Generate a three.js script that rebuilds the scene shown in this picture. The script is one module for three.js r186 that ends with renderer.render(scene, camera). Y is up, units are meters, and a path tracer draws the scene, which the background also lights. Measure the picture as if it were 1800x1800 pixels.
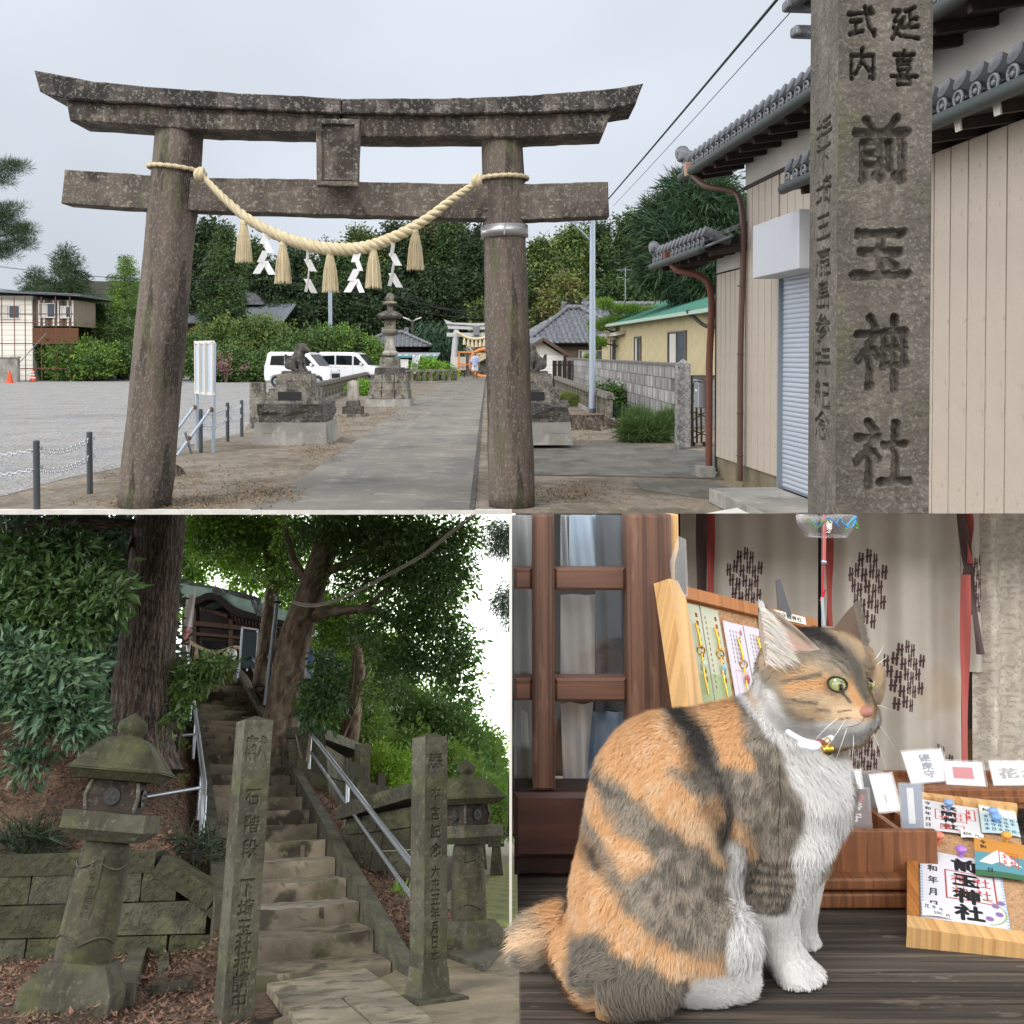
import * as THREE from 'three';
import { mergeGeometries, mergeVertices, toCreasedNormals } from 'three/addons/utils/BufferGeometryUtils.js';
import { RoundedBoxGeometry } from 'three/addons/geometries/RoundedBoxGeometry.js';

// ---------------------------------------------------------------- camera, sky, sun, exposure
// The picture shows three places at once.  All three are built full size round one camera:
//  S  a wooded stone stairway, standing level in the world (ground y = 0)
//  T  a shrine approach with its torii, on a terrace that rises beyond and above the stairway
//  C  a small amulet counter with a cat on it, close by on the right
const V3 = (x, y, z) => new THREE.Vector3(x, y, z);
const FPX = 1800, PPX = 900, PPY = 660;              // focal length and axis of the lens, in photo pixels
const scene = new THREE.Scene();
const camera = new THREE.PerspectiveCamera(2 * Math.atan(900 / FPX) * 180 / Math.PI, 1, 0.05, 900);
camera.setViewOffset(1800, 1800, 0, 900 - PPY, 1800, 1800);
const PITCH = Math.atan((1450 - PPY) / FPX), ROLL = -0.027;
camera.quaternion.setFromEuler(new THREE.Euler(PITCH, 0, ROLL, 'XYZ'));
camera.position.set(0, 1.1, 0);
camera.updateMatrixWorld(true);

const renderer = new THREE.WebGLRenderer({ antialias: true });
renderer.toneMapping = THREE.LinearToneMapping;
renderer.toneMappingExposure = 1.15;
renderer.shadowMap.enabled = true;
renderer.shadowMap.type = THREE.PCFSoftShadowMap;

const mulberry = (a) => () => { a |= 0; a = a + 0x6D2B79F5 | 0; let t = Math.imul(a ^ a >>> 15, 1 | a); t = t + Math.imul(t ^ t >>> 7, 61 | t) ^ t; return ((t ^ t >>> 14) >>> 0) / 4294967296; };
let R = mulberry(7);
const rr = (a, b) => a + (b - a) * R();
const clamp = (x, a = 0, b = 1) => Math.min(b, Math.max(a, x));
const sst = (a, b, x) => { const t = clamp((x - a) / (b - a)); return t * t * (3 - 2 * t); };
const mix = (a, b, t) => a + (b - a) * t;
const h3 = (x, y, z) => { let h = Math.imul(x, 374761393) + Math.imul(y, 668265263) + Math.imul(z, 1440662683) | 0; h = Math.imul(h ^ h >>> 13, 1274126177); return ((h ^ h >>> 16) >>> 0) / 4294967296; };
function vn(x, y, z) {
  const xi = Math.floor(x), yi = Math.floor(y), zi = Math.floor(z); let fx = x - xi, fy = y - yi, fz = z - zi;
  fx = fx * fx * (3 - 2 * fx); fy = fy * fy * (3 - 2 * fy); fz = fz * fz * (3 - 2 * fz);
  const l = (a, b, t) => a + (b - a) * t;
  return l(l(l(h3(xi, yi, zi), h3(xi + 1, yi, zi), fx), l(h3(xi, yi + 1, zi), h3(xi + 1, yi + 1, zi), fx), fy),
    l(l(h3(xi, yi, zi + 1), h3(xi + 1, yi, zi + 1), fx), l(h3(xi, yi + 1, zi + 1), h3(xi + 1, yi + 1, zi + 1), fx), fy), fz);
}
const fb3 = (x, y, z, o = 3) => { let s = 0, a = .5, t = 0; for (let i = 0; i < o; i++) { s += a * vn(x, y, z); t += a; a *= .5; x *= 2.03; y *= 2.03; z *= 2.03; } return s / t; };

{ // overcast sky: bright milky haze low down, greyer cloud higher up
  const W = 512, H = 256, d = new Float32Array(W * H * 4);
  for (let j = 0; j < H; j++) for (let i = 0; i < W; i++) {
    const e = ((j + .5) / H - .5) * 180, a = (i + .5) / W * 2 * Math.PI;
    const ce = Math.cos(e * Math.PI / 180), x = Math.cos(a) * ce, z = Math.sin(a) * ce, y = Math.sin(e * Math.PI / 180);
    const n = fb3(x * 2.2 + 9, y * 4.5 + 4, z * 2.2 + 7, 4) - .5;
    let c;
    if (e >= 0) {
      const t = sst(11, 26, e), u = sst(28, 60, e);
      c = [mix(mix(4, .62, t), .6, u), mix(mix(4, .67, t), .65, u), mix(mix(4, .745, t), .72, u)];
      const k = 1 + n * .55 * t; c = c.map((v) => v * k);
    } else { const t = sst(0, -14, e); c = [mix(4, .28, t), mix(4, .28, t), mix(4, .27, t)]; }
    d.set([c[0], c[1], c[2], 1], (j * W + i) * 4);
  }
  const t = new THREE.DataTexture(d, W, H, THREE.RGBAFormat, THREE.FloatType);
  t.mapping = THREE.EquirectangularReflectionMapping; t.magFilter = t.minFilter = THREE.LinearFilter; t.needsUpdate = true;
  scene.background = t; scene.environment = t;
}
const sun = new THREE.DirectionalLight(new THREE.Color(1, .97, .92), 1.5);
sun.position.set(-22, 46, 40); sun.target.position.set(0, 0, -14);
sun.castShadow = true; sun.shadow.radius = 40; sun.shadow.mapSize.set(2048, 2048);
Object.assign(sun.shadow.camera, { left: -60, right: 60, top: 60, bottom: -60, near: 1, far: 220 });
scene.add(sun, sun.target);

// ---------------------------------------------------------------- frames: where each place stands
class Frame {
  constructor(q, o) { this.q = q; this.o = o; this.qi = q.clone().invert(); this.c = camera.position.clone().sub(o).applyQuaternion(this.qi); }
  ray(px, py) { return V3((px - PPX) / FPX, -(py - PPY) / FPX, -1).applyQuaternion(camera.quaternion).applyQuaternion(this.qi); }
  d(px, py, dep) { const r = this.ray(px, py); return this.c.clone().addScaledVector(r, (-dep - this.c.z) / r.z); }        // on the upright plane at this distance
  g(px, py, y = 0) { const r = this.ray(px, py); return this.c.clone().addScaledVector(r, (y - this.c.y) / r.y); }         // on level ground
  x(px, py, X) { const r = this.ray(px, py); return this.c.clone().addScaledVector(r, (X - this.c.x) / r.x); }             // on a wall along the view
  w(p) { return p.clone().applyQuaternion(this.q).add(this.o); }
  l(p) { return p.clone().sub(this.o).applyQuaternion(this.qi); }
}
const rx = (a) => new THREE.Quaternion().setFromAxisAngle(V3(1, 0, 0), a);
const mkFrame = (horizonRow, eye) => { const q = camera.quaternion.clone().multiply(rx(Math.atan((PPY - horizonRow) / FPX))); return new Frame(q, camera.position.clone().sub(V3(0, eye, 0).applyQuaternion(q))); };
const S = new Frame(new THREE.Quaternion(), V3(0, 0, 0));
const T = mkFrame(622, 1.6);
const C = mkFrame(850, .557);
const rowOf = (w) => { const p = w.clone().sub(camera.position).applyQuaternion(camera.quaternion.clone().invert()); return [PPX + FPX * p.x / -p.z, PPY - FPX * p.y / -p.z, -p.z]; };

// ---------------------------------------------------------------- object helpers
const used = {};
const numbered = (n) => { used[n] = (used[n] || 0) + 1; return used[n] === 1 ? n : n + '_' + String(used[n] - 1).padStart(3, '0'); };
function put(o, F, pos, turn = 0, tilt) {   // stand a thing at a place of a frame
  const q = new THREE.Quaternion().setFromEuler(new THREE.Euler(tilt ? tilt[0] : 0, turn, tilt ? tilt[1] : 0, 'YXZ'));
  o.quaternion.copy(F.q).multiply(q); o.position.copy(F.w(pos)); scene.add(o); return o;
}
function thing(name, label, category, F = T, pos = V3(0, 0, 0), turn = 0, group, tilt) {
  const o = new THREE.Group(); o.name = numbered(name); put(o, F, pos, turn, tilt);
  o.userData = { label, category }; if (group) o.userData.group = group; return o;
}
function shade(m) { m.castShadow = true; m.receiveShadow = true; return m; }
function part(parent, name, geo, mat) { const m = shade(new THREE.Mesh(Array.isArray(geo) ? merge(geo) : geo, mat)); m.name = name; parent.add(m); return m; }
function solo(name, label, category, geo, mat, F = T, pos = V3(0, 0, 0), turn = 0, group) {
  const m = shade(new THREE.Mesh(Array.isArray(geo) ? merge(geo) : geo, mat)); m.name = numbered(name); put(m, F, pos, turn);
  m.userData = { label, category }; if (group) m.userData.group = group; return m;
}
function struct(name, geo, mat, F = T, kind = 'structure') { const m = shade(new THREE.Mesh(Array.isArray(geo) ? merge(geo) : geo, mat)); m.name = numbered(name); put(m, F, V3(0, 0, 0)); m.userData = { kind, label: name.replace(/_/g, ' ') }; return m; }
function copyOf(src, F, pos, turn = 0, label, tilt) { const c = src.clone(); c.name = numbered(src.name.replace(/_\d{3}$/, '')); c.userData = { ...src.userData }; if (label) c.userData.label = label; return put(c, F, pos, turn, tilt); }

// ---------------------------------------------------------------- geometry helpers (all give position, normal, uv in metres)
const M4 = (p, e, s) => new THREE.Matrix4().compose(p || V3(0, 0, 0), new THREE.Quaternion().setFromEuler(new THREE.Euler(...(e || [0, 0, 0]))), s || V3(1, 1, 1));
function uvBox(g, swap) {
  if (g.index) g = g.toNonIndexed();
  const p = g.attributes.position, n = p.count, uv = new Float32Array(n * 2), a = V3(), b = V3(), c = V3();
  for (let i = 0; i < n; i += 3) {
    a.fromBufferAttribute(p, i); b.fromBufferAttribute(p, i + 1); c.fromBufferAttribute(p, i + 2);
    const nx = (b.y - a.y) * (c.z - a.z) - (b.z - a.z) * (c.y - a.y), ny = (b.z - a.z) * (c.x - a.x) - (b.x - a.x) * (c.z - a.z), nz = (b.x - a.x) * (c.y - a.y) - (b.y - a.y) * (c.x - a.x);
    const X = Math.abs(nx), Y = Math.abs(ny), Z = Math.abs(nz);
    [a, b, c].forEach((v, k) => {
      let s, t; if (Z >= X && Z >= Y) { s = v.x; t = v.y; } else if (X >= Y) { s = v.z + .37; t = v.y; } else { s = v.x; t = v.z + .21; }
      uv[(i + k) * 2] = swap ? t : s; uv[(i + k) * 2 + 1] = swap ? s : t;
    });
  }
  g.setAttribute('uv', new THREE.BufferAttribute(uv, 2)); return clean(g);
}
function clean(g) { for (const k of Object.keys(g.attributes)) if (!['position', 'normal', 'uv', 'color'].includes(k)) g.deleteAttribute(k); return g; }
function merge(gs) {
  gs = gs.flat(9).filter(Boolean).map((g) => { if (g.index) g = g.toNonIndexed(); if (!g.attributes.normal) g.computeVertexNormals(); if (!g.attributes.uv) g.setAttribute('uv', new THREE.BufferAttribute(new Float32Array(g.attributes.position.count * 2), 2)); return clean(g); });
  const col = gs.some((g) => g.attributes.color);
  if (col) gs.forEach((g) => { if (!g.attributes.color) g.setAttribute('color', new THREE.BufferAttribute(new Float32Array(g.attributes.position.count * 3).fill(1), 3)); });
  return gs.length === 1 ? gs[0] : mergeGeometries(gs);
}
const tf = (g, p, e, s) => g.applyMatrix4(M4(p, e, s));
const box = (w, h, d, x = 0, y = 0, z = 0, e, swap) => uvBox(tf(new THREE.BoxGeometry(w, h, d), V3(x, y, z), e), swap);
const rbox = (w, h, d, r, x = 0, y = 0, z = 0, e, swap) => uvBox(tf(new RoundedBoxGeometry(w, h, d, 1, Math.min(r, w * .49, h * .49, d * .49)), V3(x, y, z), e), swap);
// tapered block: bottom w0 x d0, top w1 x d1, chamfered, surface slightly uneven
function block(w0, d0, w1, d1, y0, y1, rough = 0, x = 0, z = 0, n = 3) {
  const g = new THREE.BoxGeometry(1, 1, 1, n, n, n), p = g.attributes.position;
  for (let i = 0; i < p.count; i++) {
    const t = p.getY(i) + .5; let X = p.getX(i) * mix(w0, w1, t), Z = p.getZ(i) * mix(d0, d1, t), Y = mix(y0, y1, t);
    if (rough) { const f = 9; X += (vn(X * f + x * 7, Y * f, Z * f) - .5) * rough; Z += (vn(X * f + 31, Y * f + z * 5, Z * f) - .5) * rough; if (t > .01) Y += (vn(X * f + 77, Y * f + 3, Z * f) - .5) * rough; }
    p.setXYZ(i, X + x, Y, Z + z);
  }
  g.computeVertexNormals(); const u = uvBox(g); u.computeVertexNormals(); return u;
}
function pyramidTop(w, d, y0, h, x = 0, z = 0) { const g = new THREE.ConeGeometry(Math.SQRT1_2, 1, 4, 1); g.rotateY(Math.PI / 4); tf(g, V3(x, y0 + h / 2, z), null, V3(w, h, d)); const u = uvBox(g); u.computeVertexNormals(); return u; }
function tube(pts, rad, seg = 8, rough = 0, cap = true) {
  const n = pts.length, pos = [], uv = [], idx = [], rf = Array.isArray(rad) ? (i) => rad[i] : typeof rad === 'function' ? (i) => rad(i / (n - 1)) : () => rad;
  let N = null, L = 0; const tmp = V3();
  for (let i = 0; i < n; i++) {
    const tan = pts[Math.min(i + 1, n - 1)].clone().sub(pts[Math.max(i - 1, 0)]).normalize();
    if (!N) { N = Math.abs(tan.y) > .9 ? V3(1, 0, 0) : V3(0, 1, 0); }
    N = N.clone().addScaledVector(tan, -N.dot(tan)).normalize(); const B = tan.clone().cross(N);
    if (i) L += pts[i].distanceTo(pts[i - 1]);
    const r0 = rf(i);
    for (let j = 0; j <= seg; j++) {
      const a = j / seg * Math.PI * 2, r = r0 * (1 + (rough ? rough * (fb3(Math.cos(a) * 2 + i * .35, Math.sin(a) * 2, i * .5 + 11, 3) - .5) * 2 : 0));
      tmp.copy(pts[i]).addScaledVector(N, Math.cos(a) * r).addScaledVector(B, Math.sin(a) * r);
      pos.push(tmp.x, tmp.y, tmp.z); uv.push(j / seg * Math.max(.02, Math.round(2 * Math.PI * rf(0) * 10) / 10), L);
    }
  }
  const w = seg + 1;
  for (let i = 0; i < n - 1; i++) for (let j = 0; j < seg; j++) { const a = i * w + j, b = a + 1, c = a + w, e = c + 1; idx.push(a, b, c, b, e, c); }
  if (cap) for (const [i, s] of [[0, 1], [n - 1, -1]]) {
    const k = pos.length / 3; pos.push(pts[i].x, pts[i].y, pts[i].z); uv.push(0, 0);
    for (let j = 0; j < seg; j++) s > 0 ? idx.push(k, i * w + j + 1, i * w + j) : idx.push(k, i * w + j, i * w + j + 1);
  }
  const g = new THREE.BufferGeometry();
  g.setAttribute('position', new THREE.Float32BufferAttribute(pos, 3)); g.setAttribute('uv', new THREE.Float32BufferAttribute(uv, 2)); g.setIndex(idx); g.computeVertexNormals();
  return g.toNonIndexed();
}
const bar = (a, b, r, seg = 8, r2) => tube([a, b], [r, r2 ?? r], seg);
const spline = (pts, n) => new THREE.CatmullRomCurve3(pts, false, 'centripetal').getPoints(n);
function lathe(prof, seg = 24, x = 0, y = 0, z = 0, sq) {   // prof: [r, y] pairs; sq > 0 squares the section
  const g = new THREE.LatheGeometry(prof.map(([r, q]) => new THREE.Vector2(Math.max(r, .0004), q)), seg);
  if (sq) { const p = g.attributes.position; for (let i = 0; i < p.count; i++) { const X = p.getX(i), Z = p.getZ(i), m = Math.max(Math.abs(X), Math.abs(Z)), l = Math.hypot(X, Z); const k = m > 0 ? mix(1, l / m, sq) : 1; p.setX(i, X * k); p.setZ(i, Z * k); } }
  g.computeVertexNormals();
  const p = g.attributes.position, uv = g.attributes.uv; for (let i = 0; i < p.count; i++) uv.setXY(i, uv.getX(i) * Math.max(.3, prof[0][0] * 6.28), p.getY(i));
  return clean(tf(g.toNonIndexed(), V3(x, y, z)));
}
function densify(pts, step, jit) {
  const o = []; pts.forEach((p, i) => { const q = pts[(i + 1) % pts.length], l = Math.hypot(q[0] - p[0], q[1] - p[1]), n = Math.max(1, Math.round(l / step)); for (let k = 0; k < n; k++) { const t = k / n, x = mix(p[0], q[0], t), y = mix(p[1], q[1], t); o.push([x + (vn(x * 9, y * 9, 3) - .5) * jit, y + (vn(x * 9, y * 9, 17) - .5) * jit]); } }); return o;
}
function prism(pts, zFront, thick, bevel = .006, jit = 0, swap) {
  if (jit) pts = densify(pts, .08, jit);
  const s = new THREE.Shape(pts.map((p) => new THREE.Vector2(p[0], p[1])));
  const g = new THREE.ExtrudeGeometry(s, { depth: thick - 2 * bevel, bevelEnabled: bevel > 0, bevelThickness: bevel, bevelSize: bevel, bevelOffset: -bevel, bevelSegments: 1, steps: 1 });
  g.translate(0, 0, zFront - thick + bevel); return uvBox(g, swap);
}
const pxPts = (F, list, dep) => list.map(([a, b]) => { const p = F.d(a, b, dep); return [p.x, p.y]; });
function sheet(pts, y = 0, thick = 0) {   // level polygon from local points (x, z)
  const s = new THREE.Shape(pts.map((p) => new THREE.Vector2(p.x, -p.z)));
  const g = thick ? new THREE.ExtrudeGeometry(s, { depth: thick, bevelEnabled: false }) : new THREE.ShapeGeometry(s);
  g.rotateX(-Math.PI / 2); g.translate(0, y - thick, 0); return uvBox(g);
}
function quad(a, b, c, d) { const g = new THREE.BufferGeometry(); g.setAttribute('position', new THREE.Float32BufferAttribute([a, b, c, a, c, d].flatMap((v) => [v.x, v.y, v.z]), 3)); g.computeVertexNormals(); return uvBox(g); }
function grid(nu, nv, fn) {   // fn(u, v) -> Vector3
  const pos = [], idx = []; for (let j = 0; j <= nv; j++) for (let i = 0; i <= nu; i++) { const p = fn(i / nu, j / nv); pos.push(p.x, p.y, p.z); }
  for (let j = 0; j < nv; j++) for (let i = 0; i < nu; i++) { const a = j * (nu + 1) + i, c = a + nu + 1; idx.push(a, a + 1, c, a + 1, c + 1, c); }
  const g = new THREE.BufferGeometry(); g.setAttribute('position', new THREE.Float32BufferAttribute(pos, 3)); g.setIndex(idx); g.computeVertexNormals();
  const n = g.toNonIndexed(), nn = n.attributes.normal.clone(), u = uvBox(n); u.setAttribute('normal', nn); return u;
}
function roughen(g, amp, f = 8) { // push the surface in and out along its normals, welded so that it stays closed
  g = g.clone(); g.deleteAttribute('normal'); g.deleteAttribute('uv'); g = mergeVertices(g, 1e-4); g.computeVertexNormals();
  const p = g.attributes.position, n = g.attributes.normal; for (let i = 0; i < p.count; i++) { const k = (fb3(p.getX(i) * f + 5, p.getY(i) * f, p.getZ(i) * f, 3) - .5) * 2 * amp; p.setXYZ(i, p.getX(i) + n.getX(i) * k, p.getY(i) + n.getY(i) * k, p.getZ(i) + n.getZ(i) * k); }
  g.computeVertexNormals(); return uvBox(g);
}

// ---------------------------------------------------------------- procedural surfaces
const ph = (i, j, px, py, s) => h3(((i % px) + px) % px, ((j % py) + py) % py, s);
function pn(u, v, px, py, s) { const x = u * px, y = v * py, i = Math.floor(x), j = Math.floor(y); let fx = x - i, fy = y - j; fx = fx * fx * (3 - 2 * fx); fy = fy * fy * (3 - 2 * fy); return mix(mix(ph(i, j, px, py, s), ph(i + 1, j, px, py, s), fx), mix(ph(i, j + 1, px, py, s), ph(i + 1, j + 1, px, py, s), fx), fy); }
function pf(u, v, px, py, s, o = 4) { let a = .5, r = 0, t = 0; for (let k = 0; k < o; k++) { r += a * pn(u, v, px, py, s + k * 13); t += a; a *= .55; px *= 2; py *= 2; } return r / t; }
const srgb = (hex) => [(hex >> 16) / 255, (hex >> 8 & 255) / 255, (hex & 255) / 255];
let texSeed = 1;
function surf(o) {  // o: base, vary, per, layers [{c, per, thr, soft, amt}], bump, bper, rough, m (metres per tile), size
  const n = o.size || 256, sd = (texSeed += 101), base = srgb(o.base), d = new Uint8Array(n * n * 4), hb = o.bump && n >= 512 && !o.one ? new Uint8Array(n * n * 4) : null, per = o.per || [4, 4], bp = o.bper || per, ly = (o.layers || []).map((l) => ({ ...l, c: srgb(l.c) }));
  for (let j = 0; j < n; j++) for (let i = 0; i < n; i++) {
    const u = i / n, v = j / n, k = (j * n + i) * 4; let q = 1 + (pf(u, v, per[0], per[1], sd, o.oct || 5) - .5) * 2 * (o.vary ?? .25) + (ph(i, j, n, n, sd + 5) - .5) * (o.grain ?? .1);
    let c = base.map((x) => x * q), hh = hb ? pf(u, v, bp[0], bp[1], sd + 3, o.boct || 4) : 0;
    ly.forEach((l, m) => { const p = l.per || [6, 6], f = sst(l.thr, l.thr + (l.soft ?? .1), pf(u, v, p[0], p[1], sd + 31 * (m + 2), l.oct || 5)) * (l.amt ?? 1); c = c.map((x, e) => mix(x, l.c[e] * (.9 + .2 * q - .1), f)); if (l.h) hh += l.h * f; });
    for (let e = 0; e < 3; e++) d[k + e] = clamp(c[e]) * 255; d[k + 3] = 255;
    if (hb) { hb[k] = hb[k + 1] = hb[k + 2] = clamp(hh) * 255; hb[k + 3] = 255; }
  }
  const mk = (a, cs) => { const t = new THREE.DataTexture(a, n, n); t.wrapS = t.wrapT = THREE.RepeatWrapping; t.magFilter = THREE.LinearFilter; t.minFilter = THREE.LinearMipmapLinearFilter; t.generateMipmaps = true; if (cs) t.colorSpace = THREE.SRGBColorSpace; const m = o.m || 1; t.repeat.set(1 / (Array.isArray(m) ? m[0] : m), 1 / (Array.isArray(m) ? m[1] : m)); t.needsUpdate = true; return t; };
  const mat = new (o.phys ? THREE.MeshPhysicalMaterial : THREE.MeshStandardMaterial)({ map: mk(d, true), roughness: o.rough ?? .92, metalness: o.metal || 0 });
  if (o.bump) { mat.bumpMap = hb ? mk(hb) : mat.map; mat.bumpScale = o.bump; }
  if (o.tint) mat.color.set(o.tint); if (o.two) mat.side = THREE.DoubleSide; if (o.vc) mat.vertexColors = true;
  return mat;
}
const plain = (hex, rough = .7, extra = {}) => new THREE.MeshStandardMaterial({ color: hex, roughness: rough, ...extra });
const tinted = (m, hex) => { const c = m.clone(); c.color.set(hex); return c; };

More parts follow.
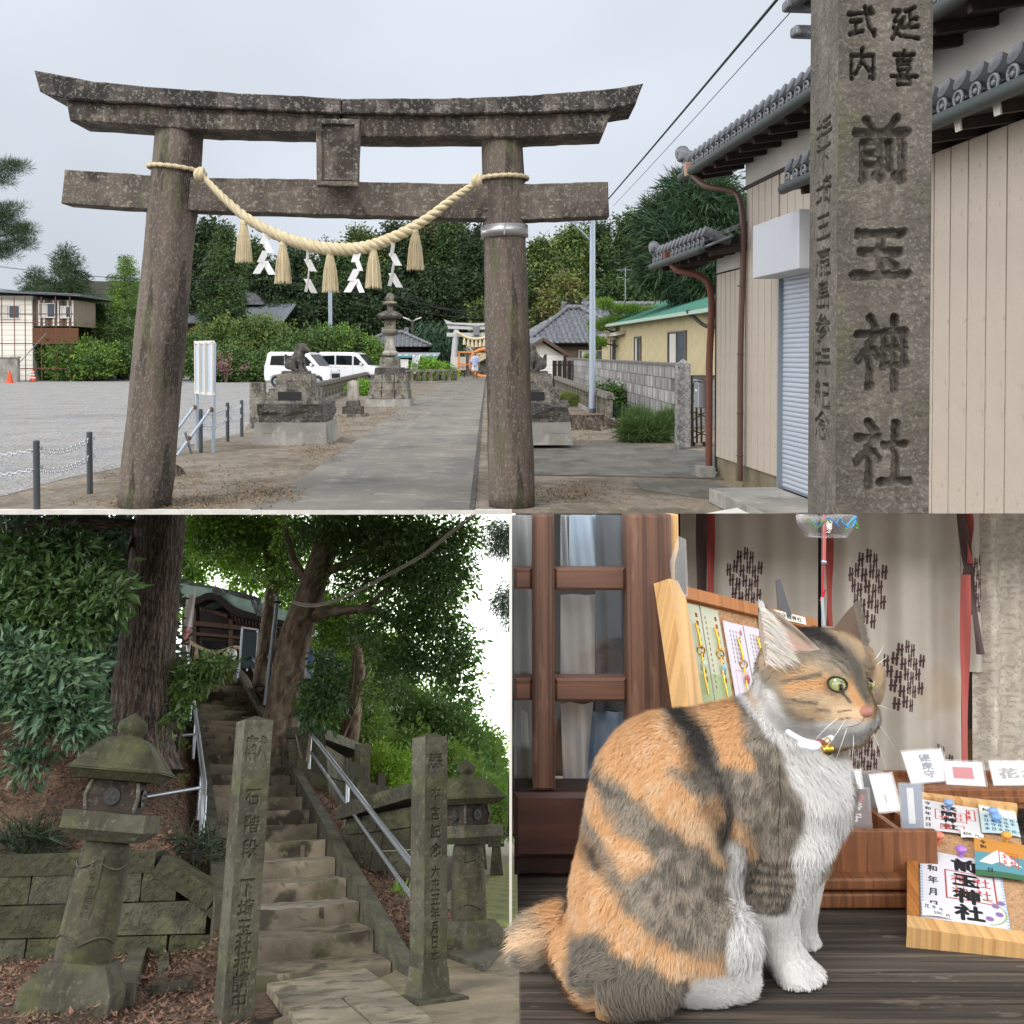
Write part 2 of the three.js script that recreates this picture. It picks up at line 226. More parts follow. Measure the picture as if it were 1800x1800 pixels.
const MT = {
  toriiStone: surf({ base: 0x5c534c, vary: .42, per: [5, 3], grain: .16, size: 512, m: 1.3, bump: .016, bper: [16, 16], layers: [{ c: 0x332d2a, per: [4, 2], thr: .52, soft: .12, amt: .75 }, { c: 0x857f75, per: [22, 22], thr: .58, soft: .12, amt: .5 }, { c: 0x9c9f93, per: [60, 60], thr: .62, soft: .08, amt: .6 }, { c: 0x55603a, per: [7, 5], thr: .68, soft: .08, amt: .4 }] }),
  toriiDark: surf({ base: 0x4a4340, vary: .45, per: [6, 4], grain: .16, size: 512, m: 1.1, bump: .016, bper: [16, 16], layers: [{ c: 0x262221, per: [6, 3], thr: .5, soft: .12, amt: .7 }, { c: 0x8a877e, per: [26, 26], thr: .58, soft: .1, amt: .55 }, { c: 0x9ca297, per: [64, 64], thr: .62, soft: .08, amt: .6 }] }),
  toriiCol: surf({ base: 0x63574f, vary: .38, per: [7, 2], grain: .14, size: 512, m: [1.2, 1.9], bump: .018, bper: [18, 9], layers: [{ c: 0x372f2b, per: [9, 2], thr: .53, soft: .1, amt: .8 }, { c: 0x8b8f83, per: [96, 80], thr: .55, soft: .16, amt: .5, oct: 3 }, { c: 0x565a3c, per: [6, 3], thr: .62, soft: .1, amt: .5 }] }),
  pillar: surf({ base: 0x5c564e, vary: .34, per: [5, 4], grain: .14, size: 512, m: .8, bump: .008, bper: [40, 40], layers: [{ c: 0x4f4a44, per: [5, 3], thr: .52, soft: .15, amt: .6 }, { c: 0x8f8e86, per: [90, 90], thr: .58, soft: .12, amt: .42, oct: 4 }, { c: 0x45403a, per: [14, 3], thr: .56, soft: .14, amt: .5 }, { c: 0x5d5f3c, per: [4, 4], thr: .6, soft: .14, amt: .45 }] }),
  stone: surf({ base: 0x6f6960, vary: .4, per: [5, 5], grain: .18, size: 512, m: .9, bump: .012, bper: [20, 20], layers: [{ c: 0x3b3733, per: [5, 4], thr: .52, soft: .12, amt: .7 }, { c: 0x96968c, per: [30, 30], thr: .58, soft: .1, amt: .6 }, { c: 0x595c3d, per: [6, 6], thr: .62, soft: .1, amt: .4 }] }),
  stoneDark: surf({ base: 0x4b4743, vary: .4, per: [6, 6], grain: .18, size: 256, m: .8, bump: .014, bper: [18, 18], layers: [{ c: 0x2a2725, per: [6, 5], thr: .5, soft: .15, amt: .7 }, { c: 0x83837a, per: [30, 30], thr: .6, soft: .1, amt: .6 }] }),
  stoneLight: surf({ base: 0x9a958c, vary: .25, per: [5, 5], grain: .12, size: 256, m: 1.1, bump: .006, bper: [24, 24], layers: [{ c: 0x6a655e, per: [5, 3], thr: .54, soft: .14, amt: .6 }] }),
  granite: surf({ base: 0x9c9a98, vary: .3, per: [12, 12], grain: .4, size: 256, m: .6, bump: .03, bper: [14, 14], layers: [{ c: 0x5f5c59, per: [20, 20], thr: .55, soft: .08, amt: .6 }] }),
  concrete: surf({ one: 1, base: 0x8f8c86, vary: .22, per: [5, 5], grain: .12, size: 512, m: 1.8, bump: .004, bper: [40, 40], layers: [{ c: 0x64615b, per: [7, 3], thr: .55, soft: .12, amt: .55 }, { c: 0xb0aca2, per: [9, 9], thr: .66, soft: .07, amt: .5 }] }),
  blockwall: surf({ base: 0x9b9a98, vary: .22, per: [4, 4], grain: .12, size: 256, m: 1.1, bump: .005, bper: [30, 30], layers: [{ c: 0x6a6967, per: [5, 3], thr: .52, soft: .13, amt: .7 }, { c: 0xb5b3ae, per: [9, 9], thr: .63, soft: .1, amt: .5 }] }),
  kerb: surf({ base: 0xd6d3cc, vary: .12, per: [9, 9], grain: .08, m: 1, bump: .003, bper: [30, 30] }),
  dirt: surf({ base: 0x7d7264, vary: .26, per: [4, 4], grain: .28, size: 1024, m: 4.2, bump: .025, bper: [60, 60], layers: [{ c: 0x59503f, per: [5, 5], thr: .52, soft: .14, amt: .6 }, { c: 0x9f8d74, per: [40, 40], thr: .56, soft: .16, amt: .45 }, { c: 0x4f4638, per: [90, 90], thr: .6, soft: .1, amt: .5 }, { c: 0x978d82, per: [9, 9], thr: .6, soft: .12, amt: .5 }] }),
  gravel: surf({ base: 0x989694, vary: .12, per: [5, 5], grain: .5, size: 1024, m: 3.1, bump: .03, bper: [120, 120], boct: 2, layers: [{ c: 0x6f6e70, per: [110, 110], thr: .55, soft: .08, amt: .65, oct: 2 }, { c: 0xc4c2c0, per: [140, 140], thr: .64, soft: .06, amt: .7, oct: 2 }, { c: 0x8f8272, per: [5, 5], thr: .54, soft: .2, amt: .4 }] }),
  path: surf({ base: 0x76726a, vary: .16, per: [4, 4], grain: .22, size: 1024, m: [3.4, 4.6], bump: .006, bper: [110, 110], boct: 2, layers: [{ c: 0x938e82, per: [9, 16], thr: .58, soft: .16, amt: .45 }, { c: 0x575655, per: [5, 4], thr: .55, soft: .15, amt: .45 }, { c: 0xa9a598, per: [18, 34], thr: .66, soft: .1, amt: .45 }] }),
  bark: surf({ base: 0x574a3f, vary: .5, per: [14, 4], grain: .14, size: 512, m: [1.1, 1.1], bump: .03, bper: [26, 7], layers: [{ c: 0x2d2620, per: [30, 8], thr: .48, soft: .08, amt: .8, h: -.3 }, { c: 0x7d7263, per: [26, 8], thr: .6, soft: .08, amt: .6 }] }),
  barkPale: surf({ base: 0x7c6b5a, vary: .4, per: [8, 3], grain: .12, size: 256, m: 1, bump: .018, bper: [16, 6], layers: [{ c: 0x4c4035, per: [12, 4], thr: .5, soft: .1, amt: .7 }, { c: 0x8f8f80, per: [8, 8], thr: .6, soft: .1, amt: .6 }] }),
  wood: surf({ one: 1, base: 0x5d4233, vary: .3, per: [30, 2], grain: .08, size: 512, m: [.5, 1.2], bump: .002, bper: [60, 3], rough: .6, layers: [{ c: 0x3a2820, per: [40, 2], thr: .54, soft: .1, amt: .6 }, { c: 0x7f6350, per: [9, 5], thr: .62, soft: .12, amt: .45 }] }),
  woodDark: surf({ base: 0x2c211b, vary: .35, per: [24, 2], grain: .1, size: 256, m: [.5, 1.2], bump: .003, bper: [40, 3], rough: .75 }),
  woodLight: surf({ one: 1, base: 0xcfa46d, vary: .13, per: [34, 1], grain: .05, size: 512, m: [.16, 1.1], bump: .0008, bper: [50, 2], rough: .55, layers: [{ c: 0xb1814a, per: [30, 1], thr: .55, soft: .08, amt: .6 }] }),
  siding: surf({ base: 0xb4a89b, vary: .07, per: [5, 3], grain: .04, m: 2.3, rough: .6, layers: [{ c: 0x9a8f83, per: [14, 2], thr: .6, soft: .14, amt: .4 }, { c: 0x8a7f74, per: [40, 30], thr: .7, soft: .05, amt: .35 }] }),
  plasterBeige: surf({ base: 0xc9ba94, vary: .08, per: [6, 6], grain: .08, m: 1.6, bump: .003, bper: [50, 50], rough: .9 }),
  plasterWhite: surf({ base: 0xb9b6b0, vary: .08, per: [5, 5], grain: .05, m: 2, rough: .9, layers: [{ c: 0x8f8b84, per: [4, 3], thr: .62, soft: .12, amt: .5 }] }),
  tile: surf({ base: 0x6b6d72, vary: .3, per: [8, 8], grain: .14, size: 256, m: .9, bump: .004, bper: [20, 20], rough: .55, layers: [{ c: 0x404246, per: [8, 6], thr: .55, soft: .1, amt: .6 }, { c: 0xa3a5a8, per: [12, 12], thr: .66, soft: .06, amt: .6 }] }),
  steel: plain(0xa9afb6, .42, { metalness: .75 }), steelDull: plain(0x8b939b, .55, { metalness: .5 }), pole: plain(0x9aa5b2, .5, { metalness: .35 }),
  postDark: plain(0x4b4f52, .55, { metalness: .3 }), brownPipe: plain(0x5a4238, .55), rustPipe: plain(0x6a3f31, .7), black: plain(0x17181a, .6), dark: plain(0x24211f, .9), white: plain(0xe6e5e2, .6), offwhite: plain(0xcfccc4, .7),
  greenRoof: plain(0x55897a, .5, { metalness: .2 }), glassDark: plain(0x30363a, .12, { metalness: .1 }), wire: plain(0x22262a, .6), chain: plain(0xc9ccd0, .4, { metalness: .6 }), straw: surf({ base: 0xcbbd9c, vary: .2, per: [40, 3], grain: .16, m: [.2, .4], bump: .002, bper: [60, 4] }), paper: plain(0xe9e9ea, .85), orange: plain(0xd2491f, .6), orangeWood: plain(0xc9804a, .7),
};
const leafMat = (hex, tr = 0) => { const m = tr ? new THREE.MeshPhysicalMaterial({ color: hex, roughness: .75, transmission: tr, thickness: 0 }) : new THREE.MeshStandardMaterial({ color: hex, roughness: .72 }); m.side = THREE.DoubleSide; return m; };

// ---------------------------------------------------------------- leaves and trees
function leafGeo(L, W, fold = .25, bend = .15) { // one leaf along +y, base at the origin: 4 triangles, folded on its rib
  const p = [[0, 0, 0], [-W / 2, L * .45, W * fold], [0, L * .5, 0], [W / 2, L * .45, W * fold], [0, L, -L * bend]], f = [0, 2, 1, 0, 3, 2, 1, 2, 4, 2, 3, 4];
  const g = new THREE.BufferGeometry(); g.setAttribute('position', new THREE.Float32BufferAttribute(f.flatMap((i) => p[i]), 3)); g.computeVertexNormals(); g.setAttribute('uv', new THREE.BufferAttribute(new Float32Array(24), 2)); return g;
}
function clump(n, rad, L, W, seed, o = {}) {
  const q = mulberry(seed), gs = []; for (let i = 0; i < n; i++) {
    const d = V3(q() * 2 - 1, q() * 2 - 1, q() * 2 - 1); if (d.lengthSq() < .01) d.y = 1; d.normalize();
    const p = d.clone().multiplyScalar(rad * Math.pow(q(), .45)); p.y *= o.flat ?? .8;
    const dir = d.clone().multiplyScalar(.8).add(V3(q() - .5, (q() - .5) + (o.droop ?? -.15), q() - .5)).normalize();
    const m = new THREE.Matrix4().compose(p, new THREE.Quaternion().setFromUnitVectors(V3(0, 1, 0), dir).multiply(new THREE.Quaternion().setFromAxisAngle(V3(0, 1, 0), q() * 6.28)), V3(1, 1, 1).multiplyScalar(.7 + q() * .6));
    gs.push(leafGeo(L, W, .2, o.bend ?? .1).applyMatrix4(m));
  } return mergeGeometries(gs);
}
function crown(parent, name, lobes, N, geos, mats, seed, o = {}) { // clumps through the outer part of each lobe; keeps real gaps
  const q = mulberry(seed), vol = lobes.map((l) => l[3] * l[4] * l[5]), tot = vol.reduce((a, b) => a + b), lists = geos.map(() => []), m = new THREE.Matrix4();
  for (let i = 0; i < N; i++) {
    let t = q() * tot, k = 0; while (t > vol[k] && k < vol.length - 1) t -= vol[k++]; const l = lobes[k];
    const d = V3(q() * 2 - 1, q() * 2 - 1, q() * 2 - 1).normalize(), r = Math.pow(q(), o.pow ?? .4) * (.85 + .3 * vn(d.x * 2.5 + k * 3, d.y * 2.5, d.z * 2.5 + seed));
    const p = V3(l[0] + d.x * r * l[3], l[1] + d.y * r * l[4], l[2] + d.z * r * l[5]);
    if (o.ok && !o.ok(p)) { q(); q(); q(); continue; }
    const s = (o.s ?? 1) * (.7 + q() * .6);
    lists[Math.floor(q() * geos.length)].push([m.clone().compose(p, new THREE.Quaternion().setFromEuler(new THREE.Euler(q() * .9 - .45, q() * 6.28, q() * .9 - .45)), V3(s, s, s)), q()]);
  }
  lists.forEach((L, gi) => {
    if (!L.length) return; const im = new THREE.InstancedMesh(geos[gi], mats[gi % mats.length], L.length), c = new THREE.Color();
    L.forEach(([mm, w], i) => { im.setMatrixAt(i, mm); im.setColorAt(i, c.setRGB(.9 + .22 * w, 1, .95 - .2 * w)); });   // sprays differ in hue (older, younger), at random
    im.name = name; im.userData.kind = 'stuff'; shade(im); parent.add(im);
  });
}
// kanji as brush strokes in a 0..99 box
const KJ = {
  '前': '2510.3522 7508.6224 0828.9226 2040.2092 2040.4838.4890.4086 2056.4655 2072.4671 6440.6476 8436.8492.7486',
  '玉': '1515.8514 2048.8047 0888.9286 5015.5087 6260.7472',
  '神': '2806.3818 0828.4426.0862 2840.2896 3446.4458 5424.5470 5424.8823.8868 5446.8845 5468.8867 7106.7198',
  '社': '2806.3818 0828.4426.0862 2840.2896 3446.4458 5638.9236 7408.7488 4890.9888',
  '式': '1026.9022 1848.5046 3448.3484 1488.5678 6406.7660.9692.9676 8008.8818',
  '内': '1426.1492 1426.8626.8692.7688 5008.4844.2876 5044.7470',
  '延': '8006.5216 6814.6862 4436.4462.9460 6838.9037 1016.3216.1644.3644.2472.0894 1264.3686.9694',
  '喜': '1814.8213 5004.5028 2830.7229 3040.3056.7056.7040.3040 3462.4070 6660.6070 0876.9275 3082.3098.7098.7082.3082',
  '下': '0812.9210 4812.4896 5236.7854',
  '埼': '2214.2276 0636.3834 0480.4070 4816.9814 7206.4636 7218.9634 4642.9841 5254.5278.7478.7454.5254 8842.8894.8090',
  '鹿': '5004.5014 1216.9214 1616.1650.0690 2830.8629.8648.2848 4216.4248 6616.6648 3056.3094.4686 3070.4668 6054.6094.9690.9680 8860.6072',
  '島': '4804.4012 2412.2460 2412.7812.7840 2426.7626 2440.7640 2456.9054.8694.7890 1464.1488.6488 3866.3888 6264.6488',
  '参': '4604.2622.7020 6412.7826 0834.9232 4424.1058 5634.9260 5644.2864 6252.2678 7262.2096',
  '拝': '0626.3824 2206.2292.1286 0662.3852 4614.9212 4836.9034 4458.9856 7014.7098',
  '紀': '2404.0826.3028 3416.0846.3844 2246.2290 1060.0480 3458.4072 5414.8814.8846 5646.8846 5646.5690.9690.9676',
  '記': '2004.2814 0622.4222 1036.3836 1050.3850 1064.1090.3890.3864.1064 5414.8814.8846 5646.8846 5646.5690.9690.9676',
  '念': '5004.0640 5004.9438 3436.6436 3050.6850.5266 1870.1090 3468.3894.7092.7280 5464.6078 8064.9484',
  '献': '2604.2620 0814.4814 0824.0496 0824.4824.4896 1440.2050 3640.3050 1058.4258 1074.4274 2658.2692 5430.9628 7406.7240.5296 7440.9896 8412.9222',
  '石': '0814.9212 4014.0662 2850.2892.8092.8050.2850',
  '階': '1010.1096 1010.3210.2036.3456.2066 4210.4244.6440 4226.6224 7208.7244.9840.9632 9216.7428 6848.5858 4860.4896.9096.9060.4860 4878.9078',
  '段': '3208.1216.1296 1236.3834 1256.3854 0480.4272 5410.5430.4846 5410.8210.8240.9640 5056.8656.4896 5462.9896',
  '講': '2004.2814 0622.4222 1036.3836 1050.3850 1064.1090.3890.3864.1064 4816.9815 6206.6234 8206.8234 4826.9825 4638.9837 5646.5698 5646.9046.9096 7238.7290 5662.9062 4678.9877',
  '中': '1426.1464.8664.8626.1426 5004.5098',
  '奉': '1216.8814 1630.8429 0846.9245 5004.4440.0876 5446.9276 2666.7465 2880.7280 5056.5098',
  '本': '0828.9226 5004.5098 4830.0876 5230.9476 3074.7074',
  '宮': '5004.5014 1018.1032 1018.9018.8632 3032.3052.7052.7032.3032 5052.4664 2064.2094.8094.8064.2064',
  '大': '0832.9230 5006.4440.0694 5234.9494',
  '正': '1012.9010 5012.5088 5046.8446 2446.2488 0490.9688',
  '五': '1212.8810 4812.3688 2248.7247.7088 0690.9688',
  '年': '2804.1036 2420.8818 2844.8443 2844.2868 0670.9668 5620.5698',
  '月': '2608.2660.1296 2608.7808.7894.6888 2634.7634 2660.7660',
  '日': '2210.2294 2210.7810.7894 2250.7850 2292.7892',
  '令': '5004.0640 5004.9440 3440.6640 2256.7656.6280 4662.6092',
  '和': '4206.1216 0632.5030 2816.2896 2840.0672 3044.4860 6026.6084 6026.9226.9284 6080.9280',
  '浅': '1410.2422 0632.1842 1060.2090 4024.9018 3844.9640 5008.6660.9690.9676 8844.5094',
  '間': '1010.1098 1010.4210.4240 1024.4024 1038.4238 5810.5840 5810.9010.9092 5824.9024 5838.9038 3650.3686.6686.6650.3650 3668.6668',
  '円': '1614.1694 1614.8414.8494.7490 5014.5050 1650.8450',
  '足': '2610.2636.7436.7410.2610 5036.5088 5058.8058 2850.0694 2266.9694',
  '腰': '1010.1070.0494 1010.3010.3092 1032.3032 1052.3052 4010.9810 4822.4842.9042.9022.4822 6010.6042 7610.7642 3864.9862 6048.5290 8064.4896',
  '健': '2004.0440 1428.1496 6006.6080 4014.8814.8844 4030.9830 4044.8844 4456.8656 4068.9068 3446.2690 2676.4092.9694',
  '康': '5004.5014 1616.9616 1616.1660.0694 3030.8430.8456 2444.9644 3056.8456 5622.5696 4866.2686 6066.9492',
  '花': '0820.9218 3206.3230 6806.6830 3434.0866 2454.2496 5436.5490.9288.9476 8846.5666',
  '手': '7406.2014 1632.8430 0656.9454 5012.5092.3886',
  '水': '5006.5094.4086 0834.3834.0880 8028.5848 5440.9488',
  '守': '5004.5014 1018.1034 1018.9018.8632 0850.9250 6436.6494.5290 3062.4076',
  '勝': '1010.1070.0494 1010.3010.3092 1032.3032 1052.3052 5010.5820 8608.7620 4424.9624 4038.9838 6806.4064 7040.9862 5670.8870.8292 7258.5296'
};
const glyph = (ch) => (KJ[ch] || '1010.9010 5010.5090 1090.9090 2050.8050').split(' ').map((s) => s.split('.').map((p) => [+p.slice(0, 2) / 99, +p.slice(2) / 99]));
// a stone face with letters cut into it: returns a grid in the plane z = 0, letters pushed back by depth
function carved(w, h, nx, ny, marks, depth, rough = .003) {   // marks: [char, centre x, centre y, size x, size y, stroke width]
  const m = new Float32Array((nx + 1) * (ny + 1));
  for (const [ch, cx, cy, sx, sy, sw] of marks) for (const st of glyph(ch)) for (let k = 0; k < st.length - 1; k++) {
    const ax = cx + (st[k][0] - .5) * sx, ay = cy - (st[k][1] - .5) * sy, bx = cx + (st[k + 1][0] - .5) * sx, by = cy - (st[k + 1][1] - .5) * sy, L = (bx - ax) ** 2 + (by - ay) ** 2 || 1e-9;
    const i0 = Math.max(0, Math.floor((Math.min(ax, bx) - sw + w / 2) / w * nx)), i1 = Math.min(nx, Math.ceil((Math.max(ax, bx) + sw + w / 2) / w * nx)), j0 = Math.max(0, Math.floor((Math.min(ay, by) - sw) / h * ny)), j1 = Math.min(ny, Math.ceil((Math.max(ay, by) + sw) / h * ny));
    for (let j = j0; j <= j1; j++) for (let i = i0; i <= i1; i++) {
      const x = i / nx * w - w / 2, y = j / ny * h, t = clamp(((x - ax) * (bx - ax) + (y - ay) * (by - ay)) / L), d = Math.hypot(x - ax - (bx - ax) * t, y - ay - (by - ay) * t), ww = sw * (.85 + .5 * vn(x * 60, y * 60, 1)) * (.8 + .4 * Math.abs(t - .5));
      const v = 1 - sst(ww * .28, ww * .55, d); if (v > m[j * (nx + 1) + i]) m[j * (nx + 1) + i] = v;
    }
  }
  return grid(nx, ny, (u, v) => { const i = Math.round(u * nx), j = Math.round(v * ny), x = u * w - w / 2, y = v * h, e = (i === 0 || i === nx || j === 0 || j === ny) ? 0 : 1; return V3(x, y, e * (-m[j * (nx + 1) + i] * depth * (.75 + .5 * vn(x * 40, y * 40, 9)) + (fb3(x * 22, y * 22, 4, 3) - .5) * rough * 2)); });
}
// flat print: a canvas drawn by fn(ctx, w, h)
function printed(w, h, fn, rough = .8) { const c = document.createElement('canvas'); c.width = w; c.height = h; const g = c.getContext('2d'); fn(g, w, h); const t = new THREE.CanvasTexture(c); t.colorSpace = THREE.SRGBColorSpace; t.anisotropy = 4; return new THREE.MeshStandardMaterial({ map: t, roughness: rough, side: THREE.DoubleSide }); }
function brush(g, txt, x, y, sx, sy, lw, col, dx = 0, dy = 1.1) { g.strokeStyle = col; g.lineCap = 'round'; g.lineJoin = 'round'; g.lineWidth = lw; [...txt].forEach((ch, k) => { for (const st of glyph(ch)) { g.beginPath(); st.forEach(([a, b], i) => { const X = x + (a - .5) * sx + k * dx * sx, Y = y + (b - .5) * sy + k * dy * sy; i ? g.lineTo(X, Y) : g.moveTo(X, Y); }); g.stroke(); } }); }
// ================================================================ T: the shrine approach
const zE = T.g(450, 897).z;                                   // near rim of the terrace on the left
{
  const P = (x, z) => V3(x, 0, z);
  struct('ground', sheet([P(-7, zE), P(.06, zE), P(.06, -1.9), P(7.4, -1.9), P(7.6, -15), P(26, -84), P(-46, -84)], 0, .034), MT.dirt);
  struct('kerb', box(7.0, .046, .07, -3.5, -.020, zE - .03), MT.kerb);
  struct('gravel_lot', sheet([T.g(-300, 905), T.g(6, 872), T.g(120, 840), T.g(215, 822), T.g(330, 783), T.g(420, 763), T.g(462, 735), T.g(560, 700), T.g(640, 668), T.g(640, 661), T.g(-700, 661)].map((p) => { p.z = Math.min(p.z, zE - .02); return p; }), .004), MT.gravel);
  const pl = [[440, 897], [500, 862], [612, 785], [700, 722], [790, 665], [806, 653]].map(([a, b]) => T.g(a, b)), pr = [[858, 648], [853, 668], [845, 725], [838, 785], [830, 855], [825, 897]].map(([a, b]) => T.g(a, b));
  struct('path', sheet([...pl, ...pr].map((p) => { p.z = Math.min(p.z, zE - .005); return p; }), .008, .004), MT.path);
  struct('path_edging', merge([...pr.slice(0, -1).map((p, i) => { const q = pr[i + 1], d = q.clone().sub(p); return box(.05, .02, d.length() - .004, (p.x + q.x) / 2 + .03, .006, (p.z + q.z) / 2, [0, Math.atan2(d.x, d.z), 0]); })]), MT.stoneDark);
  struct('pavement', sheet([[938, 786], [1080, 781], [1190, 789], [1262, 797], [1312, 846], [1240, 842], [1100, 838], [938, 836]].map(([a, b]) => T.g(a, b)), .012, .008), tinted(MT.concrete, 0xb8b6b0));
  struct('pavement', sheet([[1110, 846], [1230, 846], [1300, 862], [1310, 880], [1230, 876], [1130, 862]].map(([a, b]) => T.g(a, b)), .011, .007), tinted(MT.concrete, 0xc0bdb6));
  const n = 120; // wooded hillside added to close the view; dark soil paints shade into gaps
  struct('added_hill', grid(60, 16, (u, v) => { const x = mix(-48, 34, u), z = mix(-80, -122, v); return V3(x, -.05 + 9 * sst(.05, .8, v) + fb3(x * .1, v * 3, 2) * 2 * v, z); }), surf({ base: 0x2e2b1e, vary: .4, per: [6, 6], m: 6, layers: [{ c: 0x27331d, per: [8, 8], thr: .5, soft: .1 }] }));
  // dry straw and fallen leaves on the bare earth
  const q = mulberry(50), g = leafGeo(.05, .016, .2, .3), im = new THREE.InstancedMesh(g, leafMat(0x8d7a5e), 5200), c = new THREE.Color(), m = new THREE.Matrix4();
  const spots = [[330, 850, 190, 40], [300, 885, 190, 14], [600, 740, 70, 28], [690, 730, 60, 24], [560, 790, 60, 30], [1000, 760, 90, 22], [1000, 866, 110, 22], [470, 870, 80, 20], [780, 690, 60, 10]];
  for (let i = 0; i < 5200; i++) { const s = spots[Math.floor(q() * spots.length)]; let p = T.g(s[0] + (q() + q() - 1) * s[2], clamp(s[1] + (q() + q() - 1) * s[3], 662, 895)); p.y = .012 + q() * .012; if (p.z > zE - .02) p.z = zE - .05; const k = .6 + q() * .9; im.setMatrixAt(i, m.compose(p, new THREE.Quaternion().setFromEuler(new THREE.Euler(1.57 + q() * .5 - .25, q() * .6 - .3, q() * 6.28)), V3(k, k, k))); const b = .5 + q() * .7; im.setColorAt(i, c.setRGB(b, b * (.8 + q() * .25), b * .85)); }
  im.name = 'dry_leaves'; im.userData = { kind: 'stuff', label: 'dry straw and fallen leaves scattered over the bare earth' }; put(shade(im), T, V3(0, 0, 0));
}
// ---- the great stone torii
const DT = 10.75, tp = (a, b, d = DT) => T.d(a, b, d);
{
  const t = thing('torii_gate', 'large weathered stone torii gate hung with a straw rope', 'torii', T, V3(0, 0, 0));
  const col = (b, top, r0, r1) => { const pts = []; for (let i = 0; i <= 26; i++) pts.push(b.clone().lerp(top, i / 26)); return tube(pts, (s) => mix(r0, r1, s) * (1 + .015 * Math.sin(s * 17)), 28, .035); };
  const cl = [tp(254, 900), tp(318, 214)], cr = [tp(900, 900), tp(882, 228)]; cl[0].y = cr[0].y = 0;
  part(t, 'column', col(cl[0], cl[1], .272, .245), MT.toriiCol); part(t, 'column', col(cr[0], cr[1], .243, .216), MT.toriiCol);
  const kz = -DT + .34, dF = DT - .34, kas = (pts, jit = .012) => prism(pxPts(T, pts, dF), kz, .68, .012, jit);
  part(t, 'lintel_stone', kas([[60, 123], [97, 130], [167, 143], [283, 154], [430, 164], [599, 172], [599, 199], [400, 190], [233, 181], [117, 173], [86, 169], [70, 160]]), MT.toriiDark);
  part(t, 'lintel_stone', kas([[601, 173], [765, 173], [905, 169], [1028, 160], [1080, 155], [1131, 147], [1118, 183], [1067, 192], [936, 198], [765, 201], [601, 199]]), MT.toriiDark);
  const d2 = DT - .26; part(t, 'under_lintel', prism(pxPts(T, [[117, 176], [233, 184], [400, 193], [598, 201], [598, 238], [550, 233], [350, 228], [277, 222], [123, 212]], d2), -d2, .52, .012, .012), MT.toriiStone);
  part(t, 'under_lintel', prism(pxPts(T, [[602, 201], [765, 204], [936, 201], [1077, 194], [1061, 235], [921, 241], [844, 241], [631, 240], [602, 239]], d2), -d2, .52, .012, .012), MT.toriiStone);
  const d3 = DT - .15; part(t, 'tie_beam', prism(pxPts(T, [[113, 298], [267, 308], [367, 312], [550, 315], [631, 319], [850, 324], [924, 323], [1069, 319], [1071, 380], [927, 386], [850, 385], [600, 378], [350, 371], [260, 368], [107, 357]], d3), -d3, .3, .01, .012), MT.toriiStone);
  const d4 = DT - .36, tb = part(t, 'tablet', prism(pxPts(T, [[564, 218], [624, 219], [622, 318], [565, 317]], d4), -d4, .3, .008), MT.toriiStone);
  for (const o of [[[555, 208], [633, 209], [631, 219], [557, 218]], [[556, 318], [629, 319], [630, 328], [556, 326]], [[555, 216], [565, 216], [566, 320], [556, 320]], [[623, 217], [632, 217], [629, 321], [620, 321]]]) part(tb, 'tablet_frame', prism(pxPts(T, o, d4 - .04), -d4 + .04, .12, .008, .01), MT.toriiStone);
  const bc = (y0, y1) => { const a = cr[0].clone().lerp(cr[1], y0), b = cr[0].clone().lerp(cr[1], y1); return tube([a, b], [.249, .247], 32); };
  const yb = (row) => (tp(890, row).y - cr[0].y) / (cr[1].y - cr[0].y), bd = part(t, 'metal_band', bc(yb(418), yb(397)), plain(0xb4b4b6, .38, { metalness: .6 }));
  part(bd, 'band_clasp', [box(.012, .12, .02, 0, 0, 0)].map((g) => g.translate(cr[0].x + (cr[1].x - cr[0].x) * yb(407) + .0, tp(890, 407).y, -DT + .25)), MT.steel);
}
// ---- sacred rope, tassels, paper streamers
const ropeC = spline([[356, 309], [390, 345], [435, 384], [490, 414], [540, 430], [590, 438], [640, 435], [690, 418], [745, 388], [795, 350], [838, 320]].map(([a, b]) => tp(a, b, DT - .33)), 220);
const ropeR = (s) => mix(.030, .066, Math.pow(Math.sin(Math.PI * clamp(s, .02, .98)), .8));
{
  const t = thing('shimenawa_rope', 'thick twisted straw rope slung between the torii columns', 'rope', T);
  for (let k = 0; k < 3; k++) { const pts = ropeC.map((p, i) => { const s = i / 220, a = s * 92 + k * 2.094, r = ropeR(s) * .52; return p.clone().add(V3(0, Math.cos(a) * r, Math.sin(a) * r)); }); part(t, 'strand', tube(pts, (s) => ropeR(s) * .56, 9), MT.straw); }
  const loop = (c, rad, tilt, side) => { const g = []; for (let k = 0; k < 2; k++) { const pts = []; for (let i = 0; i <= 90; i++) { const a = i / 90 * 6.283, w = a * 34 + k * 3.14; pts.push(V3(c.x + Math.cos(a) * (rad + .028 + Math.cos(w) * .012), c.y + tilt * Math.cos(a) + Math.sin(w) * .012, c.z + Math.sin(a) * (rad + .028 + Math.cos(w) * .012))); } g.push(tube(pts, .017, 6)); } return g; };
  part(t, 'column_loop', loop(tp(311, 299), .252, -.03), MT.straw); part(t, 'column_loop', loop(tp(884, 315), .226, .01), MT.straw);
  for (const [a, b] of [[354, 308], [840, 319]]) { const p = tp(a, b, DT - .31), g = []; for (let k = 0; k < 4; k++) g.push(tf(new THREE.TorusGeometry(.05, .02, 6, 14), V3(p.x + (k - 1.5) * .014, p.y + (k % 2) * .014, p.z + .02), [.3 * k, 1.1 + .2 * k, .5 * k])); part(t, 'knot', g, MT.straw); }
}
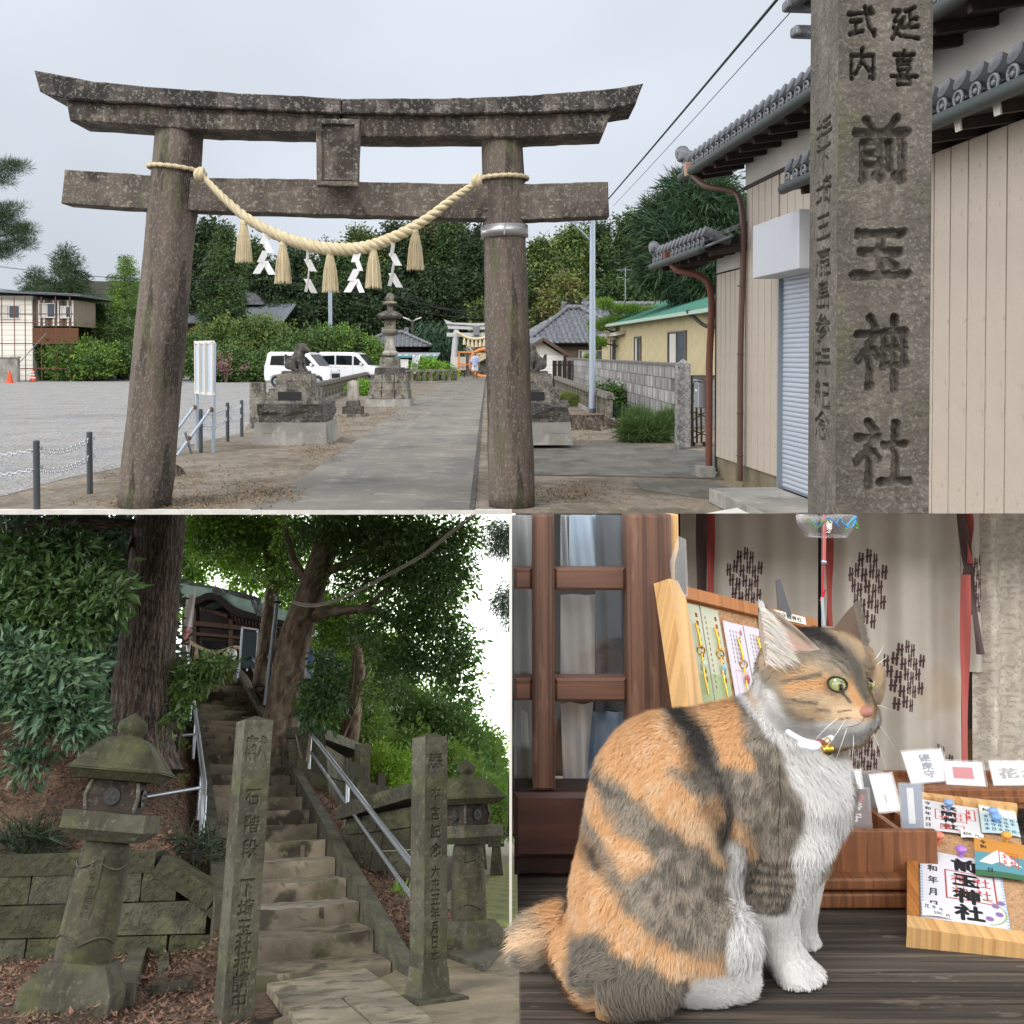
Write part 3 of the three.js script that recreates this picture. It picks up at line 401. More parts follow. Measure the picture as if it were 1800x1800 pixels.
{
  const q = mulberry(3), mk = () => { const g = [lathe([[.012, 0], [.03, -.02], [.034, -.05], [.028, -.07], [.045, -.16], [.058, -.3], [.066, -.42], [.05, -.425]], 20)]; for (let i = 0; i < 90; i++) { const a = q() * 6.28, r = .02 + q() * .012; g.push(tube([V3(Math.cos(a) * r, -.06, Math.sin(a) * r), V3(Math.cos(a) * r * 2.1, -.22, Math.sin(a) * r * 2.1), V3(Math.cos(a) * r * 2.75, -.43 - q() * .02, Math.sin(a) * r * 2.75)], .0034, 4)); } return merge(g); };
  const tg = mk(), tie = merge([0, 1, 2].map((k) => tf(new THREE.TorusGeometry(.031 - Math.abs(k - 1) * .003, .006, 5, 16), V3(0, -.045 - k * .012, 0), [Math.PI / 2, 0, 0]).toNonIndexed()));
  [[428, 395], [497, 432], [580, 447], [657, 440], [730, 408]].forEach(([a, b], i) => { const t = thing('straw_tassel', 'pale straw tassel, ' + ['fifth and last', 'fourth', 'third', 'second', 'first'][i] + ' along the rope from the metal-banded column', 'tassel', T, tp(a, b, DT - .34).add(V3(0, .06, 0)), i * 1.1, 'straw tassels on the rope'); part(t, 'straw', tg, MT.straw); part(t, 'binding', tie, MT.straw); });
  const shide = () => { const g = [], w = .075; let x = 0, y = 0; const pan = (x0, y0, sk, h, z, tw) => { const p = new THREE.BoxGeometry(w, h, .0025); const a = p.attributes.position; for (let i = 0; i < a.count; i++) a.setX(i, a.getX(i) + a.getY(i) * sk); return tf(uvBox(p), V3(x0, y0, z), [0, tw, 0]); };
    g.push(pan(0, -.07, .3, .14, 0, .3)); g.push(pan(.025, -.17, -.55, .12, .012, -.5)); g.push(pan(-.02, -.27, .5, .12, .024, .5)); g.push(pan(.03, -.38, -.6, .14, .012, -.4)); g.push(pan(-.05, -.38, .6, .13, .03, .3)); return merge(g); };
  const sg = shide(); [[466, 408, .2], [541, 440, 1.1], [627, 440, -.25], [690, 430, .9]].forEach(([a, b, r], i) => { const t = thing('paper_streamer', 'white zigzag paper streamer, ' + ['fourth', 'third', 'second', 'first'][i] + ' along the rope from the metal-banded column', 'paper streamer', T, tp(a, b, DT - .36).add(V3(0, .02, 0)), r, 'paper streamers on the rope'); part(t, 'folded_paper', sg, MT.paper); part(t, 'hanger', bar(V3(0, .05, 0), V3(0, -.01, 0), .004, 5), MT.straw); });
}
// ---- inscribed stone pillar beside the approach
{
  const d = 3.86, a = T.d(1470, 700, d), b = T.d(1634, 700, d), w = b.x - a.x, h = 3.1, x0 = (a.x + b.x) / 2, w2 = .36;
  const t = thing('inscribed_pillar', 'tall square stone pillar deeply carved with large characters', 'stone pillar', T, V3(x0, 0, -d));
  const yr = (r) => T.d(1550, r, d).y, sx = d / 1800;
  const xr = (c) => (c - 1552) * sx, K = (ch, c, r, s, sy, sw) => [ch, xr(c), yr(r), s * sx, (sy || s) * sx, sw * sx];
  const marks = [K('式', 1509, 38, 52, 56, 8), K('内', 1512, 112, 52, 60, 8), K('延', 1586, 40, 52, 60, 7.5), K('喜', 1585, 118, 52, 60, 7), K('前', 1546, 262, 104, 126, 16), K('玉', 1546, 446, 108, 100, 18), K('神', 1550, 618, 100, 134, 15), K('社', 1550, 798, 100, 124, 16)];
  part(t, 'front_face', carved(w, h, 180, 1100, marks, .036, .0016), MT.pillar);
  const txt = '拝下埼玉鹿島参拝紀念', rows = [197, 248, 308, 374, 440, 502, 564, 625, 688, 745];
  const side = carved(w2, h, 110, 900, [...txt].map((ch, i) => [ch, 0, yr(rows[i]) * .985, .2, .115, .014]), .02, .0015); side.rotateY(-Math.PI / 2); side.translate(-w / 2, 0, -w2 / 2);
  part(t, 'side_face', side, MT.pillar);
  part(t, 'shaft', [box(.001, h, w2, w / 2, h / 2, -w2 / 2), box(w, h, .001, 0, h / 2, -w2), block(w + .0, w2, w * .5, w2 * .5, h, h + .16, 0, 0, -w2 / 2)], MT.pillar);
  part(t, 'plinth', block(w + .5, w2 + .5, w + .44, w2 + .44, 0, .24, .01, 0, -w2 / 2), MT.stone);
}
// ---- siding-clad storehouse on the right of the approach
const B = new Frame(T.q.clone().multiply(new THREE.Quaternion().setFromAxisAngle(V3(0, 1, 0), .1)), T.w(V3(2.76, 0, -12.1)));
{
  const t = thing('storehouse', 'beige siding storehouse with grey tiled eaves and a roller shutter', 'building', B);
  const pg = {}, panel = (w, h) => pg[w + '_' + h] || (pg[w + '_' + h] = merge([rbox(.03, h, w - .014, .006, .015, h / 2, 0), box(.012, h, .012, .02, h / 2, w / 2 - .004)]));
  const sid = (z0, z1, p, y0, y1) => { const n = Math.round((z1 - z0) / p); for (let i = 0; i < n; i++) { const m = part(t, 'siding_panel', panel(+((z1 - z0) / n).toFixed(3), +(y1 - y0).toFixed(2)), MT.siding); m.position.set(0, y0, z0 + (i + .5) * (z1 - z0) / n); } };
  part(t, 'inner_wall', [box(3.6, 4.1, 1.2, 1.86, 2.05, .55), box(3.6, 4.1, 5.2, 1.86, 2.05, 4.4), box(3, 2.6, 1.4, 1.56, 1.35, -.72), box(3, 1.6, .8, 1.6, 3.3, 1.5)], MT.dark);
  sid(-1.17, -.02, .19, .27, 2.62); sid(0, 1.06, .21, .27, 3.54); sid(1.96, 7.2, .24, .3, 3.12); sid(1.1, 1.96, .21, 2.62, 3.54); sid(1.96, 4.4, .24, 3.14, 3.54);
  part(t, 'foundation', [box(.14, .27, 2.2, .09, .135, -.06), box(.14, .3, 5.3, .09, .15, 4.6)], tinted(MT.concrete, 0xdccfae));
  part(t, 'plaster_band', [box(.05, .66, 8, .03, 3.89, 3.95), box(.05, .4, 1.16, .03, 2.84, -.6)], MT.plasterWhite);
  part(t, 'band_trim', [box(.06, .04, 8, .01, 3.55, 3.95)], MT.woodDark);
  // pent roof over the near part, and the wall above it
  const tileEnd = merge([tf(new THREE.CylinderGeometry(.07, .07, .34, 12), V3(.15, 0, 0), [0, 0, Math.PI / 2 - .38]).toNonIndexed(), tf(new THREE.TorusGeometry(.052, .012, 6, 14), V3(-.015, -.062, 0), [0, Math.PI / 2, 0]).toNonIndexed(), tf(new THREE.SphereGeometry(.022, 8, 6), V3(-.012, -.062, 0)).toNonIndexed()].map(uvBox));
  const flat = merge([rbox(.34, .03, .15, .01, .15, -.005, .1, [0, 0, .38])]);
  const eave = (roof, x, y, z0, z1) => { for (let z = z0; z < z1; z += .2) { const m = part(roof, 'roof_tile', tileEnd, MT.tile); m.position.set(x, y, z); const f = part(roof, 'roof_tile', flat, MT.tile); f.position.set(x, y - .06, z); } };
  const roof = (x, y, z0, z1, depth) => {
    const s = Math.tan(.38), r = part(t, 'roof', [box(depth / Math.cos(.38), .05, z1 - z0, x + depth / 2 + .05, y + s * depth / 2 - .02, (z0 + z1) / 2, [0, 0, .38])], MT.tile);
    eave(r, x, y, z0 + .06, z1);
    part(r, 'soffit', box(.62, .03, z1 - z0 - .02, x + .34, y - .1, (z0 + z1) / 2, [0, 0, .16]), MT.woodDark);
    const gz = []; for (let i = 0; i <= 30; i++) gz.push(V3(x - .03, y - .15, mix(z0 - .02, z1, i / 30)));
    part(r, 'gutter', tube(gz, .05, 10), plain(0x3c4240, .55)); 
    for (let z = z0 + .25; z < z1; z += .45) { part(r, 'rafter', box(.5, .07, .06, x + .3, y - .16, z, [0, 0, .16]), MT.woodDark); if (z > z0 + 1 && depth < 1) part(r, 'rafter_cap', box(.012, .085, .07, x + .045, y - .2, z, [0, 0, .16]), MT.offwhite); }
    return r;
  };
  const r1 = roof(-.5, 3.98, -.95, 7.5, 2.2), r2 = roof(-.42, 3.3, 2.4, 7.5, .46), r3 = roof(-.5, 2.98, -2.5, .02, 1.3);
  part(r1, 'ridge_end', [rbox(.3, .14, .16, .04, -.42, 4.1, -.98), tf(new THREE.SphereGeometry(.1, 10, 8), V3(-.5, 4.14, -1.0)).toNonIndexed(), rbox(.5, .1, .14, .03, -.2, 4.18, -.9, [0, 0, .4])], MT.tile);
  part(r2, 'copper_flashing', box(.02, .06, 5, .02, 3.5, 4.9), plain(0x9c5a41, .6));
  part(r3, 'ridge_end', [rbox(.3, .12, .14, .04, -.42, 3.08, -2.5), tf(new THREE.SphereGeometry(.08, 10, 8), V3(-.5, 3.12, -2.52)).toNonIndexed()], MT.tile);
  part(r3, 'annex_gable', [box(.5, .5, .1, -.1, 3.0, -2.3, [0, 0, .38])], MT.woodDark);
  { // second storey roof whose end shows above the pillar
    const r4 = roof(-.35, 5.0, 2.45, 7.6, 1.6); part(r4, 'upper_wall', box(.06, 1.1, 5.2, .06, 4.66, 5.1), MT.plasterWhite);
    part(r4, 'ridge_end', [rbox(.4, .12, .2, .03, -.35, 5.12, 2.42), rbox(.34, .1, .18, .03, -.3, 4.85, 2.45), rbox(.3, .1, .16, .03, -.25, 4.6, 2.47)], MT.tile);
  }
  // roller shutter, its hood and step
  const sh = part(t, 'roller_shutter', [box(.02, 2.3, .96, .06, 1.3, 1.58)], plain(0xaeb4c0, .5, { metalness: .3 }));
  const sl = tf(new THREE.CylinderGeometry(.028, .028, .94, 8), null, [Math.PI / 2, 0, 0], V3(.5, 1, 1)).toNonIndexed(); const slg = uvBox(sl), slm = plain(0xb9bfca, .45, { metalness: .3 });
  for (let i = 0; i < 44; i++) { const m = part(sh, 'shutter_slat', slg, slm); m.position.set(.05, .19 + i * .0515, 1.58); }
  part(sh, 'guide_rail', [box(.06, 2.4, .04, .02, 1.3, 1.09), box(.06, 2.4, .04, .02, 1.3, 2.06)], MT.steelDull);
  part(t, 'shutter_hood', [rbox(.3, .56, 1.3, .012, -.16, 2.68, 1.78)], plain(0xb4b8be, .55));
  part(t, 'step', [rbox(.75, .16, 1.7, .015, -.38, .08, 1.9)], MT.concrete);
  // rainwater pipes
  const dp = part(t, 'downpipe', [tube(spline([V3(-.53, 3.82, -.55), V3(-.4, 3.62, -.3), V3(-.12, 3.5, -.05), V3(-.07, 3.35, .02), V3(-.07, 1.5, .02), V3(-.07, .1, .02)], 40), .035, 10)], MT.brownPipe);
  part(dp, 'pipe_bracket', [3.1, 2.4, 1.6, .9, .4].map((y) => tf(new THREE.TorusGeometry(.038, .007, 5, 12), V3(-.07, y, .02), [Math.PI / 2, 0, 0])), MT.postDark);
  part(dp, 'rain_hopper', [block(.1, .1, .14, .14, 3.78, 3.94, 0, -.53, -.55)], plain(0xa98a78, .7));
  const d2 = part(t, 'downpipe', [tube(spline([V3(-.5, 2.86, -1.65), V3(-.42, 2.7, -1.5), V3(-.2, 2.62, -1.32), V3(-.08, 2.5, -1.24), V3(-.07, 1.4, -1.24), V3(-.07, .06, -1.24)], 40), .045, 10)], MT.rustPipe);
  part(d2, 'rain_hopper', [block(.1, .1, .16, .16, 2.78, 2.96, 0, -.5, -1.65)], MT.rustPipe); part(d2, 'drain_block', box(.2, .14, .3, -.14, .07, -1.2), MT.concrete);
  const sp = thing('sloped_ramp_plate', 'pale sloping concrete ramp plate in front of the storehouse step', 'ramp', B, V3(-.95, 0, 2.35)); part(sp, 'ramp', prism([[-.35, 0], [.3, 0], [.3, .1], [.26, .1]], .35, .7, .006), MT.kerb);
}
{
  const t = thing('mailbox', 'stainless steel letterbox on the storehouse corner', 'mailbox', B, V3(-.12, 1.06, -1.42)); part(t, 'body', [rbox(.14, .34, .2, .01, 0, 0, 0), box(.16, .02, .22, 0, .18, 0, [0, 0, -.2])], MT.steel); part(t, 'label_plate', box(.004, .03, .06, -.073, .06, 0), MT.paper); part(t, 'flap', box(.006, .05, .16, -.074, .12, 0), MT.steelDull);
}
// ---- granite gate post and folding gate
{
  const p = T.g(1200, 788), t = thing('granite_gate_post', 'rough hewn grey granite gate post with a pointed top', 'gate post', T, p);
  part(t, 'shaft', [roughen(uvBox(tf(new THREE.BoxGeometry(.23, 1.42, .23, 6, 30, 6), V3(0, .71, 0))), .018, 16), roughen(pyramidTop(.23, .23, 1.42, .1), .008, 14)], MT.granite);
  part(t, 'smooth_margin', box(.03, 1.4, .012, -.095, .7, .125), tinted(MT.granite, 0xf2f2f2));
  const g0 = T.g(1218, 784), g = thing('folding_gate', 'brown aluminium folding gate beside the granite post', 'gate', T, g0); const br = plain(0x3d352f, .5, { metalness: .4 });
  for (const x of [0, .07, .15, .24]) { const hoop = spline([V3(x, .05, 0), V3(x, 1.0, 0), V3(x + .05, 1.14, -.04), V3(x + .13, 1.16, -.1)], 14); part(g, 'upright', tube(hoop, .018, 8), br); }
  for (let k = 0; k < 6; k++) part(g, 'cross_bar', bar(V3(-.02, .12 + k * .16, .02), V3(.3, .3 + k * .16 - (k % 2) * .3, -.12), .011, 6), br);
  part(g, 'latch_post', box(.05, 1.22, .05, -.04, .61, .03), br); for (const x of [0, .2]) part(g, 'caster', tf(new THREE.CylinderGeometry(.04, .04, .03, 12), V3(x, .04, .03), [Math.PI / 2, 0, 0]), MT.black);
  for (const y of [.2, .7, 1.1]) part(g, 'hinge', box(.02, .05, .07, -.07, y, .04), MT.steelDull);
}
// ---- concrete block wall: every block its own piece
{
  const a = T.g(1190, 757), b = T.g(997, 679), L = a.distanceTo(b), dir = b.clone().sub(a), turn = Math.atan2(-dir.z, dir.x);
  const t = thing('block_wall', 'grey concrete block wall with a pierced top course', 'wall', T, a, turn);
  const bw = .8, bh = .27, n = Math.floor(L / bw), geo = rbox(bw - .014, bh - .014, .12, .006, 0, 0, 0), half = rbox(bw / 2 - .014, bh - .014, .12, .006, 0, 0, 0), ms = [MT.blockwall, tinted(MT.blockwall, 0xe6e6e6), tinted(MT.blockwall, 0xd4d4d2)];
  const hole = (() => { const s = new THREE.Shape([[-.393, -.128], [.393, -.128], [.393, .128], [-.393, .128]].map((p) => new THREE.Vector2(...p))); for (const x of [-.2, .2]) for (const [dx, dy] of [[-.06, .05], [.06, .05], [-.06, -.05], [.06, -.05]]) { const h = new THREE.Path(); h.absellipse(x + dx, dy, .042, .036, 0, 6.28, true); s.holes.push(h); } const g = new THREE.ExtrudeGeometry(s, { depth: .12, bevelEnabled: false, curveSegments: 5 }); g.translate(0, 0, -.06); return uvBox(g); })();
  part(t, 'mortar', box(n * bw, bh * 4, .09, n * bw / 2, bh * 2, 0), tinted(MT.concrete, 0xb5b5b5));
  for (let r = 0; r < 5; r++) for (let i = 0; i < n; i++) { const m = part(t, r === 4 ? 'pierced_block' : 'block', r === 4 ? hole : geo, ms[Math.floor(h3(i, r, 4) * 3)]); m.position.set((i + .5) * bw + (r % 2 && r !== 4 ? bw / 2 : 0), (r + .5) * bh, 0); }
  part(t, 'coping', rbox(n * bw + .1, .07, .17, .012, n * bw / 2, bh * 5 + .03, 0), tinted(MT.blockwall, 0xb4b0ac));
  const e = thing('block_wall', 'short dark grey return of the block wall behind the gate', 'wall', T, T.g(1212, 752), 0); for (let r = 0; r < 4; r++) { const m = part(e, 'block', geo, ms[2]); m.position.set(.38, (r + .5) * bh, 0); } part(e, 'coping', rbox(.84, .06, .16, .01, .38, 1.11, 0), MT.stoneDark);
}
// ---- houses behind the wall
function windowPart(t, x, y, z, w, h, turn = 0, fr = 0x6f675c) { const wd = part(t, 'window', [box(w, h, .03, 0, 0, 0)], plain(0x55606a, .15, { metalness: .1 })); wd.position.set(x, y, z); wd.rotation.y = turn; const fm = plain(fr, .6); part(wd, 'window_frame', [box(w + .08, .06, .07, 0, h / 2 + .03, .02), box(w + .08, .06, .09, 0, -h / 2 - .03, .03), box(.06, h, .07, -w / 2 - .01, 0, .02), box(.06, h, .07, w / 2 + .01, 0, .02), box(.05, h, .06, 0, 0, .02)], fm); part(wd, 'curtain', [box(w * .36, h * .96, .006, -w * .24, 0, .019)], MT.offwhite); return wd; }
{
  const a = T.g(1262, 700), b = T.g(1056, 668), z0 = -36; // long wall seen obliquely
  const A = T.d(1252, 655, 31), E = T.d(1058, 655, 50), dir = E.clone().sub(A), L = Math.hypot(dir.x, dir.z), turn = Math.atan2(-dir.z, dir.x) + Math.PI;
  const t = thing('beige_house', 'low beige plaster house with a green metal roof', 'house', T, V3(A.x, 0, A.z), turn); // local x runs from far to near (negative to 0), front faces +z
  const hN = T.d(1250, 575, 31).y, hF = T.d(1058, 612, 50).y, H = 2.9;
  part(t, 'wall', [box(L + 1, H, 6, -L / 2 + .5, H / 2, -3)], MT.plasterBeige);
  const rf = part(t, 'roof', [box(L + 2.4, .06, 4.2, -L / 2 + .6, H + .62, -1.4, [.34, 0, 0])], MT.greenRoof);
  const ribs = []; for (let i = 0; i <= 44; i++) ribs.push(box(.05, .05, 4.2, -L - .5 + i * (L + 2.2) / 44, H + .66, -1.4, [.34, 0, 0])); part(rf, 'roof_rib', ribs, MT.greenRoof).userData.kind = 'stuff';
  part(rf, 'fascia', box(L + 2.4, .12, .03, -L / 2 + .6, H - .04, .6), tinted(MT.offwhite, 0x9fb5a8)); part(rf, 'gable_trim', box(.04, .3, 4.2, 1.82, H + .56, -1.4, [.34, 0, 0]), plain(0x1f6a50, .5));
  windowPart(t, -4.2, 1.75, .02, 2.4, 1.15); windowPart(t, -10.6, 1.75, .02, 1.1, 1.0); windowPart(t, -16, 1.75, .02, .9, .9);
  part(t, 'awning', [box(4.4, .14, .4, -L + 3.6, 2.5, .2, [.25, 0, 0])], MT.offwhite);
  part(t, 'downpipe', [tube(spline([V3(-.6, 2.8, .5), V3(.2, 2.45, .3), V3(.9, 2.35, .12), V3(1.0, 2.1, .1), V3(1.0, .1, .1)], 24), .06, 8), block(.16, .16, .24, .24, 2.76, 2.95, 0, -.6, .52)], plain(0x3a3330, .6));
}
function tiledHouse(name, label, pos, turn, w, d, h, rise, wallM, o = {}) { // hipped roof with rows of tiles as real courses
  const t = thing(name, label, 'house', T, pos, turn), ov = .7;
  part(t, 'wall', box(w, h, d, 0, h / 2, 0), wallM);
  const rf = part(t, 'roof', (() => { const W = w / 2 + ov, D = d / 2 + ov, r = Math.max(.3, w / 2 - d / 2 * .8); const g = new THREE.BufferGeometry(), v = [[-W, h, D], [W, h, D], [W, h, -D], [-W, h, -D], [-r, h + rise, 0], [r, h + rise, 0]], f = [0, 1, 5, 0, 5, 4, 2, 3, 4, 2, 4, 5, 1, 2, 5, 3, 0, 4, 0, 3, 2, 0, 2, 1]; g.setAttribute('position', new THREE.Float32BufferAttribute(f.flatMap((i) => v[i]), 3)); g.computeVertexNormals(); return uvBox(g); })(), MT.tile);
  const W = w / 2 + ov, D = d / 2 + ov, r = Math.max(.3, w / 2 - d / 2 * .8), gs = [];
  for (let x = -W + .15; x < W; x += .3) { const k = Math.abs(x) > r ? 1 - (Math.abs(x) - r) / (W - r) : 1; gs.push(bar(V3(x, h + .03, D), V3(x, h + rise * k + .03, D * (1 - k)), .06, 6)); }
  for (let z = -D + .15; z < D; z += .3) { const k = 1 - Math.abs(z) / D; gs.push(bar(V3(-W, h + .03, z), V3(-W + (W - r) * k, h + rise * k + .03, z), .06, 6)); gs.push(bar(V3(W, h + .03, z), V3(W - (W - r) * k, h + rise * k + .03, z), .06, 6)); }
  part(rf, 'tile_courses', gs, MT.tile).userData.kind = 'stuff';
  part(rf, 'ridge', [bar(V3(-r - .2, h + rise + .12, 0), V3(r + .2, h + rise + .12, 0), .16, 8), rbox(.3, .5, .3, .05, -r - .2, h + rise + .2, 0), rbox(.3, .5, .3, .05, r + .2, h + rise + .2, 0), bar(V3(-W, h + .1, D), V3(-r, h + rise + .1, 0), .12, 6), bar(V3(W, h + .1, D), V3(r, h + rise + .1, 0), .12, 6)], MT.tile);
  return t;
}
{
  const s = T.d(952, 650, 52), t = thing('white_shed', 'small white clapboard shed with a brown barge board', 'shed', T, V3(s.x, 0, -52), .25); const bd = rbox(2.3, .17, .03, .006, 0, 0, 0, [-.12, 0, 0]);
  part(t, 'wall', prism([[-1.15, 0], [1.15, 0], [1.15, 1.5], [0, 2.2], [-1.15, 1.5]], 0, 2.6, 0), MT.offwhite); for (let i = 0; i < 9; i++) { const m = part(t, 'clapboard', bd, MT.white); m.position.set(0, .12 + i * .165, .02); }
  part(t, 'roof', [box(1.7, .06, 3, -.72, 1.98, -1.2, [0, 0, .55]), box(1.7, .06, 3, .72, 1.98, -1.2, [0, 0, -.55])], MT.tile); part(t, 'barge_board', [box(1.7, .14, .05, -.72, 1.9, .32, [0, 0, .55]), box(1.7, .14, .05, .72, 1.9, .32, [0, 0, -.55])], plain(0x5a463c, .7));
  const p1 = T.d(1000, 640, 58), h1 = tiledHouse('tiled_house', 'old house with steep grey tiled roof behind the white shed', V3(p1.x + .4, 0, -60), .15, 5.6, 6, 2.2, 2.0, tinted(MT.plasterWhite, 0x8a7d6c)); windowPart(h1, .6, 1.3, 3.02, 1.9, .9, 0, 0xb5b0a4);
  part(h1, 'timber_frame', [box(.14, 2.2, .06, -2.7, 1.1, 3.02), box(5.4, .14, .06, 0, 2.05, 3.03), box(1.2, .8, .05, -1.6, 1.3, 3.02)], MT.woodDark);
  const p2 = T.d(1195, 620, 66); tiledHouse('tiled_house', 'wide grey tiled roof showing above the clipped pine', V3(p2.x - 1, 0, -70), .1, 15, 7, 2.6, 2.3, MT.plasterWhite);
  const f = thing('board_fence', 'dark weathered board fence behind the right guardian statue', 'fence', T, T.d(975, 668, 46).setY(0), .12); for (let i = 0; i < 11; i++) { const m = part(f, 'fence_board', rbox(.2, 1.3, .03, .004, 0, .65, 0), MT.woodDark); m.position.set(i * .225, 0, (i % 2) * .012); } part(f, 'fence_rail', [box(2.5, .07, .04, 1.15, .4, -.05), box(2.5, .07, .04, 1.15, 1.1, -.05)], MT.woodDark);
  // left: house under scaffolding
  const hz = 60, a = T.d(-60, 660, hz), e = T.d(58, 660, hz), u = T.d(127, 560, hz);
  const hs = thing('scaffolded_house', 'white two storey house with unfinished upper wall behind scaffolding', 'house', T, V3(e.x, 0, -hz), .08), top = T.d(60, 520, hz).y;
  part(hs, 'wall', [box(5, top, 7, -2.5, top / 2, -3.5)], MT.offwhite); for (let i = 0; i < 16; i++) { const m = part(hs, 'clapboard', rbox(5, .26, .03, .006, -2.5, 0, 0), tinted(MT.offwhite, 0xf4f0e4)); m.position.set(0, .2 + i * (top - .3) / 16, .02); }
  part(hs, 'upper_room', [box(2.3, 1.55, 4, 1.15, top - 1.0, -2.1)], tinted(MT.plasterWhite, 0xb5a896)); const q = mulberry(9);
  for (let i = 0; i < 9; i++) part(hs, 'bare_batten', box(.09, 1.5, .05, .1 + i * .27, top - 1.0, -.06), i % 3 ? MT.white : MT.brownPipe);
  windowPart(hs, .85, top - .85, .02, .9, .75, 0, 0xdedbd4); windowPart(hs, 1.9, top - .95, .02, .5, .6, 0, 0xdedbd4); windowPart(hs, -1.3, top - .95, .05, 1.2, .7, 0, 0xdedbd4); windowPart(hs, -1.5, .9, .05, .8, .8, 0, 0xdedbd4);
  part(hs, 'roof', [box(8, .12, 8, -1, top + .2, -3.2, [0, 0, -.045])], plain(0x70757a, .5, { metalness: .3 })); part(hs, 'rusted_skirting', box(2.6, .95, .08, 1.3, top - 2.35, .0), plain(0x6a4630, .85));
  const sc = thing('scaffolding', 'rusty pipe scaffolding in front of the white house', 'scaffold', T, V3(e.x, 0, -hz + .9), .08); for (const x of [-1.9, -1.3, -.6, 0, .9, 1.7, 2.5]) part(sc, 'scaffold_pole', bar(V3(x, 0, 0), V3(x, top - .1, 0), .028, 6), MT.rustPipe); for (const y of [.75, 2.2, 3.4, 3.9]) part(sc, 'scaffold_ledger', bar(V3(-2.2, y, .03), V3(2.7, y, .03), .028, 6), MT.rustPipe); part(sc, 'scaffold_brace', bar(V3(-1.2, .1, .06), V3(1.2, 2.8, .06), .025, 6), MT.steelDull);
  const bw = thing('garden_wall', 'weathered grey concrete wall end beside the gravel lot', 'wall', T, T.d(10, 660, 58).setY(0)); part(bw, 'wall_slab', [block(1.9, .3, 1.9, .3, 0, 1.35, .03, -.2)], MT.concrete); part(bw, 'coping', rbox(2, .1, .4, .02, -.2, 1.4, 0), MT.stoneLight);
  const p3 = T.d(415, 600, 74), lh = thing('metal_roofed_house', 'house with wide grey standing seam roof above the hedge', 'house', T, V3(p3.x - 4, 0, -76), 0), ry = T.d(400, 566, 74).y; part(lh, 'wall', box(13, ry, 6, 0, ry / 2, -1), tinted(MT.plasterWhite, 0xa08a70)); const lr = part(lh, 'roof', box(15, .08, 5, 0, ry + .7, .2, [.32, 0, 0]), plain(0x7d828a, .45, { metalness: .35 })); for (let i = 0; i < 26; i++) part(lr, 'roof_seam', box(.05, .06, 5, -7.4 + i * .59, ry + .76, .2, [.32, 0, 0]), plain(0x8d929a, .45, { metalness: .35 }));
  part(lh, 'upper_roof', prism([[-1.6, 0], [2.8, 0], [2.0, .9], [-1.2, .9]], .2, 2, 0).translate(2.4, ry + 1.4, -1.2), MT.tile);
}
// ---- komainu guardian dogs on stepped pedestals
function sdfMesh(lo, hi, cell, f) { // naive surface nets
  const nx = Math.ceil((hi.x - lo.x) / cell) + 1, ny = Math.ceil((hi.y - lo.y) / cell) + 1, nz = Math.ceil((hi.z - lo.z) / cell) + 1, v = new Float32Array(nx * ny * nz), id = (i, j, k) => (k * ny + j) * nx + i;
  for (let k = 0; k < nz; k++) for (let j = 0; j < ny; j++) for (let i = 0; i < nx; i++) v[id(i, j, k)] = f(lo.x + i * cell, lo.y + j * cell, lo.z + k * cell);
  const vi = new Int32Array(nx * ny * nz).fill(-1), pos = [], idx = [];
  for (let k = 0; k < nz - 1; k++) for (let j = 0; j < ny - 1; j++) for (let i = 0; i < nx - 1; i++) {
    let s = 0, X = 0, Y = 0, Z = 0, m = 0; const c = []; for (let e = 0; e < 8; e++) { const q = v[id(i + (e & 1), j + (e >> 1 & 1), k + (e >> 2))]; c.push(q); if (q < 0) m |= 1 << e; }
    if (m === 0 || m === 255) continue;
    for (let a = 0; a < 8; a++) for (const b of [1, 2, 4]) { if (a & b) continue; const A = c[a], D = c[a | b]; if ((A < 0) === (D < 0)) continue; const t = A / (A - D); X += (a & 1) + (b === 1 ? t : 0); Y += (a >> 1 & 1) + (b === 2 ? t : 0); Z += (a >> 2) + (b === 4 ? t : 0); s++; }
    vi[id(i, j, k)] = pos.length / 3; pos.push(lo.x + (i + X / s) * cell, lo.y + (j + Y / s) * cell, lo.z + (k + Z / s) * cell);
  }
  for (let k = 1; k < nz - 1; k++) for (let j = 1; j < ny - 1; j++) for (let i = 1; i < nx - 1; i++) {
    const a = v[id(i, j, k)] < 0; const face = (b, p, q, r, s) => { if (a === b) return; a ? idx.push(p, q, r, p, r, s) : idx.push(p, r, q, p, s, r); };
    face(v[id(i + 1, j, k)] < 0, vi[id(i, j - 1, k - 1)], vi[id(i, j, k - 1)], vi[id(i, j, k)], vi[id(i, j - 1, k)]);
    face(v[id(i, j + 1, k)] < 0, vi[id(i - 1, j, k - 1)], vi[id(i - 1, j, k)], vi[id(i, j, k)], vi[id(i, j, k - 1)]);
    face(v[id(i, j, k + 1)] < 0, vi[id(i - 1, j - 1, k)], vi[id(i, j - 1, k)], vi[id(i, j, k)], vi[id(i - 1, j, k)]);
  }
  const g = new THREE.BufferGeometry(); g.setAttribute('position', new THREE.Float32BufferAttribute(pos, 3)); g.setIndex(idx); g.computeVertexNormals(); return g;
}
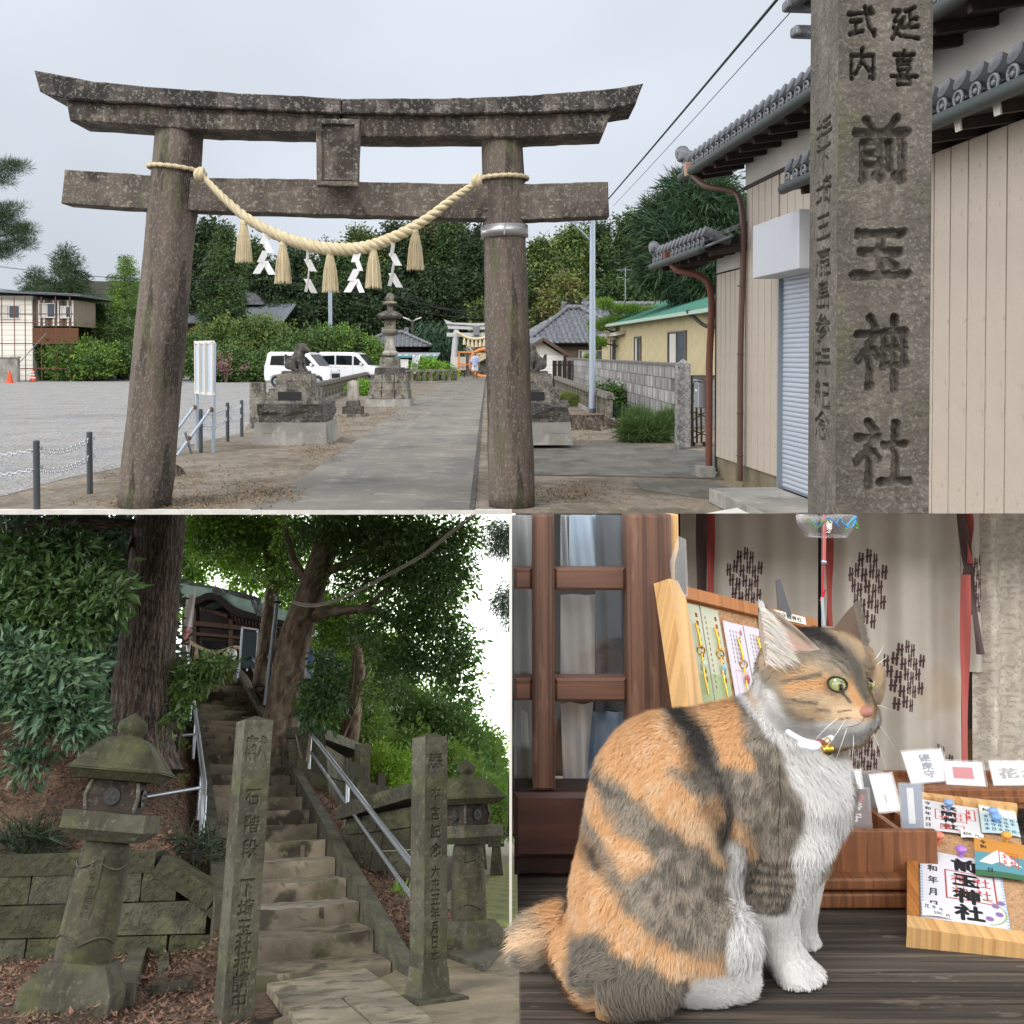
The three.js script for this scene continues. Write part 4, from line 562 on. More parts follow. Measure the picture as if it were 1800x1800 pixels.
function capsules(list, k) { // list of [a, b, ra, rb]; smooth union of tapered capsules
  const L = list.map(([a, b, ra, rb]) => { const d = b.clone().sub(a); return [a.x, a.y, a.z, d.x, d.y, d.z, Math.max(d.lengthSq(), 1e-9), ra, rb]; });
  return (x, y, z) => { let s = 0; for (const c of L) { const px = x - c[0], py = y - c[1], pz = z - c[2], t = clamp((px * c[3] + py * c[4] + pz * c[5]) / c[6]), d = Math.hypot(px - c[3] * t, py - c[4] * t, pz - c[5] * t) - mix(c[7], c[8], t); s += Math.exp(-d / k); } return -k * Math.log(Math.max(s, 1e-30)); };
}
const dogGeo = (() => { // faces +x, about 0.62 m tall
  const v = V3, f = capsules([[v(-.12, .16, 0), v(.06, .36, 0), .13, .1], [v(.06, .36, 0), v(.12, .46, 0), .1, .09], [v(.13, .5, 0), v(.17, .5, .02), .098, .09], [v(.2, .47, 0), v(.26, .46, 0), .055, .05], [v(.22, .43, 0), v(.25, .425, 0), .035, .03], [v(.1, .34, .06), v(.15, .03, .07), .05, .034], [v(.1, .34, -.06), v(.15, .03, -.07), .05, .034], [v(.15, .03, .07), v(.2, .025, .07), .036, .03], [v(.15, .03, -.07), v(.2, .025, -.07), .036, .03], [v(-.14, .14, .08), v(-.04, .1, .1), .09, .06], [v(-.14, .14, -.08), v(-.04, .1, -.1), .09, .06], [v(-.04, .06, .1), v(.06, .03, .1), .04, .03], [v(-.04, .06, -.1), v(.06, .03, -.1), .04, .03], [v(-.22, .16, 0), v(-.26, .34, 0), .06, .035], [v(.1, .58, .06), v(.08, .56, .1), .03, .02], [v(.1, .58, -.06), v(.08, .56, -.1), .03, .02], [v(.04, .5, .05), v(.03, .42, .07), .04, .035], [v(.04, .5, -.05), v(.03, .42, -.07), .04, .035], [v(.16, .57, .05), v(.2, .55, .05), .022, .018], [v(.16, .57, -.05), v(.2, .55, -.05), .022, .018]], .018);
  const g = sdfMesh(v(-.36, -.02, -.22), v(.36, .68, .22), .016, (x, y, z) => f(x, y, z) + (fb3(x * 26, y * 26, z * 26, 2) - .5) * .014);
  const n = g.toNonIndexed(), nn = n.attributes.normal.clone(), u = uvBox(n); u.setAttribute('normal', nn); return u;
})();
function komainu(px, row, label, pxs, mirror) {
  const p = T.g(px, row), k = -p.z / 1800 * 1.0, t = thing('guardian_dog_statue', label, 'statue', T, p, 0, 'stone guardian dogs flanking the approach');
  const W = (a) => a * k, Y = (r) => (row - r) * k;
  const tier = (n, w0, w1, r0, r1, m, ro = .02) => part(t, n, block(W(w0), W(w0) * .92, W(w1), W(w1) * .92, Y(r0), Y(r1), ro, 0, -.1, 5), m);
  tier('base_block', 129, 121, 778, 740, MT.concrete, .012); part(t, 'base_joint', box(W(124), .008, W(124) * .92, 0, Y(758), -.098), MT.stoneDark);
  tier('rock_course', 113, 117, 740, 707, MT.stoneDark, .09); tier('plaque_course', 86, 82, 707, 682, MT.stone); tier('pedestal', 62, 58, 682, 657, MT.stone); tier('cornice', 92, 90, 708, 703, MT.stone);
  part(t, 'plaque', box(W(40), W(15), .02, W(-4), Y(695), W(86) * .46 - .09), plain(0x202124, .5)); part(t, 'statue_base', block(W(47), W(34), W(45), W(32), Y(658), Y(652), .01, 0, -.1), MT.stoneDark);
  const d = part(t, 'dog', dogGeo, MT.stoneDark), s = W(51) / .62; d.scale.set(s * (mirror ? -1 : 1) * 1.02, s, s); if (mirror) { d.geometry = dogGeo.clone().scale(-1, 1, 1); const ix = d.geometry.attributes.position, a = ix.array, nn = d.geometry.attributes.normal.array; for (let i = 0; i < a.length; i += 9) for (let c = 0; c < 3; c++) { let u = a[i + 3 + c]; a[i + 3 + c] = a[i + 6 + c]; a[i + 6 + c] = u; u = nn[i + 3 + c]; nn[i + 3 + c] = nn[i + 6 + c]; nn[i + 6 + c] = u; } d.scale.x = s * 1.02; }
  d.position.set(0, Y(653), -.1); d.rotation.y = mirror ? .5 : -.35; return t;
}
komainu(520, 778, 'dark stone guardian dog on a stepped pedestal with black plaque', null, false);
komainu(940, 785, 'stone guardian dog on stepped pedestal beside the tree stump', null, true);
// ---- tall stone lantern
{
  const p = T.g(686, 713), k = -p.z / 1800, t = thing('tall_stone_lantern', 'tall tiered stone lantern on stepped masonry beside the path', 'stone lantern', T, p), W = (a) => a * k, Y = (r) => (713 - r) * k;
  const b = (n, w0, w1, r0, r1, m, ro = .015) => part(t, n, block(W(w0), W(w0), W(w1), W(w1), Y(r0), Y(r1), ro), m);
  b('foot_slab', 80, 76, 713, 700, MT.concrete); 
  for (let r = 0; r < 3; r++) for (let s = 0; s < 3; s++) { const w = W(70 - r * 4), m = part(t, 'masonry_stone', block(w / 3 - .012, w - .01, (w - W(3)) / 3 - .012, w - W(4), Y(700 - r * 14) + .008, Y(686 - r * 14), .03, (s - 1) * w / 3), MT.stone); }
  b('upper_block', 50, 47, 659, 646, MT.stoneDark); b('pedestal', 34, 32, 646, 628, MT.stone);
  const L = (prof, sq) => lathe(prof.map(([w, r]) => [W(w) / 2, Y(r)]), 24, 0, 0, 0, sq);
  part(t, 'cusped_foot', L([[14, 628], [20, 626], [27, 624], [27, 619], [20, 616]], .5), MT.stoneLight);
  part(t, 'shaft', L([[18, 617], [20, 614], [16, 606], [13, 597], [14, 592], [18, 590]], .3), MT.stoneLight);
  part(t, 'platform', L([[16, 590], [26, 586], [28, 580], [25, 579]], .8), MT.stone); part(t, 'fire_box', [box(W(18), Y(562) - Y(579), W(18), 0, Y(570.5), 0)], tinted(MT.stoneLight, 0xd8cfc4));
  part(t, 'fire_box_hole', [-1, 0, 1].map((s) => tf(new THREE.SphereGeometry(W(1.3), 8, 6), V3(W(s * 2.2), Y(571 - (s ? 0 : 3)), W(9)))), MT.black);
  part(t, 'roof', L([[34, 561], [43, 557], [42, 553], [26, 548], [14, 546]], .7), MT.stoneDark); part(t, 'neck', L([[10, 547], [10, 540], [13, 536], [26, 535], [24, 531], [10, 529]], .5), MT.stone); part(t, 'finial', L([[7, 530], [13, 528], [15, 522], [12, 518], [4, 515], [0, 514]]), MT.stone);
}
{ const p = T.g(621, 732), k = -p.z / 1800, t = thing('stone_marker', 'small pale stone marker on a stepped base', 'stone marker', T, p); const W = (a) => a * k, Y = (r) => (732 - r) * k; part(t, 'base_step', block(W(48), W(48), W(46), W(46), 0, Y(727), .01), MT.stone); part(t, 'base_step', block(W(34), W(34), W(33), W(33), Y(727), Y(714), .01), MT.stoneDark); part(t, 'base_step', block(W(23), W(23), W(21), W(21), Y(714), Y(704), .01), MT.stoneDark); part(t, 'shaft', [block(W(18), W(18), W(17), W(17), Y(704), Y(671), .015), pyramidTop(W(17), W(17), Y(671), W(3))], MT.stoneLight); }
// ---- low stone baluster fences
function stoneFence(a, b, label, postH, o = {}) {
  const d = b.clone().sub(a), L = Math.hypot(d.x, d.z), t = thing('stone_fence', label, 'fence', T, a, Math.atan2(-d.z, d.x)), n = Math.round(L / (o.pitch || .34)), g = block(o.w || .13, .12, o.w || .13, .12, .1, postH, .012), ms = [MT.stone, tinted(MT.stoneLight, 0xd8d2c6), tinted(MT.stone, 0xe0dcd0)];
  for (let i = 0; i <= n; i++) { const m = part(t, 'baluster', g, ms[i % 3]); m.position.set(i * L / n, 0, 0); }
  part(t, 'plinth', box(L + .2, .1, .22, L / 2, .05, 0), MT.concrete); part(t, 'top_rail', block(L + .2, .2, L + .2, .17, postH, postH + .13, .015, L / 2), MT.stone); return t;
}
stoneFence(T.g(466, 742), T.g(648, 676), 'stone baluster fence running along behind the left guardian dog', .55);
stoneFence(T.g(712, 674), T.g(800, 672), 'stone baluster fence in front of the rounded azalea', .62, { pitch: .42, w: .18 });
stoneFence(T.g(1072, 742), T.g(978, 690), 'stone baluster fence running beside the concrete block wall', .55);
{ const p = T.g(454, 752), t = thing('fence_end_post', 'square mossy stone post ending the baluster fence', 'stone post', T, p); part(t, 'post', block(.3, .3, .29, .29, 0, .98, .015), MT.stone); part(t, 'foot', block(.42, .42, .38, .38, 0, .08, .01), MT.stone); }
// ---- chain posts along the gravel lot
const chainPosts = [[54, 899, 775], [158, 868, 757], [353, 796, 717], [400, 776, 707], [425, 768, 692]].map(([x, r, top], pi) => { const p = T.g(x, r); if (p.z > zE - .06) p.z = zE - .06; const t = thing('chain_post', 'slim dark metal chain post ' + ['at the kerb rim of the lot', 'between the kerb rim and the large torii column', 'under the notice board', 'beside the braced pipe stand', 'before the mossy fence end post'][pi], 'post', T, p, 0, 'chain posts along the gravel lot'), h = .7; part(t, 'tube', tube([V3(0, 0, 0), V3(0, h, 0)], .034, 12), MT.postDark); part(t, 'cap', tf(new THREE.SphereGeometry(.034, 12, 6, 0, 6.28, 0, 1.57), V3(0, h, 0), null, V3(1, .4, 1)), MT.postDark); part(t, 'chain_lug', [tf(new THREE.TorusGeometry(.022, .006, 5, 10), V3(.04, h - .06, 0)), tf(new THREE.TorusGeometry(.022, .006, 5, 10), V3(.04, h - .26, 0))], MT.steel); return p; });
{
  const link = uvBox(tf(new THREE.TorusGeometry(.02, .0055, 5, 8), null, null, V3(1.5, 1, 1)));
  const sag = (a, b, h, s, lb) => { const t = thing('chain', lb, 'chain', T, V3(0, 0, 0), 0, 'chains along the gravel lot'), n = Math.round(a.distanceTo(b) / .05), gs = []; for (let i = 0; i < n; i++) { const u = (i + .5) / n, p = a.clone().lerp(b, u); p.y = h - s * 4 * u * (1 - u); const d = b.clone().sub(a); gs.push(link.clone().applyMatrix4(M4(p, [i % 2 ? 1.57 : 0, Math.atan2(-d.z, d.x), 0]))); } part(t, 'links', gs, MT.chain); };
  const ps = [T.g(-60, 912), ...chainPosts]; ps[0].z = Math.min(ps[0].z, zE - .1); ps[0].x = -5.9; for (let i = 0; i < ps.length - 1; i++) { if (i === 2) continue; for (const h of [.62, .42]) sag(ps[i], ps[i + 1], h, .07, (h > .5 ? 'upper' : 'lower') + ' pale chain ' + ['running off from the kerb rim post', 'between the two posts near the kerb rim', '', 'between the notice board and the pipe stand', 'sagging to the mossy fence end post'][i]); }
}
// ---- notice board seen from behind on its braced pipe stand
{
  const p = T.g(360, 792), t = thing('notice_board', 'back of a white notice board on a braced pipe stand', 'notice board', T, p, -.95), y0 = .95, h = .84, w = .82;
  part(t, 'panel', box(w, h, .02, 0, y0 + h / 2, 0), plain(0xaeb7c6, .5)); part(t, 'frame', [box(w + .06, .05, .05, 0, y0 + h, 0), box(w + .06, .04, .05, 0, y0, 0), box(.04, h, .05, -w / 2, y0 + h / 2, 0), box(.04, h, .05, w / 2, y0 + h / 2, 0)], MT.offwhite); part(t, 'panel_rib', [box(.03, h, .05, -.12, y0 + h / 2, .03), box(.03, h, .05, .16, y0 + h / 2, .03)], MT.offwhite);
  for (const x of [-w / 2, w / 2]) { part(t, 'stand_pipe', bar(V3(x, 0, 0), V3(x, y0 + h, -.03), .03, 10), MT.pole); part(t, 'brace_pipe', bar(V3(x, .72, .03), V3(x + .12, .0, .62), .026, 10), MT.pole); part(t, 'stake', bar(V3(x + .02, 0, .36), V3(x + .14, .36, .5), .022, 8), MT.steelDull); part(t, 'clamp', [tf(new THREE.SphereGeometry(.042, 8, 6), V3(x, .7, .03)), tf(new THREE.SphereGeometry(.038, 8, 6), V3(x + .09, .26, .42))], MT.rustPipe); }
}
// ---- traffic cones
{
  const body = lathe([[.19, .02], [.03, .7], [.022, .7]], 20), base = rbox(.4, .03, .4, .01, 0, .015, 0), ring = (a, b) => lathe([[.19 - .16 * (a - .02) / .68 + .003, a], [.19 - .16 * (b - .02) / .68 + .003, b]], 20);
  [[17, 673, 0, 0, 'plain orange traffic cone beside the concrete wall end'], [58, 671, 1, 0, 'orange traffic cone with white bands in front of the house'], [122, 669, 1, 0, 'orange traffic cone with white bands in front of the hedge'], [184, 668, 0, .22, 'plain orange traffic cone leaning to one side']].forEach(([x, r, s, lean, lb]) => { const t = thing('traffic_cone', lb, 'traffic cone', T, T.g(x, r), 0, 'traffic cones at the far edge of the lot', lean ? [0, -lean] : null); part(t, 'cone', body, MT.orange); part(t, 'base', base, s ? MT.black : MT.orange); if (s) for (const [a, b] of [[.2, .28], [.38, .45], [.54, .6]]) part(t, 'reflective_band', ring(a, b), MT.white); });
}
// ---- parked cars
function boxCar(label, pos, turn, s) {
  const t = thing('parked_car', label, 'car', T, pos, turn, 'cars parked by the hedge'), L = 3.4, W = 1.48, H = 1.72, paint = new THREE.MeshPhysicalMaterial({ color: 0xe2e3e6, roughness: .35, clearcoat: .7, clearcoatRoughness: .1 }), gl = plain(0x15191c, .08);
  const side = [[-1.66, .34], [-1.7, .62], [-1.66, 1.0], [-1.5, 1.62], [-1.36, 1.7], [.35, 1.68], [.62, 1.6], [1.12, 1.02], [1.55, .92], [1.68, .74], [1.7, .4], [1.62, .28], [1.34, .26], [1.26, .46], [1.12, .54], [.94, .54], [.82, .46], [.74, .26], [-.76, .26], [-.84, .46], [-.98, .54], [-1.16, .54], [-1.28, .46], [-1.36, .26], [-1.6, .26]];
  const bd = part(t, 'body', prism(side, W / 2, W, .07), paint);
  const winS = [[[-1.36, 1.06], [-1.28, 1.5], [-.62, 1.52], [-.62, 1.04]], [[-.54, 1.04], [-.54, 1.52], [.3, 1.5], [.3, 1.02]], [[.38, 1.02], [.38, 1.48], [.5, 1.46], [.94, 1.02]]];
  for (const sd of [1, -1]) winS.forEach((w) => part(t, 'side_window', prism(w, sd > 0 ? W / 2 + .008 : -W / 2 + .022, .03, .006), gl));
  part(t, 'windscreen', [box(.72, .012, W - .22, .89, 1.3, 0, [0, 0, -.86])], gl); part(t, 'rear_window', box(.02, .48, W - .24, -1.575, 1.28, 0, [0, 0, .24 - .48]), gl);
  const tyre = tf(new THREE.TorusGeometry(.215, .075, 10, 28), null).toNonIndexed(), rim = merge([tf(new THREE.CylinderGeometry(.17, .17, .06, 20), null, [Math.PI / 2, 0, 0]), ...[0, 1, 2, 3, 4, 5].map((k) => box(.05, .32, .02, 0, 0, .035, [0, 0, k * .5236]))]);
  for (const x of [-1.06, 1.04]) for (const z of [W / 2 - .1, -W / 2 + .1]) { const w = part(t, 'wheel', tyre, MT.black); w.position.set(x, .285, z); const r = part(w, 'rim', rim, MT.steel); if (z < 0) r.rotation.y = Math.PI; }
  for (const z of [.5, -.5]) { part(t, 'headlight', rbox(.2, .16, .34, .04, 1.56, .8, z, [0, z > 0 ? .3 : -.3, -.3]), plain(0xd5dbe0, .12)); part(t, 'tail_light', rbox(.06, .34, .14, .02, -1.66, .9, z * 1.25), plain(0x9a9fa5, .2)); }
  part(t, 'grille', box(.05, .2, 1.0, 1.69, .55, 0), MT.black); for (const z of [.82, -.82]) part(t, 'wing_mirror', rbox(.1, .13, .16, .03, .78, 1.08, z), paint);
  part(t, 'door_seam', [-.58, .34].flatMap((x) => [box(.008, 1.0, .004, x, .95, W / 2 + .001), box(.008, 1.0, .004, x, .95, -W / 2 - .001)]), MT.postDark); part(t, 'door_handle', [-.35, .0].map((x) => box(.16, .03, .03, x - .1, .93, W / 2 + .012)), paint); return t;
}
boxCar('white boxy van parked in front of the hedge, seen from the side', T.g(532, 680), -.2); boxCar('white car parked beyond the boxy van', T.d(616, 672, 53).setY(0), -.12);
// ---- utility poles, wires, street light
const pole = (name, label, x, row, top, r, m, o) => { const p = T.g(x, row), t = thing(name, label, 'pole', T, p), h = (row - top) / 1800 * -p.z; part(t, 'shaft', bar(V3(0, 0, 0), V3(0, h, 0), r, 12, r * .8), m); t.userData.h = h; return t; };
{
  const t = pole('utility_pole', 'slim pale steel utility pole standing in front of the block wall', 1041, 733, 384, .085, MT.pole), h = t.userData.h; delete t.userData.h;
  part(t, 'dark_sleeve', bar(V3(0, 0, 0), V3(0, .22, 0), .09, 12), MT.postDark); const st = []; for (let i = 0; i < 14; i++) st.push(bar(V3(0, .8 + i * .28, 0), V3(i % 2 ? .12 : -.12, .8 + i * .28, .05), .009, 5)); part(t, 'step_bolt', st, MT.steelDull); part(t, 'bracket_arm', [bar(V3(0, h - .12, 0), V3(-.62, h - .1, .1), .02, 6), bar(V3(0, h - .62, 0), V3(-.5, h - .12, .08), .018, 6)], MT.pole);
  const u = pole('utility_pole', 'pale blue utility pole rising behind the hedge and cars', 581, 668, 470, .14, MT.pole); delete u.userData.h; part(u, 'crossarm', box(1.2, .08, .08, 0, 8.2, 0), MT.steelDull);
  const l = pole('street_light', 'grey street light with two upturned arms', 725, 660, 562, .12, tinted(MT.stoneLight, 0x9a938a)), lh = l.userData.h; delete l.userData.h; part(l, 'lamp_arm', [bar(V3(0, lh - .15, 0), V3(.42, lh + .06, 0), .06, 6), bar(V3(0, lh - .15, 0), V3(-.42, lh + .06, 0), .06, 6)], MT.steelDull); part(l, 'lamp_head', [rbox(.5, .1, .2, .03, .45, lh + .08, 0, [0, 0, .35]), rbox(.5, .1, .2, .03, -.45, lh + .08, 0, [0, 0, -.35])], MT.offwhite);
  const an = thing('tv_antenna', 'thin television antenna on a mast above the pine', 'antenna', T, T.d(1099, 560, 60).setY(0)); const ah = T.d(1099, 470, 60).y; part(an, 'mast', bar(V3(0, 0, 0), V3(0, ah, 0), .03, 6), MT.steelDull); for (const y of [ah - .15, ah - .6]) part(an, 'boom', [bar(V3(-.5, y, 0), V3(.5, y, 0), .02, 5), ...[-.4, -.15, .1, .35].map((x) => bar(V3(x, y - .02, -.3), V3(x, y + .1, .3), .012, 4))], MT.steelDull);
  const cable = (label, a, b, s, r) => { const pts = []; for (let i = 0; i <= 30; i++) { const q = a.clone().lerp(b, i / 30); q.y -= s * 4 * (i / 30) * (1 - i / 30); pts.push(q); } solo('overhead_cable', label, 'cable', tube(pts, r, 6), MT.wire); };
  const e = T.d(1036, 388, 26); cable('thick black overhead cable running up from the steel pole', T.d(1034, 390, 26), T.d(1372, -8, 9), .02, .014); cable('thin overhead wire beside the thick black cable', T.d(1078, 362, 26), T.d(1416, -8, 9), .02, .005);
  for (const [a, b, s, lb] of [[[-20, 466], [560, 486], .5, 'thin wire crossing above the scaffolded house'], [[-20, 505], [300, 506], .4, 'lower thin wire crossing in front of the pointed conifer'], [[560, 486], [860, 560], .6, 'thin wire sagging from the blue pole past the tall lantern'], [[640, 500], [860, 548], .4, 'thin wire just above the tall stone lantern finial'], [[620, 490], [1000, 560], .8, 'longest thin wire crossing behind the right torii column'], [[930, 508], [1040, 525], .3, 'short thin wire reaching the steel utility pole'], [[700, 505], [860, 545], .5, 'thin wire above the street light and white torii']]) cable(lb, T.d(a[0], a[1], 56), T.d(b[0], b[1], 60), s, .018);
}
// ---- things far along the path
function farTorii(label, xs, base, dep, top, w, mat, o) {
  const k = dep / 1800, P = (x, r) => T.d(x, r, dep), t = thing('far_torii', label, 'torii', T, V3(0, 0, 0)), gnd = 0;
  for (const [x0, x1] of xs) { const a = P(x0, base), b = P(x1, top + w * .3); a.y = gnd; part(t, 'column', tube([a, b], [o.r * k, o.r * k * .85], 14), mat); }
  const [L, Rr] = [xs[0][1], xs[1][1]], pr = (pts, th) => prism(pxPts(T, pts, dep), -dep + th / 2, th, .01);
  part(t, 'lintel', pr([[L - o.ov, top - 4], [L - o.ov * .3, top + 1], [(L + Rr) / 2, top + 2.5], [Rr + o.ov * .3, top + 1], [Rr + o.ov, top - 4], [Rr + o.ov - 3, top + 4], [(L + Rr) / 2, top + 7], [L - o.ov + 4, top + 4]], .6), tinted(mat, 0xb5b5b8)); part(t, 'under_lintel', pr([[L - o.ov + 5, top + 6], [(L + Rr) / 2, top + 8], [Rr + o.ov - 5, top + 6], [Rr + o.ov - 7, top + 12], [(L + Rr) / 2, top + 14], [L - o.ov + 7, top + 12]], .45), mat);
  part(t, 'tie_beam', pr([[L - o.ov * .8, o.nuki], [Rr + o.ov * .8, o.nuki], [Rr + o.ov * .8, o.nuki + 7], [L - o.ov * .8, o.nuki + 7]], .35), mat); const c = (L + Rr) / 2; part(t, 'tablet', pr([[c - 6, top + 7], [c + 6, top + 7], [c + 5, o.nuki + 4], [c - 5, o.nuki + 4]], .7), tinted(mat, 0x77777c));
  const rp = spline([P(L, o.nuki - 1), P((L + c) / 2, o.nuki + 8), P(c, o.nuki + 11), P((Rr + c) / 2, o.nuki + 8), P(Rr, o.nuki - 1)].map((p) => { p.z += .5; return p; }), 30); const rope = part(t, 'straw_rope', tube(rp, o.r * k * .45, 8), MT.straw); const hang = []; for (let i = 6; i < 25; i += 3) { const p = rp[i]; hang.push(lathe([[.03, 0], [.06, -.1], [.12, -.55]], 8, p.x, p.y, p.z)); } part(rope, 'tassels', hang, MT.straw);
}
farTorii('white torii gate standing far along the path', [[795, 803], [880, 872]], 651, 70, 566, 14, plain(0xb9b9bd, .7), { r: 6, ov: 22, nuki: 585 });
farTorii('smaller weathered torii just beyond the white one', [[822, 824], [862, 860]], 649, 75, 600, 10, MT.stoneLight, { r: 3, ov: 12, nuki: 611 });
{
  const d = 68.5, p = T.d(851, 640, d), t = thing('reed_ring', 'large orange ring of reeds in a timber frame across the path', 'reed ring', T, V3(p.x, 0, -d)), r = .92;
  part(t, 'ring', tf(new THREE.TorusGeometry(r, .13, 10, 40), V3(0, r + .06, 0)), MT.orangeWood); part(t, 'frame_post', [box(.12, 1.75, .12, -1.7, .88, -.2), box(.12, 1.75, .12, 1.7, .88, -.2)], MT.orangeWood); part(t, 'frame_beam', [box(3.6, .12, .12, 0, 1.72, -.2), box(1, .1, .1, -1.3, .9, -.2)], MT.orangeWood);
  const st = thing('stone_steps', 'far flight of grey stone steps behind the reed ring', 'steps', T, V3(p.x, 0, -78)); for (let i = 0; i < 9; i++) part(st, 'step', box(4.4, .2, .5, 0, .1 + i * .2, -i * .4), MT.stone);
  const q = T.d(710, 655, 62), sh = thing('shelter', 'low shelter with a striped roof edge and blue posts', 'shelter', T, V3(q.x, 0, -62)); const bl = plain(0x4f93a8, .6); part(sh, 'roof', [box(4.2, .06, 2, 0, 1.55, -.6, [.1, 0, 0])], plain(0x8a8f94, .6)); part(sh, 'roof_edge', box(4.2, .1, .06, 0, 1.42, .42), bl); for (let i = 0; i < 10; i++) part(sh, 'roof_stripe', box(.16, .07, .05, -1.9 + i * .42, 1.52, .46), MT.white); for (const x of [-1.7, 1.5]) part(sh, 'post', box(.1, 1.45, .1, x, .72, .3), bl); part(sh, 'wall', box(4, 1.4, .1, 0, .7, -1.5), MT.dark); part(sh, 'notice', box(.7, .55, .04, -.05, 1.0, .3), MT.white);
  const rr2 = T.d(672, 640, 68); tiledHouse('tiled_roof_shed', 'small shed with a pale tiled roof beside the lantern', V3(rr2.x + .4, 0, -72), .1, 3.6, 3, 2.1, .9, MT.dark);
  const nb = T.d(737, 648, 60), n = thing('banner', 'narrow purple and white banner on a pole beside the street light', 'banner', T, V3(nb.x, 0, -60)); part(n, 'pole', bar(V3(0, 0, 0), V3(0, 1.55, 0), .02, 6), MT.white); part(n, 'cloth', grid(6, 14, (u, v) => V3(-.02 - u * .42 - .06 * Math.sin(v * 5), .45 + v * 1.05, .05 * Math.sin(u * 5 + v * 3))), printed(64, 160, (g, w, h) => { g.fillStyle = '#6a5f86'; g.fillRect(0, 0, w, h); g.fillStyle = '#d8d5df'; g.fillRect(0, 0, 12, h); brush(g, '勝守', 36, 40, 26, 30, 4, '#e6e2ea', 0, 1.4); }));
  const pb = T.d(802, 650, 69); const pbn = thing('paper_notice_stand', 'pale paper notice stand at the foot of the white torii', 'notice stand', T, V3(pb.x + .2, 0, -69)); part(pbn, 'board', box(.9, .9, .05, 0, .95, 0), MT.offwhite); part(pbn, 'leg', [box(.06, .55, .05, -.35, .27, 0), box(.06, .55, .05, .35, .27, 0)], MT.woodDark);
  const rl = T.g(812, 660); const wr = thing('red_barrier', 'low dark red barrier at the edge of the path', 'barrier', T, rl, 1.35); part(wr, 'rail', box(1.6, .1, .06, 0, .5, 0), plain(0x6e2f2c, .7)); part(wr, 'leg', [box(.06, .5, .06, -.7, .25, 0), box(.06, .5, .06, .7, .25, 0), box(1.5, .3, .04, 0, .22, 0)], plain(0x6e2f2c, .7));
}
{ // walker far down the path
  const p = T.g(835, 667), t = thing('person', 'person in a pale blue shirt and white shorts walking along the path', 'person', T, p, 0), h = 1.66, v = V3, skin = plain(0x8d6750, .7);
  const body = [[v(0, .92, 0), v(0, 1.32, 0), .13, .16], [v(0, 1.38, 0), v(0, 1.46, 0), .06, .055], [v(0, 1.54, .01), v(0, 1.58, .01), .095, .1], [v(-.08, .9, 0), v(-.1, .48, .05), .09, .06], [v(-.1, .48, .05), v(-.1, .08, -.02), .06, .04], [v(-.1, .05, -.02), v(-.1, .04, .12), .04, .035], [v(.08, .9, 0), v(.1, .48, -.02), .09, .06], [v(.1, .48, -.02), v(.1, .08, -.12), .06, .04], [v(.1, .05, -.12), v(.1, .05, .02), .04, .035], [v(-.17, 1.33, 0), v(-.26, 1.08, .02), .055, .045], [v(-.26, 1.08, .02), v(-.25, .84, .1), .042, .034], [v(.17, 1.33, 0), v(.26, 1.08, -.02), .055, .045], [v(.26, 1.08, -.02), v(.26, .84, .02), .042, .034], [v(-.25, .82, .1), v(-.25, .75, .12), .034, .026], [v(.26, .82, .02), v(.26, .75, .03), .034, .026]];
  const net = (l, k, o = 0) => { const f = capsules(l, k); return sdfMesh(v(-.45, -.03, -.3), v(.45, 1.75, .3), .026, (x, y, z) => f(x, y, z) - o).toNonIndexed(); };
  part(t, 'body', net(body, .015), skin); part(t, 'shirt', net([[v(0, .9, 0), v(0, 1.32, 0), .17, .17], [v(-.15, 1.33, 0), v(-.25, 1.12, .02), .075, .075], [v(.15, 1.33, 0), v(.25, 1.12, -.02), .075, .075]], .03, .01), plain(0xa9b3cf, .85)); part(t, 'shorts', net([[v(-.08, .88, 0), v(-.1, .6, .03), .115, .105], [v(.08, .88, 0), v(.1, .6, -.01), .115, .105]], .02, .01), plain(0xd8d8dc, .85)); part(t, 'hair', net([[v(0, 1.6, -.02), v(0, 1.64, -.02), .1, .08]], .01, .006), MT.black);
}
{ // sawn stump in front of the right statue
  const p = T.g(1028, 752), t = thing('tree_stump', 'broad weathered tree stump with a pale sawn top', 'tree stump', T, p); const g = lathe([[.62, 0], [.5, .1], [.42, .22], [.4, .3]], 40); part(t, 'stump', roughen(g, .07, 5), MT.bark); part(t, 'sawn_top', roughen(lathe([[.41, .29], [.4, .3], [.2, .306], [0, .31]], 40), .012, 6), tinted(MT.barkPale, 0xe0dcd2)); for (let i = 0; i < 5; i++) { const a = i * 1.3; part(t, 'root', tube(spline([V3(Math.cos(a) * .35, .14, Math.sin(a) * .35), V3(Math.cos(a) * .62, .07, Math.sin(a) * .62), V3(Math.cos(a) * .95, .0, Math.sin(a) * .95)], 8), (s) => .12 * (1 - s) + .03, 8, .2), MT.bark); }
}
